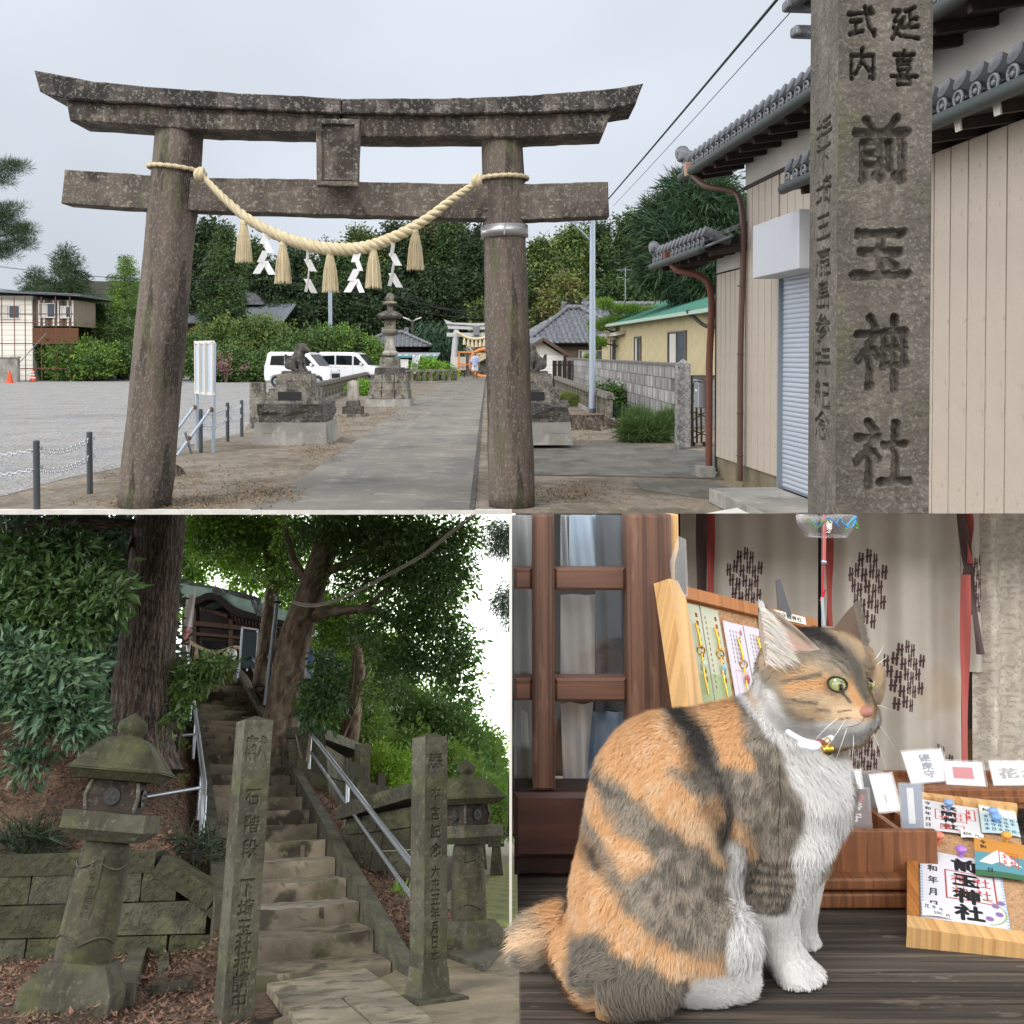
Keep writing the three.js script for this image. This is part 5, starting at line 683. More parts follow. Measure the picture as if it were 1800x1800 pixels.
// ---- trees and shrubs of the approach
const G = {
  far: [clump(34, .95, .36, .2, 11), clump(34, .95, .34, .22, 12)], farFine: [clump(40, .8, .24, .13, 13), clump(40, .8, .26, .12, 14)],
  bush: [clump(30, .34, .15, .085, 15), clump(30, .34, .16, .08, 16)], fine: [clump(34, .3, .1, .05, 17)], needle: [clump(46, .5, .3, .03, 18, { flat: .35, bend: .02 }), clump(46, .5, .32, .03, 19, { flat: .35, bend: .02 })], weep: [clump(26, .5, .5, .09, 20, { droop: -1.5, flat: 1.3 })], grassy: [clump(50, .16, .34, .012, 21, { droop: .5, bend: .5 })],
};
const LM = { dark: leafMat(0x334827), mid: leafMat(0x47622f), deep: leafMat(0x283d24), olive: leafMat(0x66753a), brown: leafMat(0x6b6440), bright: leafMat(0x668732), blue: leafMat(0x2e4a36), lime: leafMat(0x6f9a35), pine: leafMat(0x314a2a) };
function forestTree(label, px, top, dep, wpx, mats, seed, o = {}) {
  const k = dep / 1800, base = o.y ?? Math.max(0, 9 * sst(.05, .8, (dep - 80) / 42)), p = T.d(px, 622, dep), topY = T.d(px, top, dep).y, H = topY - base, w = wpx * k / 2, q = mulberry(seed);
  const t = thing(o.name || 'forest_tree', label, 'tree', T, V3(p.x, base - .1, -dep), 0, o.group || 'trees of the shrine wood');
  part(t, 'trunk', tube(spline([V3(0, 0, 0), V3(w * .06 * (q() - .5), H * .35, 0), V3(w * .2 * (q() - .5), H * .62, 0), V3(w * .2 * (q() - .5), H * .86, 0)], 14), (s) => Math.max(.05, H * .022 * (1 - s * .8)), 8, .15), MT.bark);
  for (let i = 0; i < 4; i++) { const a = q() * 6.28, y = H * (.35 + .12 * i); part(t, 'limb', tube(spline([V3(0, y, 0), V3(Math.cos(a) * w * .3, y + H * .08, Math.sin(a) * w * .3), V3(Math.cos(a) * w * .6, y + H * .12, Math.sin(a) * w * .6)], 8), (s) => H * .009 * (1.2 - s), 6), MT.bark); }
  const lobes = [], nl = o.lobes || 9, y0 = o.low ?? .25; for (let i = 0; i < nl; i++) { const s = i / (nl - 1), a = i * 2.4 + seed, rad = w * Math.sin(Math.PI * mix(.25, .93, s)) * .62; lobes.push([Math.cos(a) * rad, H * mix(y0 + .08, .9, s), Math.sin(a) * rad, w * mix(.5, .33, s), H * .13, w * mix(.5, .33, s)]); }
  lobes.push([0, H * .93, 0, w * .3, H * .07, w * .3]);
  crown(t, 'crown', lobes, o.n || 620, o.geo || G.far, mats, seed, { pow: .3, s: o.s || Math.min(1.2, w * .26), ...o });
  return t;
}
const wood = [[365, 392, 78, 150, 'dark', 'deep'], [440, 425, 84, 120, 'dark', 'mid'], [520, 440, 88, 140, 'deep', 'dark'], [585, 428, 86, 120, 'mid', 'dark'], [640, 404, 90, 130, 'dark', 'olive'], [700, 392, 92, 120, 'deep', 'dark'], [752, 380, 96, 130, 'brown', 'dark'], [800, 386, 92, 120, 'dark', 'mid'], [845, 398, 88, 110, 'deep', 'dark'], [950, 420, 84, 120, 'olive', 'dark'], [1000, 402, 88, 130, 'mid', 'olive'], [1050, 392, 92, 110, 'dark', 'deep'], [1105, 372, 86, 120, 'dark', 'mid'], [1150, 398, 82, 100, 'olive', 'dark'], [1215, 470, 80, 120, 'mid', 'bright'], [1260, 430, 84, 100, 'dark', 'deep'], [480, 470, 80, 130, 'dark', 'deep'], [660, 470, 82, 140, 'deep', 'dark'], [770, 470, 84, 130, 'dark', 'deep'], [900, 470, 80, 140, 'dark', 'olive'], [990, 480, 78, 120, 'olive', 'brown'], [1090, 500, 80, 140, 'dark', 'mid'], [1170, 520, 76, 120, 'mid', 'olive'], [560, 500, 80, 120, 'deep', 'dark'], [840, 510, 96, 120, 'deep', 'deep'], [720, 520, 98, 140, 'deep', 'deep'], [610, 530, 98, 140, 'deep', 'deep'], [940, 540, 98, 140, 'deep', 'deep'], [1300, 460, 88, 120, 'dark', 'mid']];
const adj = { dark: 'dark green broadleaf', deep: 'very dark evergreen', mid: 'mid green leafy', olive: 'olive green rounded', brown: 'brownish thin-crowned' };
const near = (x) => [[420, 'beside the left torii column'], [500, 'behind the grey metal roof'], [550, 'behind the second tassel'], [600, 'behind the blue utility pole'], [650, 'behind the middle streamers'], [730, 'behind the tall stone lantern'], [785, 'behind the weeping tree'], [870, 'behind the white torii'], [960, 'beside the right torii column'], [1020, 'behind the white shed'], [1075, 'behind the steel utility pole'], [1130, 'behind the antenna'], [1190, 'behind the clipped pine'], [2000, 'behind the storehouse eaves']].find((l) => x < l[0])[1];
wood.forEach(([x, top, d, w, a, b], i) => forestTree(`${top < 450 ? 'tall' : 'low'} ${adj[a]} tree ${near(x)} in the wood`, x, top, d, w, [LM[a], LM[b]], 200 + i * 7, { n: 700, low: d > 95 ? .1 : .16 }));
forestTree('tall layered dark cedar rising behind the storehouse eaves', 1225, 300, 40, 190, [LM.blue, LM.pine], 401, { y: 0, name: 'cedar_tree', group: 'single tall trees', geo: G.needle, n: 1500, s: 1.5, lobes: 12, low: .45 });
forestTree('leafy tree with a rounded top left of the torii column', 395, 395, 72, 90, [LM.mid, LM.dark], 402, { y: 0, n: 800, name: 'leafy_tree', group: 'single tall trees' });
forestTree('slender mid green tree behind the hedge', 222, 448, 66, 80, [LM.mid, LM.bright], 403, { y: 0, n: 700, name: 'leafy_tree', group: 'single tall trees', geo: G.farFine });
forestTree('low green tree filling the gap beside the conifer', 170, 520, 68, 90, [LM.mid, LM.dark], 404, { y: 0, n: 600, name: 'leafy_tree', group: 'single tall trees', geo: G.farFine });
function conifer(label, px, top, base, dep, wpx, mat, seed) {
  const k = dep / 1800, p = T.d(px, 622, dep), H = T.d(px, top, dep).y, w = wpx * k / 2, t = thing('conifer_tree', label, 'tree', T, V3(p.x, 0, -dep), 0, 'conifers behind the lot'), lobes = [];
  part(t, 'trunk', bar(V3(0, 0, 0), V3(0, H, 0), .2, 8, .02), MT.bark);
  for (let i = 0; i < 26; i++) { const s = i / 25, a = i * 2.399, r = w * (1 - s) * .75 + .1; lobes.push([Math.cos(a) * r, H * mix(.15, .98, s) - .2 * r, Math.sin(a) * r, r * .6 + .12, H * .035 + .1, r * .6 + .12]); }
  crown(t, 'crown', lobes, 1500, G.needle, [mat, LM.dark], seed, { pow: .5, s: 1.15 });
}
conifer('dark pointed conifer behind the scaffolded house', 118, 424, 600, 70, 165, LM.pine, 31); conifer('smaller conifer beside the taller pointed one', 62, 470, 600, 74, 130, LM.pine, 32);
{ // pine whose boughs reach in at the side
  const d = 24, t = thing('pine_tree', 'pine tree with tufted boughs at the side of the lot', 'tree', T, V3(T.d(-130, 600, d).x, 0, -d)), k = (a, b) => { const p = T.d(a, b, d); return V3(p.x - t.position.x, p.y, 0); }, o = T.d(-130, 600, d).x;
  part(t, 'trunk', bar(V3(0, 0, 0), V3(0, 6, 0), .16, 10, .08), MT.bark); const lobes = [];
  for (const [x, r] of [[30, 292], [10, 318], [38, 366], [48, 405], [44, 428], [15, 445], [20, 385]]) { const p = T.d(x, r, d), e = V3(p.x - o, p.y, 0); part(t, 'bough', tube(spline([V3(0, e.y - .3, 0), V3(e.x * .5, e.y - .25, .1), e], 10), (s) => .05 * (1.15 - s), 6), MT.bark); lobes.push([e.x - .15, e.y, 0, .38, .1, .3], [e.x - .5, e.y - .06, 0, .3, .1, .3]); }
  crown(t, 'needles', lobes, 300, [clump(60, .16, .13, .007, 71, { flat: .6, droop: .3, bend: 0 })], [LM.pine], 33, { pow: .6 });
}
function shrub(name, label, pos, w, h, d, n, geo, mats, seed, o = {}) {
  const t = thing(name, label, o.cat || 'shrub', o.F || T, pos, 0, o.group), q = mulberry(seed), lobes = [];
  for (let i = 0; i < 3; i++) part(t, 'stem', tube([V3((q() - .5) * w * .2, 0, 0), V3((q() - .5) * w * .6, h * .55, (q() - .5) * d * .5)], [.03 * h + .008, .01], 6), MT.bark);
  const nl = o.lobes || 8; for (let i = 0; i < nl; i++) { const a = q() * 6.28, r = Math.sqrt(q()) * .55; lobes.push([Math.cos(a) * r * w, h * mix(.3, .72, q()), Math.sin(a) * r * d, w * .3, h * .28, d * .3]); }
  crown(t, 'foliage', lobes, n, geo, mats, seed + 1, { pow: .45, s: o.s || 1, ok: (p) => p.y > .02, ...o }); return t;
}
const hedge = [[70, 648, 62, 3.4, 2.2, 'dark'], [115, 640, 61, 3.6, 2.6, 'bright'], [165, 645, 60, 3.8, 2.4, 'bright'], [215, 630, 63, 3.6, 3.6, 'mid'], [150, 590, 65, 3.8, 4.0, 'olive'], [205, 585, 66, 3.6, 4.2, 'mid'], [350, 600, 62, 3.6, 3.8, 'olive'], [400, 600, 61, 3.6, 3.4, 'olive'], [450, 600, 62, 4.0, 3.9, 'olive'], [505, 595, 62, 3.8, 4.2, 'olive'], [540, 620, 60, 3.2, 3.4, 'mid'], [430, 640, 58, 3.2, 2.0, 'mid'], [380, 645, 58, 3.0, 1.8, 'mid'], [300, 640, 60, 3.4, 2.8, 'mid']];
const hl = { dark: 'dark low bush beside the scaffolded house', bright: 'bright green sprawling bush at the lot edge', mid: 'mid green bush of the overgrown hedge', olive: 'tall olive green bush of the overgrown hedge' };
hedge.forEach(([x, r, d, w, h, c], i) => shrub('hedge_bush', hl[c] + ' ' + [[90, 'near the wall end'], [140, 'behind the banded cones'], [190, 'behind the leaning cone'], [260, 'beside the left torii column'], [330, 'just past the left torii column'], [370, 'behind the notice board'], [420, 'beside the flowering bush'], [470, 'below the grey metal roof'], [520, 'behind the white van'], [999, 'behind the guardian dog']].find((l) => x < l[0])[1], V3(T.d(x, 622, d).x, 0, -d), w, h, 1.6, 520, G.bush, [LM[c], LM.mid], 500 + i * 9, { s: 1.15, group: 'bushes along the far edge of the lot', lobes: 10 }));
shrub('flowering_bush', 'bush dotted with pink blossom behind the notice board', V3(T.d(392, 640, 57).x, 0, -57), 2.2, 1.9, 1.2, 70, [clump(12, .3, .11, .08, 72)], [leafMat(0x9d6c80)], 640, { s: .6 });
shrub('round_tree', 'dense rounded green tree beside the parked cars', V3(T.d(612, 640, 60).x, 0, -61), 3.3, 3.5, 2, 1100, G.bush, [LM.bright, LM.mid], 650, { cat: 'tree', s: 1, lobes: 12 });
shrub('azalea_bush', 'clipped yellow green azalea mound behind the low stone fence', V3(T.d(766, 650, 60).x, 0, -60.6), 2.4, 1.3, 1, 500, G.fine, [LM.lime, LM.bright], 660, { s: 1.3 });
shrub('azalea_bush', 'small yellow green bush beside the stone marker', T.g(641, 695), .8, .55, .5, 160, G.fine, [LM.lime], 665, { s: .7 });
shrub('grassy_shrub', 'low mounded grassy shrub at the foot of the block wall', T.g(1140, 776), .7, .5, .55, 210, G.grassy, [LM.mid, LM.olive], 670, { s: .6 });
shrub('leafy_plant', 'leafy green plant growing against the block wall', T.g(1068, 722), .5, .8, .4, 150, G.fine, [LM.mid, LM.blue], 675, { s: .9 });
shrub('tuft_plant', 'small yellowing tuft beside the right baluster fence', T.g(997, 714), .4, .28, .3, 60, G.grassy, [LM.olive], 680, { s: .6 });
shrub('tuft_plant', 'small dark leafy tuft behind the grassy shrub', T.g(1094, 735), .4, .25, .3, 60, G.fine, [LM.blue], 685, { s: .6 });
shrub('weeping_tree', 'weeping dark green tree beside the white torii', V3(T.d(762, 640, 74).x, 0, -74), 2.5, 3.9, 2, 420, G.weep, [LM.blue, LM.dark], 690, { cat: 'tree', s: 1 });
{ // cloud-pruned garden pine
  const d = 46, t = thing('clipped_pine', 'clipped garden pine with flat layered pads above the wall', 'tree', T, V3(T.d(1105, 640, d).x, 0, -d)), o = T.d(1105, 640, d).x, lobes = [];
  part(t, 'trunk', tube(spline([V3(-.3, 0, 0), V3(.1, 1.2, 0), V3(-.2, 2.0, 0), V3(.3, 2.7, 0)], 14), (s) => .14 * (1.2 - s), 8, .2), MT.bark);
  for (const [x, r, w] of [[1062, 536, 26], [1100, 545, 50], [1150, 548, 46], [1090, 565, 60], [1140, 570, 60], [1050, 575, 26], [1180, 580, 30], [1120, 590, 70], [1052, 602, 24], [1040, 632, 20], [1048, 650, 22]]) { const p = T.d(x, r, d), e = V3(p.x - o, p.y, 0); lobes.push([e.x, e.y, 0, w * d / 1800 * .6, .2, .6]); part(t, 'branch', tube([V3(0, Math.min(e.y - .25, 2.4), 0), e], [.05, .02], 6), MT.bark); }
  crown(t, 'needle_pads', lobes, 900, [clump(40, .2, .14, .02, 73, { flat: .5, droop: .6, bend: 0 })], [LM.bright, LM.mid], 34, { pow: .5 });
}
// ================================================================ S: the wooded stairway
const MS = {
  mossStone: surf({ base: 0x504e40, vary: .34, per: [5, 5], grain: .16, size: 512, m: 1, bump: .01, bper: [22, 22], layers: [{ c: 0x3b392f, per: [6, 4], thr: .52, soft: .14, amt: .65 }, { c: 0x5c623a, per: [5, 5], thr: .57, soft: .14, amt: .5 }, { c: 0x7c7a6a, per: [30, 30], thr: .6, soft: .12, amt: .4 }] }),
  step: surf({ base: 0x989082, vary: .28, per: [5, 5], grain: .16, size: 512, m: 1.2, bump: .008, bper: [30, 30], layers: [{ c: 0x4a453a, per: [5, 4], thr: .54, soft: .12, amt: .65 }, { c: 0x9c9484, per: [12, 12], thr: .6, soft: .1, amt: .5 }, { c: 0x62643f, per: [6, 6], thr: .62, soft: .1, amt: .5 }] }),
  // damp and algae blotches, plus shade painted in by a darker riser tone
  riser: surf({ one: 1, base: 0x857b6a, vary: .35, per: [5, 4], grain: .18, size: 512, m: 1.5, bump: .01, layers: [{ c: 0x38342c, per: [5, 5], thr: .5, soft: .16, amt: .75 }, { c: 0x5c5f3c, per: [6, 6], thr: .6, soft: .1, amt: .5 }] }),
  oya: surf({ base: 0x4b4a3c, vary: .3, per: [5, 5], grain: .24, size: 512, m: 1, bump: .02, bper: [26, 26], layers: [{ c: 0x3a3b2b, per: [24, 24], thr: .58, soft: .06, amt: .7, h: -.4 }, { c: 0x676d48, per: [4, 4], thr: .56, soft: .14, amt: .5 }, { c: 0x413f36, per: [4, 3], thr: .56, soft: .14, amt: .6 }] }),
  earth: surf({ base: 0x5c4a3a, vary: .35, per: [6, 6], grain: .3, size: 512, m: 2, bump: .03, bper: [40, 40], layers: [{ c: 0x38291f, per: [16, 16], thr: .54, soft: .1, amt: .6 }, { c: 0x7a5f49, per: [30, 30], thr: .6, soft: .06, amt: .6 }] }),
  yard: surf({ one: 1, base: 0x8d8068, vary: .25, per: [6, 6], grain: .25, size: 512, m: 2.2, bump: .015, bper: [50, 50], layers: [{ c: 0x655a45, per: [8, 8], thr: .55, soft: .12, amt: .5 }, { c: 0x7a8142, per: [5, 5], thr: .52, soft: .12, amt: .6 }] }),
  cedar: surf({ base: 0x5a4d43, vary: .45, per: [16, 4], grain: .14, size: 512, m: [.62, .8], bump: .035, bper: [22, 9], layers: [{ c: 0x2b2420, per: [22, 8], thr: .47, soft: .08, amt: .85, h: -.4 }, { c: 0x83786b, per: [22, 9], thr: .58, soft: .08, amt: .6 }] }),
  copper: surf({ base: 0xa8c6ba, vary: .2, per: [6, 6], m: 1.5, rough: .6, layers: [{ c: 0x5d6f66, per: [6, 4], thr: .56, soft: .14, amt: .6 }] }),
};
const sP0 = S.g(432, 1745), sC = S.g(683, 1715).sub(sP0), sW = sC.length(); sC.normalize();
const sRay = S.ray(310, 984), sHr = Math.hypot(sRay.x, sRay.z), sP = V3(sRay.x / sHr, 0, sRay.z / sHr), SL = sRay.y / sHr, RISE = .18, RUN = RISE / SL;
const st = (s, w, h = 0) => sP0.clone().addScaledVector(sP, s).addScaledVector(sC, w).add(V3(0, h, 0));
const inv = (x, z) => { const dx = x - sP0.x, dz = z - sP0.z, D = sP.x * sC.z - sC.x * sP.z; return [(dx * sC.z - sC.x * dz) / D, (sP.x * dz - dx * sP.z) / D]; };
const TURN = Math.atan2(-sC.z, sC.x);
const wallZ = (x) => -10.45;
function hS(x, z) {
  const [s, w] = inv(x, z), up = SL * clamp(s, 0, 26);
  if (w < -.06) { const f = z > wallZ(x) - .3 && x < -2.75 ? 0 : 1; const b = up + .6 * sst(-.06, -.95, w) * sst(.2, 3, s) + .1 * Math.max(0, -w - .95); const lim = x < -2.4 ? (x < -3.4 ? .8 : mix(.1, .8, (-2.4 - x))) + .62 * Math.max(0, wallZ(x) - .25 - z) : 9; return f ? Math.max(.03, Math.min(b - .08, lim)) : .05 + .05 * vn(x * 2, z * 2, 4); }
  if (w > sW + .06) return Math.max(0, (up - .05) * (1 - sst(.25, 1.9 + s * .05, w - sW)));
  return Math.max(0, up - .12);
}
const hN = (x, z) => hS(x, z) + (fb3(x * 1.4, z * 1.4, 3) - .5) * .07;
{
  struct('terrain', grid(230, 210, (u, v) => { const x = mix(-12, 5, u), z = mix(-4, -46, v * v * .6 + v * .4); return V3(x, hN(x, z), z); }), MS.earth, S);
  const yd = [[480, 1810], [690, 1722], [712, 1660], [800, 1560], [830, 1490], [905, 1478], [1100, 1478], [1500, 1900], [480, 1900]].map(([a, b]) => S.g(a, b)); struct('yard', sheet(yd, .05, .01), MS.yard, S);
  const ms = [[868, 1530], [900, 1520], [960, 1560], [960, 1640], [900, 1640], [848, 1635], [842, 1590]].map(([a, b]) => S.g(a, b)); struct('moss_patch', sheet(ms, .056, .004), surf({ base: 0x8c9440, vary: .3, per: [8, 8], grain: .3, m: 1.4, bump: .02, bper: [50, 50], layers: [{ c: 0xa09a70, per: [6, 6], thr: .58, soft: .12, amt: .7 }] }), S);
  struct('meadow', sheet([V3(-70, 0, -38), V3(70, 0, -38), V3(110, 0, -260), V3(-110, 0, -260)], -.04), surf({ base: 0x6d7a4a, vary: .3, per: [6, 6], grain: .2, m: 6 }), S);
  // fallen leaves on the banks
  const q = mulberry(88), N = 26000, im = new THREE.InstancedMesh(leafGeo(.058, .022, .25, .2), leafMat(0x84695a), N), m = new THREE.Matrix4(), c = new THREE.Color(); let n = 0;
  while (n < N) { const left = q() < .68, s = left ? q() * 12 - 2 : .4 + q() * 11, w = left ? -.12 - q() * 4 : sW + .2 + q() * 1.5, p = st(s, w); const y = hN(p.x, p.z); if (p.z > -5) { n++; continue; } p.y = y + .015 + q() * .04; const k = .55 + q() * .9, b = .45 + q() * .9; im.setMatrixAt(n, m.compose(p, new THREE.Quaternion().setFromEuler(new THREE.Euler(1.57 + q() * 1 - .5, q() * 1 - .5, q() * 6.28)), V3(k, k, k))); im.setColorAt(n, c.setRGB(b, b * (.78 + q() * .25), b * (.7 + q() * .25))); n++; }
  im.name = 'leaf_litter'; im.userData = { kind: 'stuff', label: 'brown fallen leaves covering the banks beside the steps' }; put(shade(im), S, V3(0, 0, 0));
}
// ---- the stone steps
{
  const t = thing('stone_stairway', 'long flight of worn stone steps climbing between leafy banks', 'stairs', S), NS = 34, q = mulberry(5), ms = [MS.step, tinted(MS.step, 0xe2dfd4), tinted(MS.step, 0xcfcabb)];
  for (let i = 0; i < NS; i++) { // each step a long worn slab lying across the flight
    const a = i * RUN, y1 = RISE * (i + .55), y0 = i ? y1 - RISE - .03 : -.05, nx = 24, pt = (u, v, w) => { const z = v; const p = st(a + z * (RUN + .14), mix(-.02, sW + .02, u)); p.y = mix(y0, y1, w) - (w > .5 ? .016 * Math.sin(u * 3.1) * (1 - z) + (fb3(u * 9 + i * 3, z * 6, i, 3) - .5) * .022 : 0); if (v < .01) p.addScaledVector(sP, -(fb3(u * 11 + i, w * 3, i * 2, 2) - .5) * .04 + (w > .9 ? .012 : 0)); return p; };
    const top = grid(nx, 5, (u, v) => pt(u, v, 1)), front = grid(nx, 5, (u, w) => pt(u, 0, w)); const ends = [grid(2, 4, (v, w) => pt(1, 1 - v, w)), grid(2, 4, (v, w) => pt(0, v, w))];
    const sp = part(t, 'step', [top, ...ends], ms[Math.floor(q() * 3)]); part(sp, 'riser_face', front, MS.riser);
  }
  for (const [w0, w1, nm, s0, s1] of [[sW + .03, sW + .18, 'stringer', -.62, 26], [-.2, -.05, 'stringer', 1.5, 26]]) { let s = s0; while (s < s1) { const L = 2.1 + q() * .8, e = Math.min(s1, s + L - .02), hh = (x) => SL * x + .2, P = (s, w, h) => st(s, w, h), cs = [P(s, w0, hh(s)), P(e, w0, hh(e)), P(e, w1, hh(e) - .02), P(s, w1, hh(s) - .02)], lo = [P(s, w0, Math.max(-.1, hh(s) - .5)), P(e, w0, hh(e) - .5), P(e, w1, hh(e) - .5), P(s, w1, Math.max(-.1, hh(s) - .5))]; part(t, nm, [quad(cs[0], cs[3], cs[2], cs[1]), quad(lo[0], lo[1], cs[1], cs[0]), quad(lo[3], cs[3], cs[2], lo[2]), quad(lo[0], cs[0], cs[3], lo[3]), quad(lo[1], lo[2], cs[2], cs[1])], MS.mossStone); s += L; } }
  const pipe = MT.steel; // handrails
  const rail = (w, s0, s1, hs, posts, label, endFn) => { const r = thing('handrail', label, 'handrail', S); for (const h of hs) { const pts = []; for (let i = 0; i <= 30; i++) { const s = mix(s0, s1, i / 30); pts.push(st(s, w, SL * s + .26 + h)); } if (endFn && h === hs[0]) endFn(pts); part(r, 'rail_pipe', tube(pts, h === hs[0] ? .03 : .02, 10), pipe); } for (const s of posts) part(r, 'rail_post', bar(st(s, w, SL * s + .2), st(s, w, SL * s + .26 + hs[0]), .026, 10), pipe); return r; };
  rail(sW + .3, .1, 26, [.46, .2], [3.9, 7.5, 11, 14.5, 18, 22], 'galvanised pipe handrail climbing beside the right edge of the steps');
  rail(-.3, 3.6, 25, [.5], [4.4, 8.2, 12, 16, 20], 'galvanised pipe handrail on the bank beside the cedar trunk', (pts) => { pts.unshift(st(3.3, -.3, SL * 3.3 + .68), st(3.12, -.3, SL * 3.1 + .5), st(3.08, -.3, SL * 3.1 + .2)); });
  for (const [s, k] of [[4.4, 1], [8.2, 1]]) { const b = solo('rail_brace', 'grey pipe prop bracing the bank handrail ' + (s > 5 ? 'higher up the bank' : 'beside the lily turf'), 'brace', bar(st(s, -.3, SL * s + .55), st(s - .6, -1.1, hS(st(s - .6, -1.1).x, st(s - .6, -1.1).z) + .02), .022, 8), pipe, S, V3(0, 0, 0), 0, 'props of the bank handrail'); }
  // paving in front
  for (const [pts, lb] of [[[[468, 1752], [640, 1722], [692, 1762], [500, 1800]], 'long textured paving slab before the first step'], [[[505, 1804], [596, 1780], [650, 1830], [540, 1850]], 'paving slab split from its neighbour by a narrow joint'], [[[602, 1778], [692, 1766], [770, 1830], [655, 1830]], 'paving slab lying toward the right post']]) { solo('paving_slab', lb, 'paving slab', sheet(pts.map(([a, b]) => S.g(a, b)), .085, .06), tinted(MS.step, 0xf0ebdf), S, V3(0, 0, 0), 0); }
}
// ---- inscribed posts either side of the steps
function inscribedPost(label, base, turn, w, h, text, sizes, slab, txtFace) {
  const t = thing('inscribed_post', label, 'stone post', S, base, turn), marks = []; let y = h - .02; text.forEach(([ch, yy, s]) => marks.push([ch, 0, yy * h, s * .82, s * .86, s * .12]));
  const f = carved(w, h, 64, 460, marks, .012, .004); f.translate(0, 0, w / 2); part(t, 'front_face', f, MS.mossStone);
  for (const a of [-Math.PI / 2, Math.PI / 2, Math.PI]) { const g = grid(10, 60, (u, v) => V3(u * w - w / 2, v * h, w / 2 + (u > 0 && u < 1 && v > 0 && v < 1 ? (fb3(u * 3 + a, v * 20, 3) - .5) * .012 : 0))); g.rotateY(a); part(t, 'side_face', g, MS.mossStone); }
  part(t, 'pointed_top', pyramidTop(w, w, h, .035), tinted(MS.mossStone, 0xcfd6a8)); if (slab) { part(t, 'base_slab', block(w + .22, w + .24, w + .2, w + .22, 0, .07, .01), MS.mossStone); part(t, 'foot', block(w + .04, w + .04, w + .01, w + .01, .07, .24, .012), MS.mossStone); } return t;
}
inscribedPost('square stone post carved with a column of characters left of the steps', S.g(408, 1815), TURN - .1, .19, 1.78, [['献', .9, .18], ['石', .735, .12], ['階', .645, .12], ['段', .565, .12], ['下', .44, .12], ['埼', .375, .12], ['玉', .315, .12], ['社', .26, .12], ['神', .205, .12], ['講', .15, .12], ['中', .095, .12]], null, false, 0);
inscribedPost('square dark stone post on a base slab right of the steps', S.g(752, 1772), TURN - .02, .185, 1.7, [['奉', .9, .15], ['本', .775, .1], ['宮', .7, .1], ['記', .63, .1], ['念', .56, .1], ['大', .48, .085], ['正', .43, .085], ['五', .38, .085], ['年', .33, .085], ['月', .28, .085], ['日', .23, .085], ['本', .18, .08]], null, true, 0);
// ---- stone lanterns with round shafts
function roundLantern(label, base, turn, lean, sc) {
  const t = thing('stone_lantern', label, 'stone lantern', S, base, turn, 'mossy stone lanterns flanking the steps', lean), m = MS.mossStone;
  part(t, 'base', [block(.62, .62, .6, .6, 0, .2, .015), block(.6, .6, .4, .4, .2, .36, .015)], m);
  part(t, 'shaft', [roughen(lathe([[.185, .34], [.192, .37], [.196, .5], [.188, .8], [.176, 1.02], [.165, 1.1], [.14, 1.14]], 32), .006, 7)], tinted(m, 0xe4dfd6));
  for (const [y, s] of [[.5, 1], [.98, -1]]) { const pts = []; for (let i = 0; i <= 24; i++) { const a = -1.3 + 2.6 * i / 24, r = y < .7 ? .2 : .184; pts.push(V3(Math.sin(a) * r, y + s * (.05 * Math.abs(Math.sin(a * 2.4)) - .03 * Math.cos(a)), Math.cos(a) * r)); } part(t, 'lotus_band', tube(pts, .008, 6), m); }
  const marks = []; '奉本宮年月日'.split('').forEach((ch, i) => marks.push([ch, 0, .5 - i * .08, .055, .062, .007])); const ig = carved(.08, .55, 26, 150, marks, .006, .001); { const p = ig.attributes.position; for (let i = 0; i < p.count; i++) { const a = p.getX(i) / .19, r = .1915 + p.getZ(i); p.setXYZ(i, Math.sin(a) * r, p.getY(i) + .48, Math.cos(a) * r); } ig.computeVertexNormals(); } part(t, 'inscription', ig, tinted(m, 0xe4dfd6));
  part(t, 'platform', [block(.42, .42, .58, .58, 1.13, 1.2, .01), block(.58, .58, .57, .57, 1.2, 1.32, .012)], m);
  const fb = part(t, 'fire_box', [block(.32, .32, .36, .36, 1.32, 1.43, .006), block(.36, .36, .31, .31, 1.43, 1.54, .006)], tinted(MT.stoneDark, 0xb9aa9c));
  for (const [a] of [[0], [Math.PI / 2], [-Math.PI / 2]]) { const hole = tf(new THREE.CylinderGeometry(.06, .06, .02, 20), V3(0, 1.43, .178), [Math.PI / 2, 0, 0]); hole.rotateY(a); part(fb, 'round_opening', uvBox(hole), MT.black); const nb = merge([0, 1, 2].map((k) => tf(new THREE.SphereGeometry(.014, 8, 6), V3(Math.sin(k * 2.09) * .024, 1.43 + Math.cos(k * 2.09) * .024, .186)).toNonIndexed())); nb.rotateY(a); part(fb, 'carved_boss', nb, MT.stone); }
  for (const x of [-1, 1]) part(fb, 'corner_rib', [tube([V3(x * .17, 1.33, .17), V3(x * .188, 1.43, .188), V3(x * .165, 1.53, .165)], .014, 6)], MT.stone);
  const roof = grid(24, 14, (u, v) => { const a = u * Math.PI * 2, c = Math.cos(a), s = Math.sin(a), mx = Math.max(Math.abs(c), Math.abs(s)), cor = Math.pow(Math.abs(Math.sin(a * 2)), 2), r = mix(.335, .1, Math.pow(v, .8)); return V3(c / mx * r, 1.6 + .24 * (1 - Math.pow(1 - v, 1.7)), s / mx * r); });
  part(t, 'roof', [roof, block(.5, .5, .66, .66, 1.54, 1.612, .008)], tinted(m, 0xccd2ae)); part(t, 'finial', [lathe([[.1, 1.83], [.085, 1.85], [.07, 1.86], [.1, 1.885], [.112, 1.92], [.1, 1.96], [.05, 1.995], [.015, 2.02], [0, 2.03]], 24)], tinted(m, 0xccd2ae)); t.scale.setScalar(sc); return t;
}
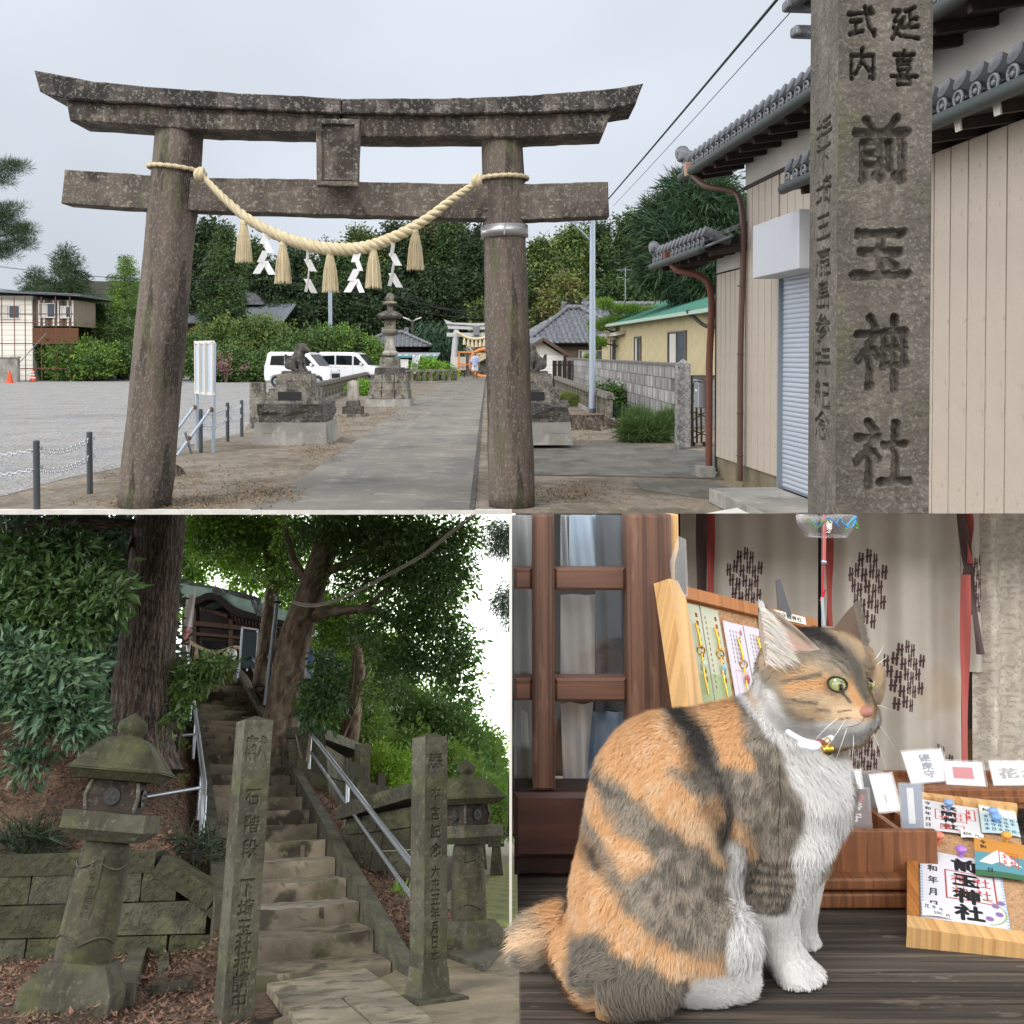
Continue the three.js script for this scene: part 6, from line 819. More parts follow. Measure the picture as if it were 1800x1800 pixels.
roundLantern('mossy round shafted stone lantern leaning beside the left post', S.g(122, 1795), .12, [0, -.1], .95);
roundLantern('round shafted stone lantern standing behind the right post', S.g(826, 1682), TURN + .1, [0, .02], .84);
solo('footing_slab', 'flat stone footing under the upright lantern', 'stone slab', sheet([[772, 1690], [840, 1650], [897, 1668], [850, 1722]].map(([a, b]) => S.g(a, b)), .09, .06), MS.mossStone, S);
for (const [a, b, c, lb] of [[[212, 1785], [247, 1690], .1, 'fallen mossy stone beam beside the leaning lantern'], [[284, 1735], [290, 1660], .06, 'narrow mossy kerb stone half buried in leaves'], [[270, 1765], [330, 1752], .05, 'flat dark stone fragment lying in the leaves']]) { const p = S.g(...a), e = S.g(...b), d = e.clone().sub(p), L = d.length(); const m = solo('loose_stone', lb, 'stone', block(c * 1.6, L, c * 1.4, L * .98, 0, c * 1.3, .02), MS.mossStone, S, p.clone().lerp(e, .5).setY(.05), Math.atan2(d.x, d.z)); }
// ---- soft stone retaining wall on the left, block by block
{
  const t = thing('retaining_wall', 'mossy soft stone block wall holding the left bank', 'wall', S, V3(0, 0, 0)), q = mulberry(12), ms = [MS.oya, tinted(MS.oya, 0xe6e8d0), tinted(MS.oya, 0xc9c9b4)];
  const rows = [0, .27, .54, .79]; for (let r = 0; r < 3; r++) { let x = -7 + (r % 2) * .45; const xEnd = -2.6 - r * .3; while (x < xEnd - .1) { const L = Math.min(1 + q() * .4, xEnd - x), z = wallZ(x + L / 2); part(t, 'stone_block', block(L - .008, .34, L - .02, .33, rows[r] + .006, rows[r + 1] - .006, .016, x + L / 2, z - .17 + q() * .02), ms[Math.floor(q() * 3)]); x += L; } }
  const cp = (a, b, y0, y1) => { const d = b.clone().sub(a), L = d.length(); const g = block(L, .36, L, .34, -.08, .1, .03); tf(g, a.clone().lerp(b, .5), [0, Math.atan2(-d.z, d.x), Math.atan2(d.y, Math.hypot(d.x, d.z))]); part(t, 'coping_stone', g, tinted(MS.oya, 0xdfe0c8)); };
  cp(V3(-7, .86, wallZ(-7) - .17), V3(-5.1, .86, wallZ(-5.1) - .17)); cp(V3(-5.08, .86, wallZ(-5.08) - .17), V3(-3.42, .86, wallZ(-3.4) - .17)); cp(V3(-3.4, .84, wallZ(-3.4) - .16), V3(-2.85, .52, wallZ(-2.8) - .14)); cp(V3(-2.82, .5, wallZ(-2.8) - .12), V3(-2.4, .12, wallZ(-2.4) - .05));
}
// ---- walls to the right of the steps
function wallPx(name, label, cs, mat, thick, cols, rowsN, capM) { // corners: near-bottom, far-bottom, heights from pixels
  const [a, b, hA, hB] = cs, t = thing(name, label, 'wall', S), d = b.clone().sub(a); d.y = 0; const L = d.length(), n = V3(-d.z, 0, d.x).normalize(), q = mulberry(Math.round(L * 100));
  for (let r = 0; r < rowsN; r++) { const k = cols; for (let i = 0; i < k; i++) { const off = (r % 2) * .5 / k, u0 = clamp(i / k - off + (r % 2 && i === 0 ? off : 0)), u1 = clamp((i + 1) / k - off + (i === k - 1 ? off : 0)), P = (u, v, o) => a.clone().addScaledVector(d, u).add(V3(0, mix(hA, hB, u) * v, 0)).addScaledVector(n, o - .1 * v), g = .006 / L, o = q() * .02, v0 = r / rowsN + .008, v1 = (r + 1) / rowsN - .008, c = [P(u0 + g, v0, o), P(u1 - g, v0, o), P(u1 - g, v1, o), P(u0 + g, v1, o)], e = [P(u0, v0, -thick), P(u1, v0, -thick), P(u1, v1, -thick), P(u0, v1, -thick)]; part(t, 'wall_stone', [quad(...c), quad(c[3], c[2], e[2], e[3]), quad(e[0], e[1], c[1], c[0]), quad(c[1], e[1], e[2], c[2]), quad(e[0], c[0], c[3], e[3])], tinted(mat, [0xffffff, 0xe8e6dc, 0xd6d3c6][Math.floor(q() * 3)])); } }
  if (capM) { const A = a.clone().add(V3(0, hA, 0)).addScaledVector(n, -.12), E = b.clone().add(V3(0, hB, 0)).addScaledVector(n, -.12), dd = E.clone().sub(A), g = block(dd.length() + .1, thick + .16, dd.length() + .1, thick + .12, 0, .16, .015); tf(g, A.clone().lerp(E, .5).addScaledVector(n, -thick / 2 + .05), [0, Math.atan2(-dd.z, dd.x), Math.atan2(dd.y, Math.hypot(dd.x, dd.z))]); part(t, 'coping', g, capM); } return t;
}
{
  const dq = (px, py, d) => S.d(px, py, d);
  const a1 = dq(593, 1530, 13.2), b1 = dq(712, 1520, 12.2), ta = dq(593, 1440, 13.2).y, tb = dq(712, 1405, 12.2).y; wallPx('rough_stone_wall', 'rough mossy stone wall below the concrete wall', [a1, b1, ta - a1.y, tb - b1.y], MS.oya, .5, 4, 3, MS.oya);
  const a2 = dq(556, 1420, 17), b2 = dq(655, 1400, 22), t2 = dq(560, 1296, 17).y, t3 = dq(655, 1330, 22).y; wallPx('concrete_wall', 'pale mossy concrete wall with a stone coping', [a2, b2, t2 - a2.y, t3 - b2.y], tinted(MS.mossStone, 0xf4f4dc), .4, 3, 2, MS.mossStone);
  const ev = dq(545, 1400, 17.2); const ew = thing('wall_buttress', 'dark leaning buttress block ending the concrete wall', 'wall', S, V3(ev.x, ev.y - .6, ev.z), .2); part(ew, 'buttress', block(.75, .5, .34, .45, 0, 1.55, .03), MS.mossStone); part(ew, 'cap_block', block(.42, .5, .42, .5, 1.55, 1.8, .02), MS.mossStone);
  const a3 = st(14.5, 1.9), b3 = st(22, 1.75), z3 = SL * 14.5, z4 = SL * 22; a3.y = z3 - .3; b3.y = z4 - .1; wallPx('hillside_stone_wall', 'tan fitted stone wall beside the upper steps', [a3.clone().add(V3(.9, -.3, 0)), a3, 1.3, 1.5], tinted(MS.step, 0xf0e6d2), .3, 3, 5); wallPx('hillside_stone_wall', 'tan fitted stone wall climbing along the handrail', [a3, b3, 1.4, 1.2], tinted(MS.step, 0xf0e6d2), .3, 8, 4);
  for (const [x, r, top, d, w, lb] of [[635, 1390, 1308, 15.5, .17, 'slim square stone post in front of the concrete wall'], [667, 1392, 1360, 19, .14, 'short stone post beside the bright green bush']]) { const p = dq(x, r, d), t = thing('slim_stone_post', lb, 'stone post', S, p, TURN); part(t, 'post', block(w, w, w * .95, w * .95, 0, dq(x, top, d).y - p.y, .01), MS.mossStone); part(t, 'foot', block(w * 2, w * 2, w * 1.8, w * 1.8, -.1, .1, .02), MS.mossStone); }
}
// far lanterns and rail at the edge of the yard
for (const [x, r, d, lb] of [[872, 1462, 26, 'distant stone lantern at the far side of the yard'], [846, 1455, 30, 'distant lantern half hidden behind the round shafted lantern']]) { const p = S.d(x, r, d), t = thing('distant_lantern', lb, 'stone lantern', S, V3(p.x, 0, p.z)), k = .62; part(t, 'shaft', block(.5 * k, .5 * k, .3 * k, .3 * k, 0, 1.1 * k, .01), MS.mossStone); part(t, 'fire_box', block(.4 * k, .4 * k, .4 * k, .4 * k, 1.15 * k, 1.45 * k), MS.mossStone); part(t, 'roof', block(.9 * k, .9 * k, .2 * k, .2 * k, 1.45 * k, 1.75 * k), MS.mossStone); part(t, 'platform', block(.6 * k, .6 * k, .6 * k, .6 * k, 1.05 * k, 1.16 * k), MS.mossStone); }
// ---- shrine hall at the head of the steps
{
  const D = 33, P = (x, r, d = D) => S.d(x, r, d), t = thing('shrine_hall', 'dark timber shrine hall with curved green copper gable', 'shrine', S, V3(0, 0, 0)), fl = SL * 25.5;
  const pr = (pts, front, th) => prism(pxPts(S, pts, front), -front, th, .01);
  part(t, 'body', pr([[330, 1195], [500, 1195], [495, 1085], [335, 1062]], D + 1.5, 4), MT.woodDark);
  const eaveTop = [[314, 1050], [335, 1053], [350, 1048], [362, 1042], [374, 1041], [386, 1046], [398, 1056], [410, 1066], [424, 1072], [446, 1078], [470, 1084], [520, 1096]], eaveBot = [[520, 1104], [470, 1093], [440, 1087], [420, 1082], [404, 1076], [394, 1068], [384, 1058], [374, 1053], [364, 1054], [352, 1060], [334, 1064], [314, 1060]];
  part(t, 'gable_edge', pr([...eaveTop, ...eaveBot], D - .6, .5), MT.woodDark); const rf = part(t, 'roof', pr([[312, 1024], [340, 1030], [372, 1034], [420, 1050], [470, 1062], [525, 1080], [520, 1097], [470, 1085], [446, 1079], [424, 1073], [410, 1067], [398, 1057], [386, 1047], [374, 1042], [362, 1043], [350, 1049], [335, 1054], [312, 1051]], D - .5, 4), MS.copper);
  part(rf, 'ridge', [pr([[312, 1018], [372, 1030], [430, 1042], [460, 1052], [458, 1060], [420, 1051], [372, 1036], [312, 1026]], D + .3, 2)], MT.tile); part(rf, 'ridge_ornament', [pr([[372, 1036], [378, 1030], [386, 1032], [392, 1040], [384, 1046], [374, 1044]], D - .7, .3), pr([[440, 1056], [446, 1054], [456, 1076], [450, 1080]], D - .7, .3), pr([[450, 1082], [456, 1074], [464, 1084]], D - .8, .3)], MT.tile);
  for (let i = 0; i < 16; i++) part(t, 'rafter_end', pr([[412 + i * 6, 1084 + i * 1.5], [415 + i * 6, 1085 + i * 1.5], [417 + i * 6, 1094 + i * 1.5], [414 + i * 6, 1093 + i * 1.5]], D - .2, .5), MT.wood);
  for (const [x0, x1, r0, r1] of [[338, 345, 1060, 1195], [402, 410, 1078, 1195], [455, 462, 1090, 1195]]) part(t, 'pillar', pr([[x0, r1], [x1, r1], [x1, r0], [x0, r0]], D + .3, .4), MT.wood);
  part(t, 'beam', [pr([[335, 1090], [470, 1104], [470, 1112], [335, 1099]], D + .2, .3), pr([[335, 1110], [470, 1122], [470, 1127], [335, 1116]], D + .25, .3), pr([[352, 1064], [400, 1080], [400, 1086], [352, 1071]], D + .1, .3)], MT.wood); part(t, 'doorway', pr([[352, 1195], [398, 1195], [398, 1130], [352, 1125]], D + .9, .2), MT.black);
  const rp = spline([[333, 1128], [350, 1138], [365, 1144], [382, 1146], [398, 1142], [412, 1138], [425, 1139]].map(([a, b]) => P(a, b, D - .4)), 30), rope = part(t, 'straw_rope', tube(rp, .055, 8), MT.straw); part(rope, 'tassels', [4, 9, 14, 19, 24].map((i) => lathe([[.03, 0], [.05, -.1], [.1, -.36]], 8, rp[i].x, rp[i].y - .03, rp[i].z)), MT.straw);
  const lp = P(407, 1150, D - .7), ln = thing('paper_lantern', 'round white paper lantern hanging at the shrine hall', 'paper lantern', S, lp); part(ln, 'shade', lathe([[.07, -.17], [.15, -.1], [.17, 0], [.15, .1], [.07, .17]], 18), MT.white); part(ln, 'rim', [lathe([[.08, .16], [.08, .2], [.05, .2]], 14), lathe([[.05, -.2], [.08, -.2], [.08, -.16]], 14)], MT.black); part(ln, 'cord', bar(V3(0, .2, 0), V3(0, .55, 0), .012, 5), MT.black);
  const bn = (name, label, x, r0, r1, wpx, d, bg, fg, txt, lean = 0) => { const a = P(x, r1, d), b = P(x + lean, r0, d), k = d / 1800, b0 = thing(name, label, 'banner', S, V3(a.x, a.y - .6, a.z)); const H = b.y - a.y; part(b0, 'pole', bar(V3(0, 0, 0), V3(0, H + .75, 0), .02, 6), MT.offwhite); part(b0, 'cloth', grid(5, 12, (u, v) => V3(-u * wpx * k, .55 + v * H, .04 * Math.sin(u * 5 + v * 4))), printed(64, 256, (g, w, h) => { g.fillStyle = bg; g.fillRect(0, 0, w, h); brush(g, txt, w / 2, 40, 40, 40, 7, fg, 0, 1.15); g.strokeStyle = fg; g.lineWidth = 3; g.strokeRect(2, 2, w - 4, h - 4); })); };
  bn('banner', 'tall red and white banner beside the cedar trunk', 334, 1042, 1132, 14, 27, '#d9cfd0', '#b2333a', '奉本宮神社'); bn('banner', 'blue and white banner behind the leaning trunk', 549, 1132, 1190, 18, 30, '#5d79ad', '#e4e8f0', '社神大'); bn('banner', 'pale blue banner between the leaning trunks', 503, 1122, 1172, 13, 31, '#7f95bd', '#e4e8f0', '玉神');
  const sg = P(434, 1175, 29), s2 = thing('glass_signboard', 'narrow dark glass signboard at the head of the steps', 'signboard', S, V3(sg.x, sg.y - .5, sg.z), .9); part(s2, 'pane', box(.5, 1.0, .03, 0, 1.0, 0), plain(0x1c3034, .8)); part(s2, 'frame', [box(.04, 1.2, .05, -.26, 1.0, 0), box(.04, 1.2, .05, .26, 1.0, 0), box(.56, .04, .05, 0, 1.58, 0), box(.06, .6, .06, -.3, .2, 0), box(.06, .6, .06, .3, .2, 0)], MT.steelDull);
}
// ---- trees over the stairway
const okS = (w, m = .3, rw = 912) => { const l = T.l(w); if (l.z < zE - .3) return l.y < -m; const r = rowOf(w); return r[1] > rw || r[0] > 905; };
const GS = { leaf: [clump(26, .3, .1, .048, 41), clump(26, .3, .11, .046, 42)], leafBig: [clump(20, .26, .14, .058, 43, { droop: -.35 }), clump(20, .26, .15, .05, 44, { droop: -.35 })], sprig: [clump(30, .4, .13, .05, 45)], far: [clump(40, .6, .17, .07, 46)] };
const SM = { oak: leafMat(0x668a3e, .5), oak2: leafMat(0x55783f, .45), laurel: leafMat(0x47664b, .2), laurel2: leafMat(0x42602f, .2), fresh: leafMat(0x86b03a, .5), sunTint: leafMat(0x86a850, .55), sunTint2: leafMat(0x759a52, .55), lime: leafMat(0xb0d63a, .5), fir: leafMat(0x5a7a66, .3) };
for (const k of ['laurel', 'laurel2', 'oak']) SM[k].roughness = .42;
const pl = (list) => list.map(([x, y, d, w, h, dz]) => { const p = S.d(x, y, d), k = d / 1800; return [p.x, p.y, p.z, w * k, h * k, dz ?? w * k]; });
function sTree(name, label, base, trunks, lobes, n, geo, mats, seed, o = {}) {
  const t = thing(name, label, o.cat || 'tree', S, base, 0, o.group), rel = (p) => p.clone().sub(base);
  trunks.forEach(([pts, r0, r1, m], i) => part(t, i ? 'limb' : 'trunk', tube(spline(pts.map((p) => rel(Array.isArray(p) ? S.d(...p) : p)), o.seg || 26), (s) => mix(r0, r1, s), o.rs || 12, .16), m || MT.barkPale));
  if (lobes) crown(t, 'crown', pl(lobes).map((l) => [l[0] - base.x, l[1] - base.y, l[2] - base.z, l[3], l[4], l[5]]), n, geo, mats, seed, { pow: .42, ok: (p) => okS(p.clone().add(base), o.m ?? .35, o.rw ?? 918), ...o });
  return t;
}
{ // great cedar: trunk rises behind the rim of the terrace above
  const D = 12.6, b = S.d(240, 1352, D), t = thing('cedar_tree', 'massive furrowed cedar trunk on the left bank', 'tree', S, b), r = (a) => S.d(...a).sub(b), k = D / 1800 * .93, path = [[238, 1360, D], [243, 1300, D], [252, 1200, D], [262, 1100, D], [272, 1000, D + .02], [282, 920, D + .1], [286, 870, D + .25], [288, 842, D + .4]].map(r);
  const trunk = tube(spline(path, 90), (s) => mix(66, 45, Math.pow(s, .35)) * k * (1 + .35 * Math.pow(1 - s, 8)), 64, .05); part(t, 'trunk', trunk, MS.cedar);
  part(t, 'branch', tube(spline([r([240, 930, D]), r([228, 960, D - .2]), r([218, 985, D - .3])], 10), (s) => .05 * (1.1 - s), 8, .2), MS.cedar); part(t, 'branch', tube(spline([r([250, 925, D]), r([150, 915, D - .1]), r([60, 922, D - .2]), r([6, 932, D - .2])], 16), (s) => .06 * (1.2 - s), 8, .2), MS.cedar); part(t, 'branch', tube(spline([r([245, 915, D + .1]), r([170, 928, D + .3]), r([85, 940, D + .2])], 12), (s) => .04 * (1.2 - s), 8, .2), MS.cedar);
}
// broadleaf evergreens right of the steps
sTree('evergreen_oak', 'leaning evergreen oak spreading over the upper steps', S.d(482, 1352, 19), [[[[482, 1356, 19], [492, 1290, 19], [505, 1200, 19], [520, 1120, 19], [540, 1060, 19], [560, 1000, 19.2], [580, 930, 19.6], [588, 880, 20]], .36, .2], [[[538, 1090, 19], [570, 1076, 18.8], [600, 1073, 18.6], [632, 1070, 18.5], [655, 1058, 18.4]], .12, .05], [[[632, 1070, 18.5], [670, 1078, 18.3], [690, 1092, 18.2], [745, 1113, 18]], .07, .03], [[[690, 1092, 18.2], [715, 1130, 18], [745, 1160, 17.8]], .045, .015], [[[560, 1010, 19.2], [620, 985, 19], [680, 930, 19]], .1, .04], [[[548, 1040, 19], [520, 990, 19.3], [500, 930, 19.6]], .1, .05], [[[620, 985, 19], [700, 960, 18.6], [780, 950, 18.4]], .05, .02], [[[655, 1058, 18.4], [700, 1020, 18.2], [770, 1010, 18]], .045, .02]],
  [[620, 940, 19.4, 70, 46, 1.2], [700, 940, 19, 70, 46, 1.2], [770, 960, 18.8, 60, 44, 1.1], [690, 1000, 18.6, 70, 36, 1], [760, 1030, 18.2, 60, 40, 1], [720, 1080, 18, 56, 34, .9], [780, 1100, 17.9, 44, 36, .8], [740, 1150, 17.8, 50, 34, .8], [790, 1180, 17.7, 42, 34, .7], [800, 1000, 18.4, 34, 30, .7], [640, 1110, 18.5, 30, 18, .6], [690, 1150, 18, 34, 26, .6], [815, 1150, 17.6, 24, 26, .5], [820, 935, 18.8, 30, 26, .7], [560, 930, 19.8, 40, 34, .9], [610, 1020, 18.8, 40, 24, .7], [820, 1215, 17.6, 22, 20, .5], [680, 1220, 17.9, 34, 18, .5]], 1350, GS.leaf, [SM.oak, SM.oak2], 801, { s: .95 });
sTree('forked_tree', 'pale barked forked tree beside the shrine hall', S.d(462, 1200, 23), [[[[460, 1206, 23], [468, 1140, 23], [474, 1080, 23], [478, 1030, 23], [472, 960, 23.2], [470, 900, 23.6]], .22, .1], [[[474, 1060, 23], [488, 1010, 23], [496, 950, 23.2], [500, 900, 23.6]], .12, .07], [[[476, 1160, 22.9], [500, 1120, 22.8], [530, 1070, 22.7], [548, 1010, 22.8], [556, 950, 23]], .13, .06], [[[480, 1030, 23], [500, 1000, 22.8], [515, 985, 22.8]], .06, .03]],
  [[380, 930, 23.5, 50, 34, 1.4], [430, 945, 23.3, 50, 30, 1.4], [470, 930, 23.4, 44, 36, 1.2], [520, 950, 23, 40, 40, 1.2], [425, 985, 23, 34, 16, 1], [345, 945, 24, 24, 30, 1.2], [500, 1010, 22.8, 30, 24, .9], [390, 905, 24, 50, 30, 1.2]], 950, GS.leaf, [SM.oak, SM.fresh], 802, { s: 1 });
sTree('red_barked_tree', 'leaning red barked trunk behind the forked tree', S.d(480, 1205, 24), [[[[478, 1210, 24], [495, 1170, 24], [510, 1130, 24], [520, 1080, 24.2]], .3, .2, tinted(MT.bark, 0xc9a090)]], null, 0, null, null, 1);
sTree('slender_tree', 'slender tree with a swollen bend behind the concrete wall', S.d(618, 1300, 24), [[[[618, 1305, 24], [624, 1250, 24], [632, 1190, 24], [630, 1150, 24], [620, 1120, 24], [614, 1080, 24.3]], .16, .08], [[[602, 1300, 24.2], [612, 1230, 24.2], [620, 1180, 24.2], [626, 1120, 24.2]], .08, .05], [[[600, 1305, 23.8], [630, 1230, 23.8], [648, 1170, 23.8]], .03, .015]], [[600, 1110, 25, 40, 40, 1.2], [660, 1130, 25, 30, 30, 1], [570, 1080, 25, 36, 30, 1.1], [640, 1060, 25.5, 40, 30, 1.2]], 420, GS.leaf, [SM.oak, SM.fresh], 803, { s: 1 });
sTree('camellia_bush', 'glossy dark camellia bush beside the right handrail', S.d(545, 1330, 16), [[[[540, 1340, 16], [545, 1300, 16], [550, 1250, 16]], .03, .012], [[[530, 1335, 16], [520, 1290, 16]], .02, .01]], [[562, 1225, 16, 26, 24, .4], [580, 1200, 16, 20, 22, .3], [548, 1255, 16, 14, 18, .3], [565, 1255, 15.9, 24, 18, .3], [590, 1235, 15.9, 12, 16, .3], [570, 1170, 16.2, 20, 18, .3]], 300, GS.leafBig, [SM.laurel, SM.oak], 804, { cat: 'shrub', s: .62 });
// wood far behind, to the right; sunlight and haze put into leaf colours
const back = [[625, 1290, 40, 46, 90, 'sunTint'], [680, 1270, 44, 50, 110, 'sunTint2'], [740, 1290, 46, 56, 90, 'sunTint'], [790, 1300, 44, 50, 80, 'sunTint2'], [840, 1350, 46, 36, 60, 'sunTint'], [700, 1350, 42, 60, 60, 'sunTint'], [770, 1370, 40, 56, 50, 'sunTint'], [830, 1400, 42, 46, 40, 'sunTint2'], [880, 1420, 44, 24, 40, 'sunTint2'], [600, 1220, 42, 40, 80, 'sunTint2'], [560, 1140, 44, 60, 90, 'sunTint2'], [655, 1190, 46, 60, 70, 'sunTint']];
const bl = (x) => [[590, 'behind the leaning trunk'], [610, 'behind the camellia'], [640, 'behind the concrete wall'], [670, 'behind the slender tree'], [690, 'above the lime bush'], [720, 'behind the lime bush'], [750, 'left of the carved post'], [780, 'behind the carved post'], [800, 'right of the carved post'], [835, 'above the right lantern'], [860, 'behind the right lantern'], [999, 'near the spruce']].find((l) => x < l[0])[1];
back.forEach(([x, y, d, w, h, m], i) => { const b = S.d(x, 1470, d); b.y = 0; sTree('background_tree', m === 'sunTint' ? 'tree tinted pale as if sunlit beyond the yard ' + bl(x) : 'blue green tree beyond the yard ' + bl(x), b, [[[[x, 1460, d], [x + 3, y + h * .5, d], [x, y - h * .3, d]], .16, .06, MT.bark]], [[x, y, d, w * .8, h * .8, 1.6], [x - w * .5, y + h * .3, d, w * .55, h * .45, 1.3], [x + w * .5, y + h * .2, d, w * .55, h * .45, 1.3], [x + w * .1, y - h * .6, d, w * .5, h * .4, 1.2]], 340, GS.far, [SM[m], SM.fresh], 820 + i * 5, { group: 'trees beyond the yard', s: 1.25, seg: 8, rs: 6 }); });
sTree('grove_tree', 'leafy trees closing the view behind the shrine hall', S.d(330, 1180, 40), [[[[330, 1190, 40], [332, 1050, 40], [330, 900, 40]], .3, .15, MT.bark]], [[335, 985, 40, 24, 36, 1.5], [350, 940, 40, 40, 30, 1.5], [400, 960, 40, 44, 28, 1.5], [440, 1010, 40, 34, 22, 1.3], [320, 1060, 40, 18, 50, 1.3], [520, 1050, 40, 30, 40, 1.3], [560, 1090, 40, 30, 40, 1.3]], 420, GS.far, [SM.fresh, SM.sunTint2], 839, { s: 1.2 });
sTree('spruce_tree', 'feathery blue green spruce standing against the white sky', S.d(905, 1200, 30).setY(0), [[[[905, 1470, 30], [908, 1200, 30], [912, 930, 30]], .2, .08, MT.bark]], [[885, 1060, 30, 22, 14, .5], [895, 1035, 30, 14, 14, .5], [880, 960, 30, 24, 14, .6], [890, 940, 30, 14, 18, .5], [905, 1090, 30, 20, 12, .5], [870, 930, 30, 20, 10, .5]], 160, [clump(50, .4, .2, .02, 47, { droop: -.5 })], [SM.fir], 840, { s: .9 });
sTree('maple_bush', 'bright lime green bush beyond the concrete wall', S.d(690, 1390, 20), [[[[690, 1400, 20], [690, 1370, 20]], .04, .02]], [[680, 1345, 20, 26, 22, .5], [700, 1365, 20, 30, 24, .5], [670, 1325, 20.3, 20, 14, .4], [715, 1340, 20.5, 24, 20, .5], [695, 1390, 19.8, 26, 14, .5]], 420, GS.leaf, [SM.lime, SM.fresh], 841, { cat: 'shrub', s: .6 });
sTree('roadside_bush', 'yellow green bush behind the right lantern', S.d(880, 1440, 34).setY(0), [[[[880, 1465, 34], [880, 1430, 34]], .05, .03]], [[860, 1390, 34, 26, 20, .6], [885, 1420, 34, 20, 24, .6], [840, 1375, 34, 30, 16, .6]], 220, GS.leaf, [SM.fresh, SM.sunTint], 842, { cat: 'shrub', s: 1 });
// foliage on the left bank: broad glossy leaves close by, the largest ones each a leaf of its own
function laurel(name, label, base, lobes, n, mats, seed, o = {}) {
  const t = sTree(name, label, base, (o.stems || []).map((s) => [s, .025, .008, MT.bark]), lobes, n, o.geo || GS.leafBig, mats, seed, { cat: 'shrub', s: .85, rw: 922, ...o }), q = mulberry(seed + 3), L = pl(o.front || lobes), g = [leafGeo(o.L || .2, o.W || .075, .16, .22), leafGeo((o.L || .2) * .85, o.W || .075, .22, .3)];
  for (let i = 0, k = 0; i < 900 && k < (o.single || 0); i++) { const l = L[Math.floor(q() * L.length)], d = V3(q() * 2 - 1, q() * 2 - 1, .2 + q()).normalize(), p = V3(l[0] + d.x * l[3] * q() * 1.05, l[1] + d.y * l[4] * q() * 1.05, l[2] + d.z * l[5] * (.7 + .4 * q())); if (!okS(p, .3, 925)) continue; k++; const m = part(t, 'leaf', g[k % 2], mats[k % mats.length]); m.position.copy(p).sub(base); const dir = V3(d.x * .8 + q() - .5, -.35 + (q() - .5) * .9, .4 + q() * .5).normalize(); m.quaternion.setFromUnitVectors(V3(0, 1, 0), dir).multiply(new THREE.Quaternion().setFromAxisAngle(V3(0, 1, 0), q() * 6.28)); const s = .7 + q() * .6; m.scale.set(s, s, s); }
  return t;
}
const D1 = 11.2;
laurel('laurel_bush', 'dense dark glossy laurel in front of the cedar trunk', S.d(60, 1330, D1), [[110, 985, D1 + .3, 50, 34, .5], [60, 1000, D1 + .3, 50, 40, .5], [165, 1000, D1 + .2, 30, 30, .4], [180, 1040, D1, 26, 20, .3], [95, 1060, D1 + .1, 56, 30, .5], [40, 1080, D1 + .2, 40, 40, .5], [145, 1080, D1 + .1, 34, 24, .4], [115, 1110, D1, 46, 22, .4], [205, 1055, D1 - .1, 16, 8, .2]], 950, [SM.laurel2, SM.oak2], 850, { single: 130, L: .14, W: .055, stems: [[[70, 1340, D1 + .1], [90, 1250, D1], [120, 1150, D1]], [[40, 1340, D1 + .1], [30, 1250, D1], [50, 1120, D1]]] });
laurel('spindle_bush', 'blue green large leaved bush low on the left bank', S.d(60, 1380, D1 - .3), [[35, 1150, D1 - .3, 34, 20, .35], [80, 1180, D1 - .4, 44, 22, .4], [118, 1200, D1 - .4, 30, 18, .3], [45, 1220, D1 - .4, 34, 20, .35], [128, 1240, D1 - .5, 22, 16, .3], [90, 1250, D1 - .5, 26, 14, .3], [148, 1280, D1 - .5, 14, 14, .25]], 230, [SM.laurel, leafMat(0x577556, .2), leafMat(0x3f5c3d, .2)], 860, { single: 170, L: .145, W: .062, stems: [[[48, 1390, D1 - .3], [40, 1330, D1 - .3], [60, 1240, D1 - .3]], [[52, 1390, D1 - .3], [90, 1320, D1 - .3], [120, 1240, D1 - .4]]] });
laurel('seedling', 'young broad leaved seedling growing from the leaf litter', S.d(50, 1395, 10.9), [[50, 1330, 10.9, 14, 26, .12]], 14, [SM.laurel], 866, { single: 14, L: .17, W: .075, stems: [[[52, 1396, 10.9], [54, 1350, 10.9], [48, 1310, 10.9]]] });
laurel('fatsia_bush', 'fingered fatsia leaves reaching over the steps', S.d(310, 1330, 12.8), [[330, 1185, 12.7, 22, 14, .25], [370, 1172, 12.6, 24, 11, .25], [348, 1200, 12.6, 30, 10, .25], [318, 1225, 12.6, 16, 18, .2], [395, 1166, 12.5, 14, 8, .2], [308, 1255, 12.6, 12, 22, .2]], 70, [SM.oak, SM.laurel2], 870, { single: 60, L: .17, W: .05, s: .6, stems: [[[312, 1335, 12.8], [318, 1270, 12.8], [345, 1190, 12.7]]] });
sTree('background_cedar', 'dim feathery trees filling the slope behind the laurel', S.d(100, 1330, 19), [[[[30, 1330, 19], [35, 1100, 19], [40, 900, 19.5]], .2, .14, MT.bark], [[[150, 1330, 20], [148, 1100, 20], [150, 900, 20.5]], .12, .08, MT.bark]], [[60, 960, 19, 70, 60, 1.2], [140, 960, 19.5, 70, 60, 1.2], [210, 980, 19.5, 60, 60, 1.2], [60, 1080, 19, 70, 60, 1], [150, 1100, 19, 80, 60, 1], [220, 1120, 19, 60, 60, 1], [100, 1220, 18, 90, 50, .8], [210, 1220, 18, 60, 50, .8]], 900, GS.far, [SM.fir, SM.oak2], 880, { s: 1.0 });
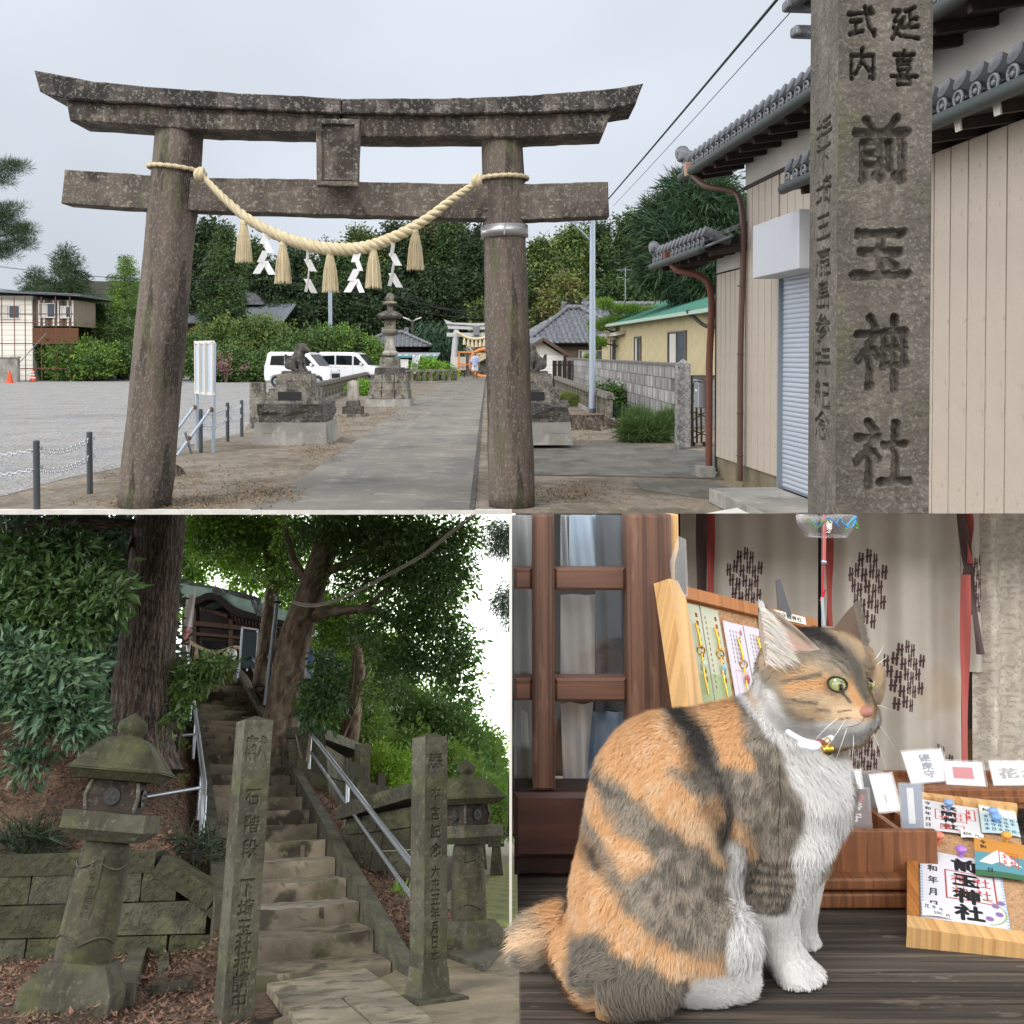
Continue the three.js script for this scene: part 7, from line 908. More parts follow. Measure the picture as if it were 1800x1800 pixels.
for (const [x, r, d, lb] of [[345, 1500, 11.3, 'dark tuft of lily turf beside the left stringer'], [30, 1490, 10.9, 'dark lily turf hanging over the left wall'], [70, 1492, 10.9, 'second tuft of lily turf along the wall top']]) { const p = S.d(x, r, d), t = thing('lily_turf', lb, 'plant', S, p); part(t, 'blades', clump(150, .1, .3, .012, x, { droop: .25, bend: .7, flat: .5 }), leafMat(0x25361f)); part(t, 'crown_base', lathe([[.07, -.06], [.05, .03], [0, .05]], 10), MT.dark); }
for (const [s, w, lb] of [[2.4, sW + .7, 'pale green weed on the right bank'], [1.2, sW + .75, 'small fern seedling near the right post'], [9, -.5, 'thin weed beside the left stringer'], [6.5, -.55, 'leafy weed under the bank handrail']]) { const p = st(s, w); p.y = hS(p.x, p.z); const t = thing('weed', lb, 'plant', S, p); part(t, 'leaves', clump(40, .12, .09, .03, Math.round(s * 10), { droop: .5 }), SM.fresh); part(t, 'stem', bar(V3(0, 0, 0), V3(0, .12, 0), .006, 5), SM.fresh); }
{ // power cable drooping through the trees
  const pts = spline([[515, 1060], [540, 1066], [575, 1062], [630, 1040], [690, 1008], [740, 980], [790, 940], [838, 903]].map(([a, b], i) => S.d(a, b, 17.5 - i * .75)), 60); solo('drooping_cable', 'pale twin cable drooping from the leaning oak', 'cable', [tube(pts, .016, 6), tube(pts.map((p) => p.clone().add(V3(0, .035, 0))), .01, 5)], plain(0x8d8577, .7), S);
  const gp = thing('cable_post', 'thin galvanised post beside the forked tree', 'post', S, S.d(466, 1240, 19)); const hh = S.d(476, 1050, 19).y - S.d(466, 1240, 19).y; part(gp, 'post', bar(V3(0, 0, 0), V3(.1, hh, 0), .04, 8), MT.steelDull); part(gp, 'clamp', tf(new THREE.TorusGeometry(.06, .02, 6, 12), V3(.1, hh - .1, 0), [1.57, 0, 0]), MT.black);
}
// ================================================================ C: the amulet counter with the cat
const cd = (x, y, d) => C.d(x, y, d), ck = (d) => d / 1800 * 1.04;
const MC = {
  deck: surf({ one: 1, base: 0x4c443c, vary: .3, per: [2, 40], grain: .14, size: 512, m: [.9, .34], bump: .004, bper: [3, 60], rough: .8, layers: [{ c: 0x2a2521, per: [2, 50], thr: .54, soft: .08, amt: .7 }, { c: 0x74695d, per: [3, 60], thr: .6, soft: .07, amt: .6 }, { c: 0x8d8273, per: [20, 40], thr: .7, soft: .05, amt: .5 }] }),
  sill: surf({ base: 0x4a2d24, vary: .3, per: [2, 24], grain: .08, size: 256, m: [.6, .25], bump: .001, bper: [2, 40], rough: .45, layers: [{ c: 0x2b1c18, per: [3, 8], thr: .55, soft: .14, amt: .6 }, { c: 0x7a4a34, per: [18, 6], thr: .68, soft: .05, amt: .5 }] }),
  latticeV: surf({ base: 0x694a3a, vary: .26, per: [26, 2], grain: .07, size: 256, m: [.16, .6], bump: .0008, bper: [40, 2], rough: .5, layers: [{ c: 0x402b22, per: [30, 2], thr: .53, soft: .12, amt: .6 }, { c: 0x8a6a55, per: [10, 5], thr: .62, soft: .1, amt: .5 }] }),
  latticeH: surf({ base: 0x654637, vary: .26, per: [2, 26], grain: .07, size: 256, m: [.6, .16], bump: .0008, bper: [2, 40], rough: .5, layers: [{ c: 0x3c2820, per: [2, 30], thr: .53, soft: .12, amt: .6 }] }),
  cork: surf({ base: 0xb68f6a, vary: .14, per: [20, 20], grain: .3, size: 256, m: .12, bump: .001, bper: [60, 60], layers: [{ c: 0x8d6848, per: [50, 50], thr: .6, soft: .06, amt: .6 }] }),
  curtain: surf({ one: 1, base: 0xb5ada2, vary: .12, per: [4, 4], grain: .07, size: 512, m: .7, bump: .0012, bper: [90, 90], rough: .95, two: true, layers: [{ c: 0x9a8a74, per: [4, 3], thr: .58, soft: .16, amt: .5 }] }),
  boxwood: surf({ base: 0x8a5836, vary: .22, per: [24, 2], grain: .08, size: 256, m: [.14, .4], bump: .0006, bper: [40, 2], rough: .5, layers: [{ c: 0x5d3620, per: [20, 3], thr: .56, soft: .1, amt: .5 }] }),
  glass: new THREE.MeshPhysicalMaterial({ color: 0xffffff, roughness: .02, transmission: 1, thickness: 0, ior: 1.5 }),
  gold: plain(0xc79a3a, .22, { metalness: 1 }), red: plain(0xb0453f, .85), redCord: plain(0xc0182c, .7), plastic: new THREE.MeshPhysicalMaterial({ color: 0xffffff, roughness: .12, transmission: .9, thickness: 0 }),
};
const zW = -1.53;
{ // counter boards, side panel and a thin board added to shade the counter
  const q = mulberry(61), t = thing('counter_floor', 'dark weathered plank deck that the cat sits on', 'plank deck', C); let z = -.86; const ms = [MC.deck, tinted(MC.deck, 0xe8e2da), tinted(MC.deck, 0xd2ccc4)]; let i = 0;
  while (z > -1.95) { const w = .105 + q() * .03; const g = rbox(1.25, .03, w - .003, .002, .633, -.015 - q() * .001, z - w / 2); const uv = g.attributes.uv; for (let k = 0; k < uv.count; k++) uv.setXY(k, uv.getX(k) + i * .37, uv.getY(k) + i * .13); part(t, 'deck_board', g, ms[i++ % 3]); z -= w; }
  part(t, 'deck_frame', [box(1.2, .06, .04, .63, -.065, -.88), box(1.2, .5, .03, .63, -.35, -1.5)], MT.woodDark);
  const top = (x, d) => cd(900, 902, d).y, rb = thing('added_shade_board', 'thin pale board added to shade the amulet counter', 'board', C); const yA = top(0, 1.66), yB = top(0, 2.25); part(rb, 'board', quad(V3(.004, yA, -1.66), V3(1.4, yA, -1.66), V3(1.4, yB, -2.25), V3(.004, yB, -2.25)), MT.white);
  const sp = thing('side_panel', 'thin pale board closing the side of the amulet counter', 'board', C); const y1 = top(0, 1.4), y2 = top(0, 2.25); part(sp, 'board', prism([[1.4, -.03], [2.25, -.03], [2.25, y2 - .001], [1.4, y1 - .001]], 0, .0036, 0).applyMatrix4(M4(V3(.0, 0, 0), [0, Math.PI / 2, 0])), MT.offwhite);
  const top2 = cd(900, 903, 2.25).y, bk = thing('back_wall', 'dim back wall behind the curtains', 'wall', C); part(bk, 'wall_board', box(1.5, top2 + .06, .02, .757, top2 / 2 - .03, -2.26), tinted(MT.woodDark, 0xb0a090));
}
{ // lattice window at the left
  const t = thing('lattice_window', 'brown timber lattice window with glass panes', 'window', C), X = (px) => cd(px, 1200, -zW).x, Y = (r) => cd(950, r, -zW).y, H = (a, b, c, d, zf, th, m, name, bev = .004) => part(t, name, prism([[X(a), Y(d)], [X(b), Y(d)], [X(b), Y(c)], [X(a), Y(c)]], zf, th, bev, 0), m);
  H(936, 975, 904, 1386, zW + .012, .05, MC.latticeV, 'mullion'); H(1102, 1181, 904, 1480, zW + .02, .07, MC.latticeV, 'post'); H(1181, 1196, 904, 1480, zW + .006, .06, MT.woodLight, 'post_edge', .001);
  for (const [a, b] of [[998, 1036], [1192, 1232]]) { H(904, 936, a, b, zW, .036, MC.latticeH, 'cross_bar'); H(975, 1102, a, b + 2, zW, .036, MC.latticeH, 'cross_bar'); }
  H(904, 1181, 1388, 1500, zW + .02, .07, MC.sill, 'sill', .006); H(904, 1181, 1500, 1534, zW + .012, .06, tinted(MC.sill, 0xa8a8b0), 'sill_foot'); part(t, 'sill_ledge', box(X(1181) - X(904), .006, .05, (X(1181) + X(904)) / 2, Y(1388), zW - .02), MT.woodDark);
  for (const [a, b, c, d] of [[904, 937, 904, 999], [974, 1103, 904, 999], [904, 937, 1035, 1193], [974, 1103, 1036, 1193], [904, 937, 1231, 1388], [974, 1103, 1231, 1388]]) H(a, b, c, d, zW - .026, .003, MC.glass, 'glass_pane', 0);
  // what hangs behind the panes; a grey sheet stands in for the unlit interior
  const Z = zW - .1, sh = (name, lb, pts, m) => solo(name, lb, 'cloth', grid(8, 8, (u, v) => { const p = V3(mix(mix(pts[0][0], pts[1][0], u), mix(pts[3][0], pts[2][0], u), v), mix(mix(pts[0][1], pts[1][1], u), mix(pts[3][1], pts[2][1], u), v), 0), w = cd(p.x, p.y, -Z); w.z += .008 * Math.sin(u * 9 + v * 2); return w; }), m, C);
  const cl = (hex) => plain(hex, .95, { side: THREE.DoubleSide }); sh('window_paper', 'pale paper sheet behind the middle pane', [[985, 1192], [1046, 1192], [1054, 1045], [985, 1045]], cl(0xb9b6b0)); sh('window_paper', 'white curled paper behind the lower pane', [[990, 1385], [1030, 1385], [1044, 1236], [985, 1236]], cl(0xd2d0cb)); sh('window_paper', 'grey blind behind the narrow upper pane', [[900, 1385], [938, 1385], [938, 905], [900, 905]], cl(0x8f9292)); sh('window_paper', 'pale blind edge behind the wide upper pane', [[985, 998], [1000, 998], [1000, 905], [985, 905]], cl(0xa4a7aa));
  sh('checked_cloth', 'blue checked cloth behind the lower pane', [[1030, 1388], [1104, 1388], [1104, 1250], [1040, 1250]], printed(64, 64, (g, w, h) => { g.fillStyle = '#3d5674'; g.fillRect(0, 0, w, h); g.fillStyle = 'rgba(190,205,220,.55)'; for (let i = 0; i < 8; i++) { g.fillRect(i * 8, 0, 3, h); g.fillRect(0, i * 8, w, 3); } })); sh('inner_sheet', 'dim grey sheet standing for the dark interior behind the panes', [[1046, 1250], [1104, 1250], [1104, 905], [1046, 905]], cl(0x565c62)); sh('inner_sheet', 'pale blue blind behind the wide upper pane', [[1000, 1000], [1050, 1000], [1050, 905], [1000, 905]], cl(0x9fb0c0));
  sh('striped_cloth', 'green striped cloth behind the narrow lower pane', [[901, 1388], [937, 1388], [937, 1255], [901, 1240]], printed(32, 64, (g, w, h) => { g.fillStyle = '#bfc4bd'; g.fillRect(0, 0, w, h); g.fillStyle = '#7d8371'; for (let i = 0; i < 4; i++) g.fillRect(0, i * 18, w, 8); }));
}
{ // curtains: dyed flower-knot motif, red binding strips
  const pat = printed(1024, 640, (g, w, h) => { const im = g.createImageData(w, h); for (let j = 0; j < h; j++) for (let i = 0; i < w; i++) { const n = pf(i / w, j / h, 6, 4, 77, 5), s = sst(.58, .72, pf(i / w, j / h, 4, 3, 99, 4)) * .35, k = (j * w + i) * 4, v = .88 + .24 * n; im.data[k] = clamp((192 - 20 * s) / 255 * v) * 255; im.data[k + 1] = clamp((184 - 34 * s) / 255 * v) * 255; im.data[k + 2] = clamp((172 - 54 * s) / 255 * v) * 255; im.data[k + 3] = 255; } g.putImageData(im, 0, 0);
    const flower = (x, y, s, ang) => { g.save(); g.translate(x, y); g.rotate(ang); g.strokeStyle = '#4c3436'; g.lineWidth = s * .06; g.lineCap = 'round'; const q = mulberry(Math.round(x)); for (let a = -3; a <= 3; a++) for (let b = -2; b <= 2; b++) { const X = (a + (b & 1) * .5) * s * .22, Y = b * s * .36 + (a & 1) * s * .1; if (Math.hypot(X / (s * .62), Y / (s * .95)) > .98) continue; const l = s * .14; g.beginPath(); g.moveTo(X - s * .045, Y - l); g.lineTo(X - s * .045, Y + l); g.moveTo(X + s * .045, Y - l * .9); g.lineTo(X + s * .045, Y + l * 1.1); g.moveTo(X - s * .07, Y + l * .2); g.lineTo(X + s * .07, Y - l * .1); g.stroke(); } g.restore(); };
    for (const [px, py, s] of [[1308, 1020, 52], [1524, 1030, 58], [1588, 1182, 52], [1518, 1340, 46], [1720, 1025, 44], [1655, 1350, 34], [1370, 1200, 40]]) flower((px - 1200) / 600 * w, (py - 900) / 480 * h, s * w / 600, .06); });
  const Zc = 1.93, pane = (a, b, r0, r1, wave, ph, m, name, lb, cat = 'curtain') => { const g = grid(70, 16, (u, v) => { const px = mix(a, b, u), p = cd(px, mix(r1, r0, v), Zc); p.z += wave * (.5 * Math.sin(px * .055 + ph) + .35 * Math.sin(px * .13 + ph * 2 + v) + .25 * Math.sin(px * .021)) * (1.1 - .35 * v); return p; }); const uv = g.attributes.uv, ps = g.attributes.position; for (let i = 0; i < uv.count; i++) { const r = rowOf(C.w(V3(ps.getX(i), ps.getY(i), -Zc))); uv.setXY(i, (r[0] - 1200) / 600, 1 - (r[1] - 900) / 480); } return solo(name, lb, cat, g, m, C); };
  pat.map.wrapS = pat.map.wrapT = THREE.RepeatWrapping; pane(1196, 1440, 903, 1372, .012, 0, pat, 'curtain', 'greyish curtain dyed with a flower knot behind the display board'); pane(1446, 1690, 903, 1384, .02, 1.3, pat, 'curtain', 'cream curtain dyed with dark flower knots behind the cat'); 
  pane(1690, 1760, 903, 1180, .02, 2.2, pat, 'curtain', 'narrow hanging curtain edge beside the lace');
  const lace = pane(1712, 1830, 903, 1384, .022, .4, surf({ base: 0xcac1b2, vary: .14, per: [14, 14], grain: .1, size: 256, m: .4, two: true, bump: .003, bper: [26, 26], layers: [{ c: 0xa0968a, per: [40, 40], thr: .54, soft: .1, amt: .5, oct: 2 }] }), 'lace_curtain', 'yellowed lace curtain hanging beside the red strip');
  const strip = (a, b, r0, r1, d, m, lb, sk = 0) => solo('curtain_strip', lb, 'ribbon', grid(4, 20, (u, v) => { const p = cd(mix(a, b, u) + sk * (1 - v), mix(r1, r0, v), d); p.z += .006 * Math.sin(u * 3 + v * 6); return p; }), m, C, V3(0, 0, 0), 0);
  const rd = plain(0xa04842, .9, { side: THREE.DoubleSide }), br = plain(0x5a4a48, .9, { side: THREE.DoubleSide }); strip(1243, 1256, 903, 1080, 1.88, rd, 'red binding strip beside the grey curtain'); strip(1224, 1243, 903, 1080, 1.89, br, 'dark brown binding strip beside the grey curtain'); strip(1452, 1464, 930, 1100, 1.87, rd, 'red binding strip behind the wind chime cord'); strip(1697, 1709, 903, 990, 1.87, rd, 'short torn red strip at the top of the right curtain', 2); strip(1690, 1705, 1010, 1386, 1.86, tinted(rd, 0xb5605a), 'long red strip hanging between curtain and lace', -2); strip(1682, 1697, 903, 1150, 1.875, br, 'long brown strip crossing the right curtain', 34);
  solo('cardboard_box', 'brown cardboard box in the gloom behind the curtain', 'box', rbox(.3, .12, .1, .004, 0, 0, 0), plain(0x6b4f2c, .9), C, cd(1745, 1345, 2.12));
}
{ // glass wind chime with its cord
  const p = cd(1452, 905, 1.5), k = ck(1.5), t = thing('wind_chime', 'clear glass wind chime painted with flowers on a red cord', 'wind chime', C, p);
  part(t, 'glass_bowl', lathe([[50 * k, .0], [49 * k, -.008], [45 * k, -.017], [38 * k, -.027], [33.5 * k, -.031], [32 * k, -.029], [36 * k, -.024], [43.5 * k, -.015], [48 * k, -.006], [49 * k, 0]], 36), MC.glass); part(t, 'rim', tf(new THREE.TorusGeometry(34 * k, .0014, 6, 36), V3(0, -.031, 0), [Math.PI / 2, 0, 0]), MC.glass);
  const sw = (a, y, c, s) => { const pts = []; for (let i = 0; i <= 16; i++) { const u = i / 16, an = a + (u - .5) * .9, r = (46 - 5 * Math.sin(u * 6)) * k; pts.push(V3(Math.sin(an) * r, y + .006 * Math.sin(u * 8 + s), Math.cos(an) * r)); } part(t, 'painted_swirl', tube(pts, .0011, 5), plain(c, .5)); }; sw(.5, -.011, 0x2f8fd0, 0); sw(.65, -.008, 0x58b0e0, 2); sw(-.6, -.012, 0x4a8f3c, 1); sw(-.3, -.009, 0x3b78c0, 3); sw(.9, -.014, 0x5fae46, 4);
  const c2 = (x, r) => { const w = cd(x, r, 1.5); return V3(w.x - p.x, w.y - p.y, 0); }; part(t, 'glass_tube', tube([c2(1450, 905), c2(1448, 985)], .0028, 8), plain(0xc06a6a, .3)); part(t, 'bead', tf(new THREE.SphereGeometry(.0042, 12, 8), c2(1448, 988)), MT.steel); part(t, 'cord', tube([c2(1448, 990), c2(1446, 1030), c2(1446, 1052)], .0012, 6), MC.redCord); part(t, 'knot', tube([c2(1441, 1056), c2(1446, 1050), c2(1451, 1036)], .0013, 5), MC.redCord); part(t, 'paper_tail', tube([c2(1445, 1050), c2(1448, 1100)], .0022, 6), plain(0xa9b7bf, .6));
}
// ---- leaning cork display board with amulet cards
{
  const A = cd(1163, 1250, 1.46), t = thing('display_board', 'cork display board in a pale wooden frame leaning by the post', 'display board', C), bl = cd(1196, 1252, 1.44), tl = cd(1162, 1026, 1.5), tr = cd(1420, 1090, 1.72), br2 = cd(1430, 1300, 1.66), ux = tr.clone().sub(tl), uy = bl.clone().sub(tl), n = ux.clone().cross(uy).normalize().multiplyScalar(-1); if (n.z < 0) n.multiplyScalar(-1);
  const at = (u, v, o = 0) => tl.clone().addScaledVector(ux, u).addScaledVector(uy, v).addScaledVector(n, o), pl4 = (u0, v0, u1, v1, o, th) => { const f = [at(u0, v1, o), at(u1, v1, o), at(u1, v0, o), at(u0, v0, o)], b = [at(u0, v1, o - th), at(u1, v1, o - th), at(u1, v0, o - th), at(u0, v0, o - th)]; return merge([quad(...f), quad(b[1], b[0], b[3], b[2]), quad(f[3], f[2], b[2], b[3]), quad(b[0], b[1], f[1], f[0]), quad(b[0], f[0], f[3], b[3]), quad(f[1], b[1], b[2], f[2])]); };
  part(t, 'cork', pl4(.02, .02, 1, 1.2, 0, .008), MC.cork); part(t, 'frame_side', pl4(-.012, -.01, .075, 1.2, .02, .03), MT.woodLight); part(t, 'frame_top', pl4(.075, 0, 1.02, .1, .012, .022), tinted(MT.woodLight, 0xd0a880));
  const uvq = (m) => { const uv = m.geometry.attributes.uv; const q4 = [[0, 0], [1, 0], [1, 1], [0, 0], [1, 1], [0, 1]]; for (let i = 0; i < 6; i++) uv.setXY(i, ...q4[i]); return m; };
  const card = (u0, v0, u1, v1, fn, lb, o = .004) => { u0 = .085 + (u0 - .1) * .8; u1 = .085 + (u1 - .1) * .8; const c = thing('amulet_card', lb, 'card', C), m = uvq(part(c, 'card_face', quad(at(u0, v1, o), at(u1, v1 + .006, o), at(u1, v0 + .004, o), at(u0, v0, o)), printed(96, 200, fn))); part(c, 'card_back', pl4(u0 + .002, v0 + .004, u1 - .002, v1, o - .0006, .0012), MT.paper); return c; };
  const charm = (c, u, v, col) => { u = .085 + (u - .1) * .8; const ring = tf(new THREE.TorusGeometry(.0055, .0012, 6, 14), at(u, v, .008)); part(c, 'ring', ring, MC.gold); part(c, 'clasp', tube([at(u - .005, v - .22, .008), at(u, v - .12, .009), at(u, v - .03, .008)], .0018, 6), MC.gold); part(c, 'charm', tf(new THREE.SphereGeometry(.006, 10, 8), at(u + .004, v + .12, .009), null, V3(.7, 1.2, .5)), col); part(c, 'chain', tube([at(u, v + .03, .008), at(u - .004, v + .2, .008), at(u, v + .34, .008)], .0014, 5), MC.gold); };
  const grn = (g, w, h) => { g.fillStyle = '#bdc0a8'; g.fillRect(0, 0, w, h); g.fillStyle = '#a3b186'; g.fillRect(0, h * .7, w, h * .3); g.fillStyle = '#8a3a30'; for (let i = 0; i < 9; i++) g.fillRect(68, 16 + i * 16, 12, 9); g.fillStyle = '#7d5f55'; for (let i = 0; i < 14; i++) g.fillRect(14, 20 + i * 11, 6, 6); }, lil = (g, w, h) => { g.fillStyle = '#d3cdd6'; g.fillRect(0, 0, w, h); g.fillStyle = '#85808a'; for (let c = 0; c < 4; c++) for (let i = 0; i < 8; i++) g.fillRect(24 + c * 15, 16 + i * 9, 5, 6); g.fillStyle = '#b4506a'; g.fillRect(76, 12, 9, 12); g.strokeStyle = '#c8a0b4'; g.lineWidth = 3; g.strokeRect(20, 100, 56, 80); };
  let c = card(.1, .12, .25, .92, grn, 'green amulet card with a gold clasp beside the pale frame'); charm(c, .19, .5, plain(0xb7c7ac, .3)); c = card(.26, .12, .4, .9, grn, 'second green amulet card with a blue charm'); charm(c, .34, .5, plain(0x8ab4c0, .3)); c = card(.43, .2, .59, 1.0, lil, 'lilac amulet card with a red floral charm'); charm(c, .52, .55, plain(0xb55f6b, .4)); c = card(.6, .2, .76, .96, lil, 'lilac amulet card with a dark teal charm'); charm(c, .69, .5, plain(0x3c5c62, .3));
  card(.75, .1, .86, .58, (g, w, h) => { g.fillStyle = '#dfe6e2'; g.fillRect(0, 0, w, h); g.fillStyle = '#222'; g.font = 'bold 54px sans-serif'; g.fillText('800', 2, 110); brush(g, '円', 56, 150, 44, 44, 6, '#222'); }, 'white price card for the amulets on the cork'); card(.88, .12, 1.0, .8, (g, w, h) => { g.fillStyle = '#d6d8c6'; g.fillRect(0, 0, w, h); g.strokeStyle = '#c58ac0'; g.lineWidth = 6; g.beginPath(); g.moveTo(50, 30); g.lineTo(54, 150); g.stroke(); }, 'pale card with a purple stripe beside the price card'); card(.8, .68, .95, 1.1, lil, 'small pink card low on the cork');
  const tg = solo('label_strip', 'long handwritten label strip along the top frame', 'label', quad(at(.58, .085, .014), at(.92, .085, .014), at(.92, .015, .014), at(.58, .015, .014)), printed(256, 40, (g, w, h) => { g.fillStyle = '#e9e4d8'; g.fillRect(0, 0, w, h); brush(g, '足腰健康守勝神社', 18, 20, 26, 26, 3, '#222', 1.1, 0); }), C); { const uv = tg.geometry.attributes.uv, q4 = [[0, 0], [1, 0], [1, 1], [0, 0], [1, 1], [0, 1]]; for (let i = 0; i < 6; i++) uv.setXY(i, ...q4[i]); }
  for (const [u, v, col, cord, lb] of [[.27, 1.0, 0x3aa0c8, 0xd8d8d4, 'blue push pin holding white cord'], [.4, .98, 0xc9a060, 0xd8a020, 'tan push pin holding yellow cord']]) { const p = thing('push_pin', lb, 'push pin', C); part(p, 'pin_head', tf(new THREE.SphereGeometry(.0065, 12, 8), at(u, v, .012), null, V3(.8, 1.1, .8)), plain(col, .35)); for (let k = 0; k < 3; k++) part(p, 'cord', tube(spline([at(u - .01, v + .02, .008), at(u - .02 + k * .02, v + .12, .012), at(u + .01 * k, v + .2, .009), at(u + .015 * (k - 1), v + .32, .008)], 14), .0016, 5), plain(cord, .8)); } const pp = thing('push_pin', 'purple push pin on the price card', 'push pin', C); part(pp, 'pin_head', tf(new THREE.SphereGeometry(.006, 12, 8), at(.8, .2, .008)), plain(0xb060b8, .35));
  const kn = thing('black_figure_packet', 'dark cat shaped amulet in a clear plastic packet on the frame', 'amulet', C), k0 = cd(1196, 1000, 1.5); part(kn, 'packet', prism(pxPts(C, [[1182, 1048], [1178, 985], [1192, 942], [1206, 948], [1210, 1048]], 1.49), -1.49, .002, 0), MC.plastic); part(kn, 'figure', prism(pxPts(C, [[1186, 1044], [1186, 990], [1192, 965], [1202, 960], [1204, 1000], [1206, 1044]], 1.5), -1.495, .004, .001), MT.black);
  const k2 = thing('black_figure_packet', 'silver and black amulet packet standing behind the ear of the cat', 'amulet', C); part(k2, 'packet', prism(pxPts(C, [[1368, 1082], [1364, 1020], [1372, 1018], [1392, 1082]], 1.66), -1.66, .003, 0), tinted(MT.steel, 0x77777a));
}
// ---- compartment box full of amulets
{
  const a = cd(1372, 1600, 1.42), b = C.g(1600, 1603), z0 = C.g(1500, 1603).z, x0 = .3, x1 = .572, t = thing('amulet_box', 'brown wooden compartment box filled with amulets', 'box', C, V3(0, 0, 0)), yT = cd(1450, 1492, -z0 - .03).y, D = .34, yB = cd(1500, 1376, -z0 + D).y;
  part(t, 'front_board', rbox(x1 - x0, yT - .03, .012, .002, (x0 + x1) / 2, (yT + .03) / 2 + .003, z0 - .035), MC.boxwood); part(t, 'base_moulding', [rbox(x1 - x0 + .02, .016, .05, .004, (x0 + x1) / 2, .032, z0 - .03), rbox(x1 - x0 + .03, .02, .03, .004, (x0 + x1) / 2, .011, z0 - .02)], MC.boxwood); part(t, 'bottom_board', box(x1 - x0, .01, D, (x0 + x1) / 2, yT * .45, z0 - .04 - D / 2, [-.12, 0, 0]), MC.boxwood); part(t, 'back_board', box(x1 - x0, .1, .012, (x0 + x1) / 2, yB - .05, z0 - .04 - D), MC.boxwood);
  for (const x of [x0 + .01, .535, x1 - .004]) part(t, 'divider', prism([[0, .04], [D, .06], [D, yB - .003], [0, yT - .003]].map(([p, y]) => [p, y]), 0, .008, 0).applyMatrix4(M4(V3(x, 0, z0 - .04), [0, Math.PI / 2, 0])), MC.boxwood); for (const f of [.36, .68]) part(t, 'cross_divider', box(x1 - x0, .05, .008, (x0 + x1) / 2, mix(yT, yB, f) - .028, z0 - .04 - D * f), MC.boxwood);
  const card = (x, f, w, h, tilt, fn, lb, dy = 0, yaw = 0, cw = 96, chh = 128) => { const y = mix(yT, yB, f) + dy, c = thing('amulet_packet', lb, 'amulet', C, V3(x, y - h * .45, z0 - .05 - D * f), yaw, null, [-tilt, 0]); const g = box(w, h, .001, 0, h / 2, 0), fm = printed(cw, chh, fn), q = new THREE.PlaneGeometry(w, h); q.translate(0, h / 2, .0016); part(c, 'printed_face', q.toNonIndexed(), fm); part(c, 'backing', g, MT.offwhite); part(c, 'sleeve', box(w + .006, h + .005, .0006, 0, h / 2, .0032), MC.plastic); return c; };
  const foot = (cc) => (g, w, h) => { g.fillStyle = '#e6e3dd'; g.fillRect(0, 0, w, h); g.strokeStyle = '#888'; g.lineWidth = 2; g.strokeRect(4, 4, w - 8, h - 8); brush(g, '足腰健康守', 76, 22, 18, 20, 2.5, '#333', 0, 1.1); g.strokeStyle = cc; g.lineWidth = 5; g.beginPath(); g.moveTo(28, 18); g.lineTo(44, 44); g.lineTo(62, 18); g.moveTo(44, 44); g.lineTo(40, 100); g.stroke(); g.fillStyle = '#c46a6a'; for (let i = 0; i < 8; i++) g.fillRect(14, 34 + i * 10, 5, 6); };
  card(.40, .2, .068, .085, .35, foot('#7a7a80'), 'white foot health amulet with a grey cord', .012); card(.474, .2, .068, .085, .35, foot('#b02038'), 'white foot health amulet with a red cord', .012);
  card(.44, .01, .1, .06, .15, (g, w, h) => { g.fillStyle = '#5a3430'; g.fillRect(0, 0, w, h); g.fillStyle = '#b0524a'; for (const [x, y, r] of [[24, 34, 22], [78, 24, 14]]) { g.beginPath(); g.arc(x, y, r, 0, 7); g.fill(); } g.strokeStyle = '#cfc6d4'; g.lineWidth = 6; g.beginPath(); g.moveTo(50, 20); g.lineTo(42, 110); g.stroke(); brush(g, '勝守', 76, 46, 22, 26, 3, '#eee', 0, 1.2); }, 'dark brown amulet printed with red blossom', .016); card(.372, .01, .03, .055, .1, (g, w, h) => { g.fillStyle = '#d8cf9a'; g.fillRect(0, 0, w, h); }, 'pale yellow amulet packet beside the dark one', .012);
  card(.45, .52, .08, .05, .2, (g, w, h) => { g.fillStyle = '#26262a'; g.fillRect(0, 0, w, h); g.strokeStyle = '#8a8478'; g.lineWidth = 3; g.strokeRect(30, 40, 34, 40); }, 'black amulet packet with a faint crest', .014); card(.52, .46, .09, .05, .25, (g, w, h) => { g.fillStyle = '#2c2c31'; g.fillRect(0, 0, w, h); }, 'plain black amulet packet behind the foot amulets', .012); card(.47, .78, .09, .06, .2, (g, w, h) => { g.fillStyle = '#dcd8ca'; g.fillRect(0, 0, w, h); g.fillStyle = '#777'; g.fillRect(60, 20, 20, 30); }, 'cream amulet packet at the back of the box', .012);
  { const bt = thing('back_tray', 'brown tray of packets behind the tilted cork board', 'tray', C), zb = z0 - .04 - D * .8; part(bt, 'tray_front', rbox(.5, .03, .01, .002, .83, mix(yT, yB, .8) - .012, zb + .03), MC.boxwood); part(bt, 'tray_back', rbox(.5, .05, .01, .002, .83, yB - .02, zb - .08), MC.boxwood); part(bt, 'tray_floor', rbox(.5, .01, .12, .002, .83, .06, zb - .02), MC.boxwood); part(bt, 'tray_leg', [box(.02, .055, .02, .62, .0275, zb), box(.02, .055, .02, 1.0, .0275, zb)], MC.boxwood); }
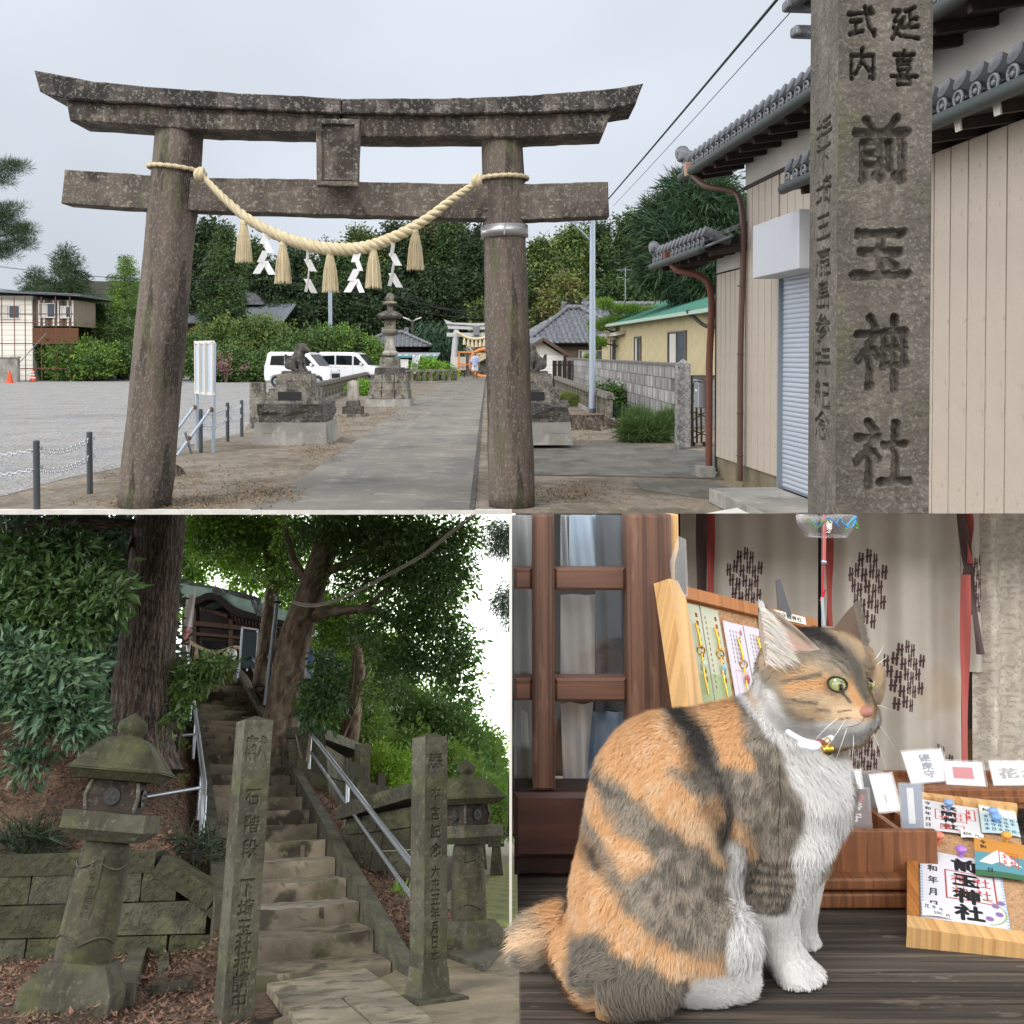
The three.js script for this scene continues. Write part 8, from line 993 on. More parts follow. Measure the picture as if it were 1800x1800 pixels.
  card(.69, .86, .075, .05, .5, (g, w, h) => { g.fillStyle = '#dedcdc'; g.fillRect(0, 0, w, h); brush(g, '健康守', 50, 30, 26, 30, 4, '#456', 0, 1.1); }, 'tilted white amulet packet with dark lettering', .02, .25); card(.745, .84, .06, .04, .6, (g, w, h) => { g.fillStyle = '#e2dedc'; g.fillRect(0, 0, w, h); g.fillStyle = '#c04a5a'; g.fillRect(20, 30, 50, 60); }, 'white amulet packet with a red blossom seal', .01, -.2); card(.83, .82, .085, .035, .4, (g, w, h) => { g.fillStyle = '#e6e2d8'; g.fillRect(0, 0, w, h); brush(g, '花水', 30, 64, 36, 60, 8, '#333', 1.2, 0); }, 'white amulet packet with brushed characters behind the tilted board', .012); card(.552, .3, .036, .05, .4, (g, w, h) => { g.fillStyle = '#e2ddd0'; g.fillRect(0, 0, w, h); g.fillStyle = '#555'; g.fillRect(40, 70, 8, 30); }, 'cream folded packet leaning against the pale frame', .02, .3); card(.554, .05, .03, .06, .1, (g, w, h) => { g.fillStyle = '#8793a8'; g.fillRect(0, 0, w, h); g.fillStyle = '#e8e8ea'; g.fillRect(30, 10, 30, 100); }, 'narrow blue packet at the corner of the box', .02);
}
// ---- tilted cork board of seal papers
{
  const f0 = cd(1594, 1640, 1.30), f1 = cd(1812, 1672, 1.27), b0 = cd(1594, 1398, 1.62), n0 = f1.clone().sub(f0), m0 = b0.clone().sub(f0), nn = n0.clone().cross(m0).normalize(); f0.y = Math.max(f0.y, .004);
  const t = thing('seal_paper_board', 'tilted cork board of seal papers in a pale wooden frame', 'display board', C), at = (u, v, o = 0) => f0.clone().addScaledVector(n0, u).addScaledVector(m0, v).addScaledVector(nn, o), slab = (u0, v0, u1, v1, o, th) => { const f = [at(u0, v0, o), at(u1, v0, o), at(u1, v1, o), at(u0, v1, o)], b = [at(u0, v0, o - th), at(u1, v0, o - th), at(u1, v1, o - th), at(u0, v1, o - th)]; return merge([quad(...f), quad(b[1], b[0], b[3], b[2]), quad(f[3], f[2], b[2], b[3]), quad(b[0], b[1], f[1], f[0]), quad(b[0], f[0], f[3], b[3]), quad(f[1], b[1], b[2], f[2])]); };
  part(t, 'cork', slab(.06, .06, 1.1, .98, 0, .012), MC.cork); part(t, 'frame_front', slab(0, 0, 1.12, .07, .008, .032), MT.woodLight); part(t, 'frame_side', slab(0, .072, .1, 1, .008, .03), tinted(MT.woodLight, 0xd8b080)); part(t, 'frame_back', slab(.1, .965, 1.12, 1, .008, .03), MT.woodLight); part(t, 'prop', [bar(at(.2, .8, -.02), V3(at(.2, .8).x, 0, at(.2, .8).z), .008, 6), bar(at(.9, .8, -.02), V3(at(.9, .8).x, 0, at(.9, .8).z), .008, 6)], MT.woodDark);
  const sheetP = (u0, v0, u1, v1, sk, fn, lb, W = 256, H = 360, o = .003) => { const s = thing('seal_paper', lb, 'paper', C), g = grid(8, 8, (u, v) => at(mix(u0, u1, u) + sk * v, mix(v0, v1, v), o + .002 * Math.sin(u * 3 + v * 2))), uv = g.attributes.uv, A = at(u0, v0, 0), ps = g.attributes.position; const ex = n0.clone(), ey = m0.clone(); for (let i = 0; i < uv.count; i++) { const p = V3(ps.getX(i), ps.getY(i), ps.getZ(i)).sub(f0), M = [[ex.dot(ex), ex.dot(ey)], [ex.dot(ey), ey.dot(ey)]], r = [p.dot(ex), p.dot(ey)], det = M[0][0] * M[1][1] - M[0][1] * M[1][0], a = (r[0] * M[1][1] - M[0][1] * r[1]) / det, b = (M[0][0] * r[1] - M[1][0] * r[0]) / det, v = (b - v0) / (v1 - v0); uv.setXY(i, (a - u0 - sk * v) / (u1 - u0), v); } part(s, 'sheet', g, printed(W, H, fn, .55)); return s; };
  const stamp = (g, x, y, w, h, txt, c = '#b8443c') => { g.strokeStyle = c; g.lineWidth = 5; g.strokeRect(x, y, w, h); brush(g, txt, x + w * .28, y + h * .28, w * .36, h * .36, 5, c, 1.25, 0); brush(g, txt, x + w * .28, y + h * .72, w * .36, h * .36, 5, c, 1.25, 0); };
  sheetP(.115, .7, .72, .955, .0, (g, w, h) => { g.fillStyle = '#d3d2d4'; g.fillRect(0, 0, w, h); brush(g, '令和年月日', 40, 40, 26, 40, 5, '#333', 0, 1.6); stamp(g, 72, 100, 130, 120, '神社'); brush(g, '浅間神社', 128, 60, 64, 62, 11, '#1c1c1c', 0, 1.25); stamp(g, 206, 40, 34, 130, '奉'); stamp(g, 92, 268, 96, 60, '玉'); }, 'white seal paper with brushed characters and red stamps at the back');
  sheetP(.73, .74, 1.1, .965, .0, (g, w, h) => { g.fillStyle = '#b7cdd2'; g.fillRect(0, 0, w, h); for (let i = 0; i < 4; i++) brush(g, '本日水守花手'.slice(i % 3), 40, 150 + i * 52, 34, 40, 5, '#2a4a52', 1.3, 0); g.fillStyle = '#d9dcd8'; g.fillRect(0, 0, w, 110); brush(g, '和水', 40, 60, 40, 44, 6, '#345', 1.3, 0); }, 'pale blue handwritten notice pinned to the cork');
  sheetP(.12, .085, .86, .54, 0, (g, w, h) => { g.fillStyle = '#d8d6dc'; g.fillRect(0, 0, w, h); g.fillStyle = '#93b4cc'; for (let i = 0; i < 24; i++) { g.fillRect(0, i * 15, 8, 9); g.fillRect(w - 8, i * 15, 8, 9); } stamp(g, 78, 96, 150, 150, '神社', '#a8403c'); brush(g, '令和年月日', 38, 36, 30, 36, 5, '#333', 0, 1.75); brush(g, '前玉神社', 140, 54, 84, 74, 13, '#151515', 0, 1.14); g.fillStyle = '#8a6a9c'; for (const [x, y] of [[222, 250], [230, 290], [200, 320], [240, 230]]) { g.beginPath(); g.arc(x, y, 12, 0, 7); g.fill(); } g.strokeStyle = '#7d9a58'; g.lineWidth = 4; g.beginPath(); g.arc(190, 290, 60, -1.6, 1.4); g.stroke(); }, 'large white seal paper with bold brushwork and purple flowers in front', 256, 360);
  sheetP(.13, .09, .38, .17, 0, (g, w, h) => { g.fillStyle = '#ecebef'; g.fillRect(0, 0, w, h); brush(g, '花手水', 40, 40, 46, 44, 6, '#2a3550', 1.35, 0); g.fillStyle = '#222'; g.font = 'bold 44px sans-serif'; g.fillText('500', 96, 110); brush(g, '円', 220, 96, 40, 40, 6, '#222'); }, 'small white price slip on the front seal paper', 256, 128, .006);
  sheetP(.52, .665, .74, .725, 0, (g, w, h) => { g.fillStyle = '#e6e4e0'; g.fillRect(0, 0, w, h); g.fillStyle = '#222'; g.font = 'bold 60px sans-serif'; g.fillText('400', 20, 84); brush(g, '円', 180, 60, 50, 56, 7, '#222'); }, 'price slip under the back seal paper', 256, 110, .006);
  sheetP(.62, .4, 1.1, .68, .02, (g, w, h) => { const gr = g.createLinearGradient(0, 0, 0, h); g.fillStyle = '#c78a3e'; g.fillRect(0, 0, w, h * .4); g.fillStyle = '#5a93a0'; g.fillRect(0, h * .4, w, h * .46); g.fillStyle = '#3f6a4a'; g.fillRect(0, h * .86, w, h * .14); g.fillStyle = '#e6e6e6'; g.beginPath(); g.moveTo(20, h * .66); g.lineTo(110, h * .3); g.lineTo(140, h * .3); g.lineTo(230, h * .66); g.lineTo(190, h * .6); g.lineTo(160, h * .7); g.lineTo(120, h * .6); g.lineTo(80, h * .7); g.fill(); stamp(g, 120, 100, 90, 120, '玉社', '#c0442c'); brush(g, '令和', 44, 40, 30, 34, 5, '#222', 0, 1.2); brush(g, '日', 70, 270, 34, 34, 5, '#222'); }, 'colourful seal paper with a snowy peak pinned over the cork', 256, 320, .0055);
  for (const [u, v, c, lb] of [[.42, .905, 0x86a8d8, 'pale blue push pin on the back seal paper'], [.86, .88, 0x86a8d8, 'blue push pin on the handwritten notice'], [.88, .83, 0x7aa4e0, 'second blue push pin lower on the notice'], [.3, .62, 0xe0806c, 'coral push pin stuck in the bare cork'], [.5, .535, 0xb07ad0, 'violet push pin on the front seal paper'], [.95, .69, 0xd8a24a, 'amber push pin on the colourful seal paper']]) { const p = thing('push_pin', lb, 'push pin', C); part(p, 'pin_head', tf(new THREE.SphereGeometry(.0075, 14, 8), at(u, v, .013), null, V3(1, .7, 1)), plain(c, .3)); part(p, 'pin_neck', bar(at(u, v, 0), at(u, v, .012), .003, 8), plain(c, .3)); }
}
// ---- the calico cat
{
  const DC = 1.27, K = DC / 1800 * 1.045, J = (x, y, dd = 0) => C.d(x, y, DC + dd), v = (x, y, z) => V3(x, y, z);
  const cap = (a, b, ra, rb) => [J(...a), J(...b), ra * K, rb * K];
  const torso = capsules([
    cap([1150, 1570], [1188, 1405], 128, 124), cap([1188, 1405], [1310, 1375], 124, 104), cap([1310, 1375], [1392, 1400, -.01], 104, 82), cap([1330, 1340], [1400, 1275], 96, 70), cap([1392, 1395, -.01], [1398, 1452, -.01], 82, 48),
    cap([1130, 1600, -.06], [1200, 1650, -.06], 100, 68), cap([1130, 1600, .06], [1200, 1650, .06], 100, 68), cap([1210, 1655, -.09], [1275, 1650, -.09], 62, 40), cap([1140, 1700, -.085], [1250, 1716, -.085], 46, 36), cap([1250, 1716, -.085], [1292, 1722, -.085], 34, 28), cap([1200, 1690, .08], [1290, 1690, .08], 40, 26)
  ], .011), limbs = capsules([
    cap([1385, 1490, -.045], [1356, 1585, -.045], 58, 38), cap([1356, 1585, -.045], [1376, 1672, -.045], 36, 27), cap([1376, 1672, -.045], [1400, 1714, -.05], 27, 28), cap([1400, 1716, -.05], [1430, 1724, -.055], 27, 20), cap([1400, 1712, -.034], [1426, 1718, -.036], 24, 18), cap([1392, 1726, -.066], [1414, 1733, -.068], 20, 17),
    cap([1410, 1480, .035], [1398, 1580, .035], 50, 34), cap([1398, 1580, .035], [1404, 1650, .035], 32, 25), cap([1404, 1655, .035], [1424, 1666, .03], 25, 19),
    cap([1060, 1660, .03], [985, 1650, .02], 42, 44), cap([985, 1650, .02], [940, 1662, .0], 46, 40), cap([1030, 1670, -.05], [1075, 1715, -.11], 48, 50), cap([1075, 1715, -.11], [1140, 1722, -.12], 48, 40),
  ], .004);
  const smin = (a, b, k) => { const h = clamp(.5 + .5 * (b - a) / k); return mix(b, a, h) - k * h * (1 - h); };
  const g1 = sdfMesh(v(-.0, -.015, -1.46), v(.48, .46, -1.08), .006, (x, y, z) => Math.max(smin(torso(x, y, z), limbs(x, y, z), .018), -y + .001));
  const H = (x, y, dd = 0) => J(x, y, dd - .012), hc = (a, b, ra, rb) => [H(...a), H(...b), ra * K, rb * K];
  const headF = capsules([hc([1402, 1186], [1430, 1188], 62, 70), hc([1430, 1188], [1472, 1176, -.006], 68, 54), hc([1406, 1222, -.034], [1450, 1236, -.042], 54, 42), hc([1450, 1225, .03], [1500, 1222, .006], 44, 32), hc([1450, 1180, -.038], [1476, 1182, -.046], 28, 20), hc([1505, 1176, .0], [1522, 1190, -.002], 32, 24), hc([1512, 1206, .004], [1520, 1216, -.004], 26, 22), hc([1492, 1182, -.034], [1511, 1236, -.05], 24, 16), hc([1476, 1257, -.052], [1498, 1259, -.058], 32, 29), hc([1508, 1257, -.034], [1518, 1259, -.034], 28, 22), hc([1470, 1282, -.04], [1500, 1286, -.046], 27, 19), hc([1510, 1240, -.054], [1518, 1249, -.06], 15, 11), hc([1430, 1258, -.018], [1478, 1272, -.03], 46, 28), hc([1395, 1235], [1370, 1290, .01], 62, 76)], .0045);
  const eN = H(1471, 1204, -.062), eF = H(1520, 1199, -.03), sock = (x, y, z, c, r) => Math.hypot(x - c.x, y - c.y, z - c.z) - r;
  const g2 = sdfMesh(v(.27, .17, -1.42), v(.48, .43, -1.1), .0036, (x, y, z) => { let d = headF(x, y, z); const a = sock(x, y, z, H(1471, 1203, -.074), .0155), b = sock(x, y, z, H(1526, 1201, -.036), .0125); return Math.max(d, -a, -b); });
  // coat colours, laid out on the cat's flank
  const pxOf = (x, y) => { const r = rowOf(C.w(V3(x, y, -DC + .085))); return [r[0], r[1]]; };
  const lin = (hex) => { const c = new THREE.Color(hex); return [c.r, c.g, c.b]; }, W = lin(0xe2dfdc), O = lin(0xdba976), OL = lin(0xe2c19c), Gy = lin(0x968b7c), GD = lin(0x6c6459), Dk = lin(0x322e2b), TN = lin(0xd2b692), PK = lin(0xd9b3a4);
  const sd = (x, y, ax, ay, bx, by, r) => { const dx = bx - ax, dy = by - ay, t = clamp(((x - ax) * dx + (y - ay) * dy) / (dx * dx + dy * dy || 1)); return Math.hypot(x - ax - dx * t, y - ay - dy * t) - r; };
  const lay = (c, k, s, soft = 9) => { const f = 1 - sst(-soft, soft, s); return f > 0 ? c.map((a, i) => mix(a, k[i], f)) : c; };
  function coat(x, y, head) {
    let [X, Y] = pxOf(x, y); const wx = (fb3(X * .022, Y * .022, 3, 3) - .5) * 56, wy = (fb3(X * .022, Y * .022, 9, 3) - .5) * 56, n = fb3(X * .06, Y * .06, 5, 2);
    if (head) {
      let c = TN.map((a, i) => mix(a, Gy[i], sst(.45, .7, n) * .6)); const x1 = X + wx * .3, y1 = Y + wy * .3;
      c = lay(c, Gy, sd(x1, y1, 1362, 1200, 1395, 1260, 22), 18); c = lay(c, O, sd(x1, y1, 1405, 1210, 1450, 1210, 16), 16); c = lay(c, TN, sd(x1, y1, 1420, 1235, 1470, 1240, 18), 12); c = lay(c, Gy, sd(x1, y1, 1440, 1140, 1500, 1160, 26), 16); c = lay(c, GD, sd(x1, y1, 1510, 1160, 1530, 1230, 12), 10);
      for (const [a, b, d, e, r] of [[1440, 1112, 1486, 1140, 14], [1418, 1120, 1450, 1138, 10], [1470, 1128, 1500, 1150, 8]]) c = lay(c, Dk, sd(x1, y1, a, b, d, e, r), 9);
      for (const [a, b, d, e, r] of [[1390, 1202, 1456, 1194, 3], [1400, 1232, 1442, 1238, 3], [1482, 1158, 1502, 1176, 3], [1492, 1150, 1512, 1170, 2.5], [1512, 1152, 1524, 1176, 2.5], [1478, 1168, 1496, 1186, 2.5], [1440, 1250, 1470, 1252, 2]]) c = lay(c, GD, sd(x1, y1, a, b, d, e, r), 3.5);
      c = lay(c, O, sd(X, Y, 1500, 1210, 1514, 1240, 9), 6); c = lay(c, lin(0xe6c9a4), sd(X, Y, 1490, 1205, 1494, 1222, 5), 5); c = lay(c, Dk, sd(X, Y, 1484, 1218, 1496, 1234, 2.5), 3); c = lay(c, lin(0xe6c8a2), sd(X, Y, 1474, 1254, 1512, 1256, 12), 6);
      c = lay(c, W, sd(X, Y, 1430, 1296, 1508, 1290, 25), 8); c = lay(c, W, sd(X, Y, 1500, 1284, 1552, 1274, 13), 6); c = lay(c, W, sd(x1, y1, 1345, 1200, 1385, 1280, 14), 8); c = lay(c, W, sd(x1, y1, 1385, 1290, 1440, 1310, 26), 10);
      for (const [a, b] of [[1474, 1250], [1482, 1248], [1490, 1247], [1478, 1262], [1488, 1260]]) c = lay(c, Dk, sd(X, Y, a, b, a + 5, b, 1), 2); return c;
    }
    const x1 = X + wx, y1 = Y + wy; let c = Gy.map((a, i) => mix(a, GD[i], sst(.35, .7, n)));
    for (const s of [[1095, 1318, 1185, 1278, 70], [1180, 1275, 1280, 1250, 34], [1105, 1345, 1290, 1470, 34], [1060, 1440, 1110, 1500, 26], [1020, 1540, 1080, 1610, 44], [1010, 1600, 1240, 1672, 34], [985, 1640, 1025, 1700, 40]]) c = lay(c, O.map((a, i) => mix(a, OL[i], sst(.4, .75, n) * .7)), sd(x1, y1, ...s), 15);
    c = lay(c, OL, sd(x1, y1, 1180, 1660, 1270, 1690, 20), 20); c = lay(c, OL, sd(x1, y1, 1230, 1450, 1290, 1480, 16), 16); c = lay(c, O, sd(x1, y1, 1285, 1250, 1300, 1330, 26), 9);
    for (const s of [[1210, 1268, 1235, 1330, 28], [1245, 1340, 1285, 1480, 16], [1290, 1480, 1320, 1600, 12], [1048, 1375, 1068, 1362, 12], [1035, 1510, 1050, 1525, 14], [1060, 1680, 1100, 1700, 12]]) c = lay(c, Dk.map((a, i) => mix(a, GD[i], sst(.45, .7, n) * .6)), sd(x1, y1, ...s), 15);
    c = lay(c, GD, sd(x1, y1, 1050, 1660, 1150, 1710, 42), 9); c = lay(c, GD, sd(x1, y1, 900, 1645, 960, 1640, 18), 16); c = lay(c, OL, sd(x1, y1, 900, 1690, 960, 1690, 14), 14);
    if (X > 1300) for (let i = 0; i < 6; i++) c = lay(c, Dk, sd(X + wx * .5, Y + wy * .5, 1325, 1512 + i * 20, 1400, 1505 + i * 19, 3.5), 5);
    for (const s of [[1405, 1300, 1450, 1400, 44], [1450, 1400, 1440, 1480, 38], [1345, 1250, 1400, 1330, 20], [1425, 1500, 1405, 1590, 20], [1420, 1480, 1412, 1700, 26], [1480, 1370, 1478, 1470, 32]]) c = lay(c, W, sd(X + wx * .5, Y + wy * .5, ...s), 8);
    for (const s of [[1290, 1480, 1300, 1640, 14], [1240, 1720, 1310, 1720, 52], [1290, 1620, 1290, 1700, 22]]) c = lay(c, W, sd(X + wx * .6, Y + wy * .6, ...s), 10);
    if (X > 1322) c = lay(c, W, 1612 - Y - wy * .4, 8); if (X < 1170) c = lay(c, lin(0xdedad6), 1752 - Y - wy * .5, 8); return c;
  }
  const paintG = (g, head) => { const p = g.attributes.position, a = new Float32Array(p.count * 3); for (let i = 0; i < p.count; i++) { const c = coat(p.getX(i), p.getY(i), head); a.set(c, i * 3); } g.setAttribute('color', new THREE.BufferAttribute(a, 3)); g.setAttribute('uv', new THREE.BufferAttribute(new Float32Array(p.count * 2), 2)); return g; };
  paintG(g1, false); paintG(g2, true);
  const skin = new THREE.MeshStandardMaterial({ vertexColors: true, roughness: .95 });
  const t = thing('calico_cat', 'calico cat sitting on the plank deck looking to one side', 'cat', C); part(t, 'body', merge([g1, g2]), skin);
  // ears: curved shells
  const ear = (b0, b1, tip, bulge) => { const A = H(...b0), Bb = H(...b1), Tp = H(...tip), n = Bb.clone().sub(A).cross(Tp.clone().sub(A)).normalize(); if (n.z < 0) n.multiplyScalar(-1); return (o) => grid(12, 14, (u, vv) => { const w = Math.pow(1 - vv, .68), c0 = A.clone().lerp(Bb, .5).lerp(Tp, vv), p = c0.addScaledVector(Bb.clone().sub(A), (u - .5) * w); return p.addScaledVector(n, o - bulge * Math.cos((u - .5) * Math.PI) * (1 - vv * .8)); }); };
  const e1 = ear([1346, 1172, -.046], [1442, 1142, -.05], [1338, 1061, -.05], .012), e2 = ear([1456, 1122, .018], [1524, 1146, .004], [1506, 1061, .03], -.016); const colr = (g, fn) => { const p = g.attributes.position, a = new Float32Array(p.count * 3); for (let i = 0; i < p.count; i++) { const [X, Y] = pxOf(p.getX(i), p.getY(i)); a.set(fn(X, Y), i * 3); } g.setAttribute('color', new THREE.BufferAttribute(a, 3)); return g; };
  const inner = (X, Y) => { let c = lin(0xd2c5b4); c = lay(c, PK, sd(X, Y, 1392, 1136, 1425, 1150, 14), 12); return lay(c, lin(0x6a5646), sd(X, Y, 1340, 1062, 1440, 1140, 3), 5); }, outer = (X, Y) => lay(lin(0x5d4b3e), Dk, sd(X, Y, 1504, 1062, 1490, 1075, 12), 8);
  part(t, 'ear', merge([colr(e1(0), inner), colr(e1(-.003), outer)]), skin); part(t, 'ear', merge([colr(e2(0), outer), colr(e2(-.003), outer)]), skin);
  // eyes, nose, mouth
  const eyeG = (c, r, look) => { const g = new THREE.SphereGeometry(r, 32, 24), p = g.attributes.position, a = new Float32Array(p.count * 3), d = look.clone().normalize(), up = V3(0, 1, 0), sx = d.clone().cross(up).normalize(); for (let i = 0; i < p.count; i++) { const q = V3(p.getX(i), p.getY(i), p.getZ(i)).divideScalar(r), f = q.dot(d), X = q.dot(sx), Yy = q.dot(up); let k = f > 0 && Math.hypot(X, Yy) < .96 ? lin(0x9aa268) : lin(0x2a221e); if (f > 0 && Math.hypot(X, Yy) < .4) k = lin(0xb0a860); if (f > 0 && Math.abs(X) < .12 * (1 - Yy * Yy * 1.6)) k = lin(0x0b0b0a); a.set(k, i * 3); } g.setAttribute('color', new THREE.BufferAttribute(a, 3)); return g.translate(c.x, c.y, c.z); };
  const em = new THREE.MeshPhysicalMaterial({ vertexColors: true, roughness: .25, clearcoat: 1, clearcoatRoughness: .03 });
  part(t, 'eye', eyeG(H(1470, 1204, -.0555), .0132, V3(.1, -.02, 1)), em); part(t, 'eye', eyeG(H(1522, 1202, -.02), .0112, V3(.25, -.02, .97)), em);
  const lid = (cx, cy, dd, w, h, n) => { const pts = []; for (let i = 0; i <= 20; i++) { const a = i / 20 * 6.283; pts.push(H(cx + Math.cos(a) * w, cy - Math.sin(a) * h * (Math.sin(a) > 0 ? .85 : 1) + Math.cos(a) * 2, dd + .012 * Math.abs(Math.cos(a)))); } return tube(pts, .0013, 6); };
  part(t, 'eyelid', lid(1472, 1202, -.078, 17, 14), plain(0x2a211d, .6)); part(t, 'eyelid', lid(1525, 1201, -.04, 9, 12), plain(0x3a2d26, .6));
  part(t, 'nose', tf(new THREE.SphereGeometry(.0092, 16, 12), H(1521, 1251, -.073), [0, .6, .1], V3(1.1, .75, .8)), plain(0xa06a5c, .55)); part(t, 'mouth', [tube(spline([H(1520, 1261, -.082), H(1513, 1270, -.088), H(1500, 1276, -.09), H(1488, 1278, -.089)], 12), .0006, 5)], plain(0x8a6654, .8));
  // fur
  // hairs grow from the whole skin, fewer on the sides that face the wall and the deck (cum: how many); each takes the coat colour with a random tone
  const q = mulberry(404), F = (g, head, N, len) => {
    const gi = g.toNonIndexed(), p = gi.attributes.position, nn = gi.attributes.normal, nt = p.count / 3, cum = new Float32Array(nt), a = V3(), b = V3(), c = V3(); let s = 0;
    for (let i = 0; i < nt; i++) { a.fromBufferAttribute(p, i * 3); b.fromBufferAttribute(p, i * 3 + 1); c.fromBufferAttribute(p, i * 3 + 2); s += b.clone().sub(a).cross(c.clone().sub(a)).length() * (nn.getZ(i * 3) < -.3 ? .18 : nn.getY(i * 3) < -.8 ? .2 : 1); cum[i] = s; }
    const pos = new Float32Array(N * 27), col = new Float32Array(N * 27), nor = new Float32Array(N * 27), o = V3(), n = V3(), d = V3(), m = V3(), e = V3(), sv = V3();
    for (let k = 0; k < N; k++) {
      const r = q() * s; let lo = 0, hi = nt - 1; while (lo < hi) { const md = lo + hi >> 1; cum[md] < r ? lo = md + 1 : hi = md; }
      let u = q(), w = q(); if (u + w > 1) { u = 1 - u; w = 1 - w; } a.fromBufferAttribute(p, lo * 3); b.fromBufferAttribute(p, lo * 3 + 1); c.fromBufferAttribute(p, lo * 3 + 2); o.copy(a).multiplyScalar(1 - u - w).addScaledVector(b, u).addScaledVector(c, w); n.fromBufferAttribute(nn, lo * 3);
      const [X, Y] = pxOf(o.x, o.y); let L = len * (.7 + q() * .6), fl;
      if (head) { fl = V3(o.x - H(1512, 1245).x, o.y - H(1512, 1235).y, (o.z - H(1500, 1235).z) * .6).normalize(); fl.y -= .12; const dm = Math.hypot(X - 1505, Y - 1235); L *= mix(.4, 1.15, sst(15, 110, dm)); if (Y > 1270 && X < 1470) L *= 1.4; }
      else { fl = V3(-.42, -.9, 0); if (X > 1320 && Y > 1480) fl.set(.02, -1, 0); if (X > 1370 && Y < 1480) fl.set(.28, -.95, 0); if (Y > 1640 && X < 1080) fl.set(-.9, -.25, .1); if (X > 1040 && X < 1170 && Y > 1670) fl.set(.35, -.8, .3); if (Y > 1670 && X > 1170 && X < 1330) { fl.set(.8, -.4, 0); L *= .55; } if (X > 1330 && Y > 1590) L *= .42; if (X < 1180 && Y > 1640) L *= 1.5; if (X > 1290 && X < 1330 && Y > 1480) L *= 1.5; if (X > 1390 && Y < 1500) L *= 1.3; }
      const nz = (a, b) => fb3(o.x * 45 + a, o.y * 45 + b, o.z * 45, 2) - .5; if (!head) { fl.x += nz(1, 5) * 1.1; fl.y += nz(7, 2) * .7; fl.z += nz(3, 9) * 1.1; L *= .75 + .6 * (nz(20, 4) + .5); } d.copy(fl).addScaledVector(n, -fl.dot(n)).normalize(); d.x += (q() - .5) * .5; d.y += (q() - .5) * .5; d.z += (q() - .5) * .5; const lift = head ? .34 : .42;
      m.copy(o).addScaledVector(d, L * .5).addScaledVector(n, L * (lift + q() * .15)); e.copy(o).addScaledVector(d, L).addScaledVector(n, L * (lift * .9 + q() * .2)); sv.copy(d).cross(n).normalize().multiplyScalar((head ? .0003 : .00036) * (.7 + q() * .6)); if (m.y < .002) { m.y = .002; } if (e.y < .002) e.y = .002;
      const cc = coat(o.x, o.y, head), dark = cc[0] < .35, v0 = .84 + q() * .22, vt = dark && q() < .4 ? 1.9 : 1,   // ticked hairs of a tabby have pale tips
         P = [o.clone().sub(sv), o.clone().add(sv), m.clone().addScaledVector(sv, .8), m.clone().addScaledVector(sv, -.8), e], ix = [0, 1, 2, 0, 2, 3, 3, 2, 4];
      for (let i = 0; i < 9; i++) { const z = ix[i], f = z < 4 ? v0 : v0 * vt, j = k * 27 + i * 3; pos[j] = P[z].x; pos[j + 1] = P[z].y; pos[j + 2] = P[z].z; col[j] = Math.min(.9, cc[0] * f); col[j + 1] = Math.min(.9, cc[1] * f); col[j + 2] = Math.min(.9, cc[2] * f); nor[j] = n.x; nor[j + 1] = n.y; nor[j + 2] = n.z; }
    }
    const out = new THREE.BufferGeometry(); out.setAttribute('position', new THREE.BufferAttribute(pos, 3)); out.setAttribute('normal', new THREE.BufferAttribute(nor, 3)); out.setAttribute('color', new THREE.BufferAttribute(col, 3)); out.setAttribute('uv', new THREE.BufferAttribute(new Float32Array(N * 18), 2)); return out;
  };
  const furM = new THREE.MeshStandardMaterial({ vertexColors: true, roughness: .8, side: THREE.DoubleSide });
  const f1 = part(t, 'body_fur', F(g1, false, 210000, .0085), furM), f2 = part(t, 'head_fur', F(g2, true, 80000, .0072), furM); f1.userData.kind = 'stuff'; f2.userData.kind = 'stuff';
  { // tufts inside the near ear and along the ear rims
    const gs = [], pos = [], col = [], nor = []; const tuft = (a, dir, L, c) => { const s = V3(0, 0, 1).cross(dir).normalize().multiplyScalar(-.0005), e = a.clone().addScaledVector(dir, L); for (const p of [a.clone().sub(s), a.clone().add(s), e]) { pos.push(p.x, p.y, p.z); col.push(...c); nor.push(0, .2, 1); } };
    for (let i = 0; i < 620; i++) { const u = Math.pow(q(), .7), r = q() * .55, p = H(mix(1340, mix(1348, 1420, r), u) + (q() - .5) * 6, mix(1068, mix(1165, 1140, r), u) + (q() - .5) * 6, -.056 - q() * .01); tuft(p, V3(.45 + q() * .5, -.35 - q() * .3, .5).normalize(), .014 + q() * .012, [.78, .72, .64].map((k) => k * (.7 + q() * .3))); }
    for (let i = 0; i < 900; i++) { const s = q(), A = s < .5 ? [1366, 1150, 1339, 1062, -.03] : [1521, 1136, 1504, 1063, .01], u = q(), p = H(mix(A[0], A[2], u) + (q() - .5) * 8, mix(A[1], A[3], u) + (q() - .5) * 6, A[4] - .02); tuft(p, V3(s < .5 ? -.5 : .5, .5 + q() * .4, .3).normalize(), .004 + q() * .006, s < .5 ? W.map((k) => k * .8) : GD); }
    const g = new THREE.BufferGeometry(); g.setAttribute('position', new THREE.Float32BufferAttribute(pos, 3)); g.setAttribute('normal', new THREE.Float32BufferAttribute(nor, 3)); g.setAttribute('color', new THREE.Float32BufferAttribute(col, 3)); g.setAttribute('uv', new THREE.BufferAttribute(new Float32Array(pos.length / 3 * 2), 2)); part(t, 'ear_fur', g, furM).userData.kind = 'stuff';
  }
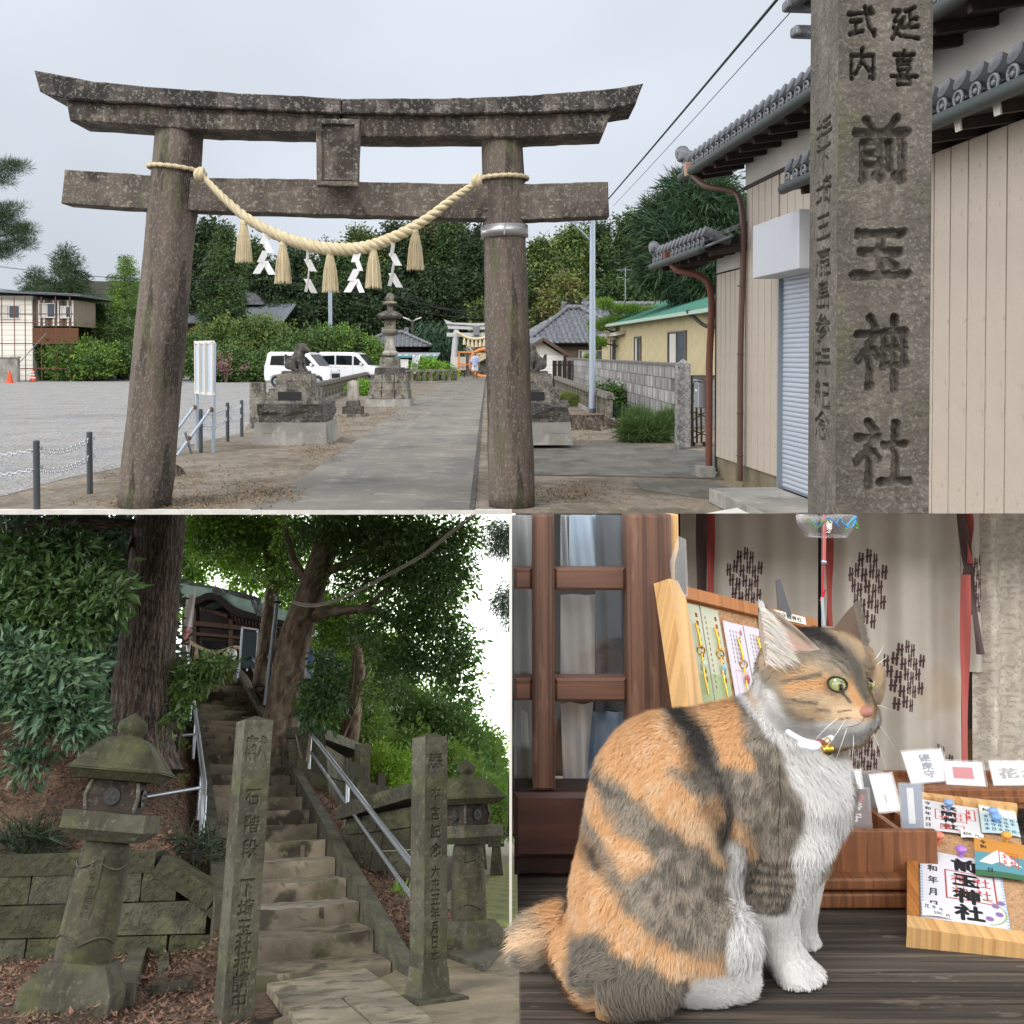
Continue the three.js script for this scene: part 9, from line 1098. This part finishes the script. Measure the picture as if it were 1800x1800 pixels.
  const wm = plain(0xf2f2f2, .4); for (const [a, b, c] of [[[1492, 1254, -.062], [1470, 1290, -.1], [1440, 1330, -.12]], [[1496, 1258, -.06], [1482, 1300, -.09], [1466, 1345, -.1]], [[1500, 1260, -.058], [1500, 1310, -.08], [1496, 1350, -.085]], [[1514, 1258, -.04], [1540, 1300, -.04], [1560, 1360, -.04]], [[1516, 1256, -.04], [1550, 1280, -.03], [1578, 1325, -.02]], [[1518, 1252, -.038], [1545, 1240, -.02], [1570, 1250, -.01]], [[1512, 1258, -.04], [1530, 1290, -.05], [1545, 1340, -.06]], [[1488, 1250, -.06], [1450, 1282, -.1], [1425, 1310, -.12]], [[1528, 1170, -.02], [1545, 1150, -.02], [1556, 1130, -.01]], [[1530, 1176, -.02], [1550, 1162, -.02], [1562, 1152, -.01]]]) part(t, 'whisker', tube(spline([H(...a), H(...b), H(...c)], 12), (s) => .00045 * (1.1 - s), 4), wm);
  // collar with bell
  const col = thing('cat_collar', 'pale collar with a small gold bell round the neck of the cat', 'collar', C); const cp = []; for (let i = 0; i <= 30; i++) { const u = i / 30; cp.push(H(mix(1384, 1462, u), 1286 + 24 * Math.sin(u * 2.4) - 6 * u, -.078 - .02 * Math.sin(u * 3.1))); } part(col, 'band', tube(cp, .0035, 8), plain(0xcdd2d8, .5)); for (const u of [12, 17]) part(col, 'petal_tag', tf(new THREE.SphereGeometry(.008, 14, 8), cp[u].clone().add(V3(0, -.002, .004)), null, V3(1.2, .7, .3)), plain(0xdfe3e8, .5)); part(col, 'rose_charm', tf(new THREE.SphereGeometry(.0065, 12, 8), cp[21].clone().add(V3(0, 0, .004)), null, V3(1.2, .8, .6)), plain(0x8a4a44, .6));
  const bp = H(1455, 1317, -.105); part(col, 'bell', tf(new THREE.SphereGeometry(.0068, 18, 14), bp), MC.gold); part(col, 'bell_slot', tf(new THREE.BoxGeometry(.008, .0014, .004), bp.clone().add(V3(0, -.002, .006))), MT.black); part(col, 'bell_ring', tf(new THREE.TorusGeometry(.003, .0008, 6, 12), bp.clone().add(V3(0, .009, 0))), MC.gold);
}
renderer.render(scene, camera);
